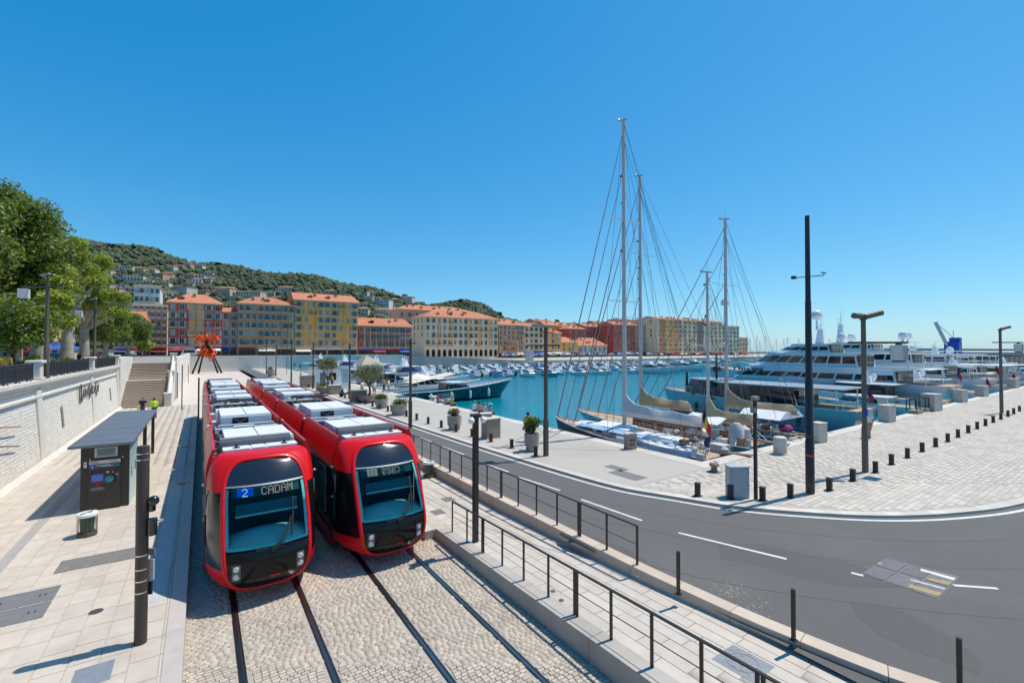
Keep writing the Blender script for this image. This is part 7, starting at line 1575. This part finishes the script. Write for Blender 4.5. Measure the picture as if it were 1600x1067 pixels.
for side_ in ('left', 'right'):
    cl_ = sorted([q_ for q_ in vill[HV0:] if (q_[0] < 400) == (side_ == 'left')], key=lambda a: a[0]); nn_ = len(cl_)
    for i, (u, v, w, h, t) in enumerate(cl_):
        t['label'] = 'small pale house in the %s hillside cluster, %s from its %s' % (side_, nth(min(i, nn_ - 1 - i)), 'left' if i < nn_/2 else 'right'); t['group'] = 'small houses of the %s hillside cluster' % side_
for i, (u, v, w, h, t) in enumerate(order_):
    kind = ('wide' if w > 22 else 'mid sized' if w > 13 else 'small') + (' white' if v < 445 else ' pale')
    t['label'] = '%s villa on the wooded hillside, %s counted from the left' % (kind, nth(i) if i < 28 else nth(len(order_) - 1 - i) + ' from last')
    if i >= 28: t['label'] = '%s villa on the wooded hillside, %s counted from the right' % (kind, nth(len(order_) - 1 - i))
# forest: thousands of small rounded crowns, each an irregular clump
bm = bmesh.new(); bmesh.ops.create_icosphere(bm, subdivisions=1, radius=1); iv = np.array([v.co[:] for v in bm.verts]); itri = np.array([[v.index for v in f.verts] for f in bm.faces]); bm.free()
NT = 17000; pts = []; tries = 0
while len(pts) < NT and tries < 90000:
    tries += 1; u = rng.uniform(-250, 900) if rng.random() < .97 else rng.uniform(900, 1000); v0 = ridge(u); v = v0 + 1 + (545 - v0)*rng.random()**1.25
    if rng.random() < .07: d = D1*rng.uniform(.95, 1.0)
    else: d = hill_d(u, v)
    if u > 640 and v > 505: continue
    s = F/d; ok = True
    for (hu, hv, hw, hh, t) in vill:
        if abs(u - hu) < hw*.55 and hv - hh*1.0 - 1 < v < hv + 4.5: ok = False; break
    if ok: p = hpos(u, d); pts.append((p.x, p.y, p.z, rng.uniform(1.4, 3.9) if d > 500 else rng.uniform(1.1, 3.0)))
P = np.array(pts); n_ = len(P); jit = 1 + nrg.uniform(-.32, .32, (n_, len(iv), 1)); sc_ = np.stack([P[:,3], P[:,3], P[:,3]*nrg.uniform(.7,1.25,n_)], 1)[:, None, :]
V = P[:, None, :3] + iv[None]*jit*sc_ + np.array([0,0,1.0])*P[:, None, 3:4]*.5
Fc = (itri[None] + (np.arange(n_)*len(iv))[:, None, None]).reshape(-1, 3)
stuff(tag(np_mesh('hillside_woodland', V.reshape(-1, 3), Fc, mat('woodland_crown', (0.062, 0.082, 0.04), .9, 0, .25, .5, .6, 1.2, rand=.38, island=True, hue=.03)), 'dense dark green woodland covering the hillside behind the town', 'woodland'))
# a few tall cypresses and pines that stand out
for k, (u, v, hgt) in enumerate(((120,384,9),(172,390,8),(205,389,8),(250,397,8),(340,413,7),(632,464,8),(720,470,7),(780,488,8),(838,500,9),(870,502,9),(815,500,8))):
    d = D1*.97 if v < ridge(u) + 8 else hill_d(u, v); p = hpos(u, d); t = thing('ridge_pine', 'dark pine standing above the ridge line, %s from the left' % nth([0,1,2,3,4,5,6,7,9,10,8][k]), 'tree', p, 0, 'pines on the ridge')
    q = MB(); q.path([(0,0,-1),(.3,0,hgt*.7)], [.4,.25], 6); q.build('trunk', m_bark, t)
    leaves('crown', mat('pine_needles', (.04,.06,.03), .8, 0, .2, .5, rand=.4, island=True), t, [(rng.uniform(-3,3), rng.uniform(-2,2), hgt*.8 + rng.uniform(-1,1.5)) for _ in range(8)], [2.2]*8, 1500, .5, .6)

# cars parked along the far quay street
p = onY(790, 556, 192); car('car parked on the far quay street, first from the left', (p.x, 192, p.z - .2), 0, (.6,.6,.6)); c0_ = bpy.data.objects[[o.name for o in bpy.data.objects if o.get('label','').startswith('car parked on the far quay street')][0]]
for k in range(1, 16):
    u = 790 + k*15; p = onY(u, 556, 190); dup(c0_, (p.x, 190 + rng.uniform(-1,1), c0_.location.z), rng.choice((0, math.pi)), 'pale car parked on the far quay street, %s from the left' % nth(k), 'cars parked on the far quay street')
c0_['group'] = 'cars parked on the far quay street'
# ================================================================== PEOPLE
m_skin = mat('skin', (0.42, 0.25, 0.17), .6, 0, .05); m_hair = mat('dark_hair', (0.025, 0.017, 0.012), .7); m_hairl = mat('fair_hair', (0.30, 0.22, 0.13), .7)
m_shoe = mat('shoe', (0.03, 0.03, 0.035), .6)
def cloth(n_, c): return mat('cloth_' + n_, c, .9, 0, .12, 6)
def person(label, loc, rz, pose, shirt, trousers, hair=m_hair, sleeves=False, shorts=False, hivis=False, cat='person', hat=None):
    """pose: joint name -> (x right, y forward, z up); body = one remeshed surface, clothing as children"""
    t = thing('person', label, cat, loc, rz); J = {k: Vector(v) for k, v in pose.items()}
    q = MB(); limb = lambda b_, pts, rs, n=10: [b_.path([J[p] if isinstance(p, str) else p for p in pts], rs, n)] + [b_.ball(J[p] if isinstance(p, str) else p, r*1.0, n) for p, r in zip(pts, rs)]
    hd = J['head']; fw = J.get('face', Vector((0, 1, 0)))
    limb(q, ['pelvis', 'chest', 'neck'], [.125, .14, .055]); q.ball(hd, .095, 14, 0, 1.22); q.tube(J['neck'], hd, .055, .055, 10); q.ball(hd + fw*.098 + Vector((0,0,-.02)), .022, 6); q.ball(hd + fw*.06 + Vector((0,0,-.075)), .045, 8)
    for s, sg_ in (('l', -1), ('r', 1)):
        q.ball(hd + Vector((sg_*.095, 0, -.01)), .022, 6)
        limb(q, ['sh_' + s, 'el_' + s, 'wr_' + s], [.055, .042, .03]); q.tube(J['chest'] + Vector((0,0,.08)), J['sh_' + s], .08, .055, 8)
        w = J['wr_' + s]; dv_ = (w - J['el_' + s]).normalized(); sd2 = dv_.orthogonal().normalized(); q.tube(w, w + dv_*.085, .03, .034, 8)
        for k in range(4): a = w + dv_*.08 + sd2*(k - 1.5)*.021; q.path([a, a + dv_*(.045 + .01*(k in (1,2))), a + dv_*(.075 + .012*(k in (1,2))) + dv_.cross(sd2)*.02], [.0105,.010,.008], 6)
        q.path([w + dv_*.02 + sd2*.025, w + dv_*.06 + sd2*.062, w + dv_*.09 + sd2*.066], [.012,.011,.009], 6)
        limb(q, ['hip_' + s, 'kn_' + s, 'an_' + s], [.085, .058, .04]); ft = J['an_' + s] + Vector((0, .17, -.05)); q.tube(J['an_' + s] + Vector((0,-.03,-.03)), ft, .042, .035, 8); q.ball(ft, .035, 8)
    b_ = q.build('body', m_skin, t); md = b_.modifiers.new('remesh', 'REMESH'); md.mode = 'VOXEL'; md.voxel_size = .0135; md.use_smooth_shade = True
    def garment(name, fn, m):
        g = MB(); fn(g); o = g.build(name, m, t); r = o.modifiers.new('remesh', 'REMESH'); r.mode = 'VOXEL'; r.voxel_size = .022; r.use_smooth_shade = True; return o
    def top(g):
        limb(g, ['pelvis', 'chest'], [.145, .165]); g.ball(J['chest'] + Vector((0,0,.08)), .12, 10)
        for s in 'lr':
            g.tube(J['chest'] + Vector((0,0,.09)), J['sh_' + s], .10, .078, 8); e = J['el_' + s] if sleeves else J['sh_' + s].lerp(J['el_' + s], .65); g.ball(J['sh_' + s], .078, 8); g.tube(J['sh_' + s], e, .074, .06, 8)
            if sleeves: g.tube(J['el_' + s], J['wr_' + s], .06, .045, 8); g.ball(J['el_' + s], .06, 8)
    def leg(g):
        g.ball(J['pelvis'], .155, 10)
        for s in 'lr':
            g.tube(J['pelvis'], J['hip_' + s], .14, .11, 8); g.ball(J['hip_' + s], .11, 8); g.tube(J['hip_' + s], J['kn_' + s], .105, .08, 8)
            if not shorts: g.ball(J['kn_' + s], .08, 8); g.tube(J['kn_' + s], J['an_' + s], .078, .06, 8)
    garment('shirt', top, shirt); garment('trousers', leg, trousers)
    if hivis: garment('hi_vis_vest', lambda g: (g.tube(J['pelvis'] + Vector((0,0,.02)), J['chest'] + Vector((0,0,.1)), .175, .185, 10)), hivis)
    q = MB(); q.ball(hd + Vector((0, 0, .03)) - fw*.022, .102, 14, 0, 1.15); q.v = [p for p in q.v]; q.build('hair', hair, t, True)
    for s in 'lr': q = MB(); a = J['an_' + s]; q.tube(a + Vector((0,-.05,-.045)), a + Vector((0,.19,-.055)), .05, .042, 8); q.build('shoe', m_shoe, t, True)
    if hat: q = MB(); q.lathe([(.0,.0),(.2,0),(.2,.015),(.11,.03),(.10,.11),(0,.12)], hd + Vector((0,0,.07)), 14); q.build('hat', hat, t, True)
    return t
STAND = dict(pelvis=(0,0,.95), chest=(0,.01,1.32), neck=(0,.01,1.5), head=(0,.03,1.64), sh_l=(-.19,0,1.42), sh_r=(.19,0,1.42), el_l=(-.25,-.03,1.13), el_r=(.25,-.03,1.13), wr_l=(-.26,.08,.9), wr_r=(.26,.08,.9), hip_l=(-.095,0,.9), hip_r=(.095,0,.9), kn_l=(-.1,.06,.5), kn_r=(.1,-.02,.5), an_l=(-.11,.08,.09), an_r=(.11,-.14,.10))
SIT = dict(pelvis=(0,0,.13), chest=(0,-.02,.5), neck=(0,.02,.68), head=(0,.06,.82), sh_l=(-.19,0,.6), sh_r=(.19,0,.6), el_l=(-.26,.05,.34), el_r=(.26,.05,.34), wr_l=(-.15,.24,.28), wr_r=(.15,.24,.28), hip_l=(-.1,.04,.11), hip_r=(.1,.04,.11), kn_l=(-.12,.42,.10), kn_r=(.12,.42,.10), an_l=(-.12,.46,-.30), an_r=(.12,.46,-.30))
BEND = dict(pelvis=(0,-.1,.88), chest=(0,.22,1.1), neck=(0,.38,1.18), head=(0,.5,1.22), face=(0,.7,-.7), sh_l=(-.19,.32,1.12), sh_r=(.19,.32,1.12), el_l=(-.22,.45,.85), el_r=(.22,.45,.85), wr_l=(-.15,.6,.68), wr_r=(.12,.6,.68), hip_l=(-.1,-.1,.84), hip_r=(.1,-.1,.84), kn_l=(-.12,.02,.46), kn_r=(.12,.02,.46), an_l=(-.12,-.05,.09), an_r=(.12,-.05,.09))
lime = cloth('lime', (.50,.75,.04)); navy = cloth('navy', (.012,.016,.03)); jeans = cloth('jeans', (.05,.075,.14)); white = cloth('white', (.7,.7,.68))
def foot(u, vhead, hh, z):      # standing place found from where the head top appears
    best = None
    for k in range(400):
        dd = 8 + k*.25; p = onD(u, vhead, dd)
        if p.z <= z + hh: return Vector((p.x, p.y, z))
    return G(u, 700, z)
CARRY = dict(STAND); CARRY.update(wr_r=(.16,.24,1.05), el_r=(.27,.02,1.12), el_l=(-.3,-.05,1.14), wr_l=(-.36,-.04,.9))
a = person('person in black t-shirt carrying a yellow vest near the foot of the stairs', foot(223, 620, 1.78, PZ), math.pi - .3, CARRY, navy, jeans)
q = MB(); q.loft([[(.08 + .2*k/4, .24 + .03*math.sin(k*2), 1.1 - .02*k), (.1 + .2*k/4, .28, .85), (.12 + .22*k/4, .22, .68 + .03*math.sin(k*3))] for k in range(5)]); q.build('carried_vest', lime, a)
person('person in yellow hi-vis vest seen from behind, beside the shelter roof', foot(241, 622, 1.74, PZ), .2, STAND, lime, jeans, m_hair, sleeves=True, hivis=lime)
ex = QX - .12
def sit(u, v, label, sh_, tr, hair=m_hair, hat=None): p = G(u, v, QZ); person(label, (ex - .05, p.y, QZ), -math.pi/2, SIT, sh_, tr, hair, shorts=True, hat=hat)
sit(662, 631, 'person in pink top sitting on the quay by the navy yacht', cloth('pink', (.6,.10,.13)), jeans, m_hair)
sit(675, 634, 'person in grey patterned top sitting on the quay by the navy yacht', cloth('grey', (.3,.3,.38)), navy)
sit(686, 636, 'person in mustard shirt sitting on the quay by the navy yacht', cloth('mustard', (.5,.28,.03)), navy)
sit(722, 644, 'person in white top sitting on the quay edge, leftmost of four', white, jeans, m_hairl)
sit(727.5, 646, 'person in orange top sitting on the quay edge, second of four', cloth('orange', (.65,.25,.12)), jeans)
sit(735, 648, 'person in pale shirt sitting on the quay edge, third of four', cloth('cream', (.6,.52,.42)), cloth('tan', (.4,.25,.15)), m_hairl)
sit(743, 650, 'person in lilac top with sun hat sitting on the quay edge, last of four', cloth('lilac', (.30,.28,.42)), navy, m_hair, hat=cloth('straw', (.55,.45,.3)))
p = G(825, 690, QZ); person('person in yellow and orange shirt standing behind the leafy planter', foot(825, 645, 1.72, QZ), -.9, STAND, cloth('amber', (.62,.32,.04)), navy)
person('person in white shirt walking on the plaza, half behind the spotlight mast', G(1358, 684, QZ), 1.2, STAND, white, cloth('tan', (.4,.25,.15)), m_hair, shorts=True)
person('person in white shirt bending over the stern of the maroon yacht', (23.3, 14.9, .52), 1.2, BEND, white, cloth('jeans', (.05,.075,.14)), m_hair)
for k, (u, X, lab) in enumerate(((8, -8.6, 'person in dark top walking behind the railing at the left edge'), (124, -9.3, 'person walking behind the second pillar of the railing'))):
    b_ = onX(u, 545, X); person(lab, (X, b_.y, 4.27), .3 + k*2, STAND, [cloth('amber', (.62,.32,.04)), navy][k], jeans)

pz = [o for o in bpy.data.objects if o.get('category') == 'person']
src = [next(o for o in pz if 'walking on the plaza' in o['label']), next(o for o in pz if 'standing behind the leafy' in o['label'])]
for k, (u, v, rz, lab) in enumerate(((566, 617, .5, 'person walking between the utility box and the olive tree'), (519, 604, 2.2, 'person standing in front of the white shed'), (585, 618, 3.0, 'person standing beside the olive tree bowl'), (600, 612, 1.0, 'person walking near the parasol on the quay'), (607, 613, 4.0, 'person facing the parasol on the quay'), (470, 598, 2.0, 'person walking on the quay left of the shed'))):
    dup(src[k % 2], G(u, v, QZ), rz, lab)
t = thing('motor_scooter', 'black motor scooter parked on the quay beside the street lamp', 'scooter', G(543, 620, QZ), .9)
q = MB(); q.loft([[(-.16, y, z0), (-.2, y, (z0+z1)/2), (-.12, y, z1), (.12, y, z1), (.2, y, (z0+z1)/2), (.16, y, z0)] for y, z0, z1 in ((-.75,.5,.7),(-.4,.35,.78),(.1,.28,.5),(.45,.3,.45),(.6,.4,.95),(.68,.6,.9))], closed=True, cap=True); q.build('body', m_gloss, t, True)
for y in (-.62, .72): q = MB(); q.tube((-.06, y, .26), (.06, y, .26), .26, .26, 18); q.build('wheel', m_black, t, True)
q = MB(); q.box(-.14,.14,-.7,.0,.76,.86); q.build('seat', m_black, t, bevel=.03); q = MB(); q.tube((-.32,.5,1.05),(.32,.5,1.05),.02,.02,6); q.tube((0,.52,.9),(0,.5,1.05),.03,.03,6); q.build('handlebar', m_chrome, t); q = MB(); q.ball((0,.7,.85),.08,8); q.build('headlight', m_lens, t, True)
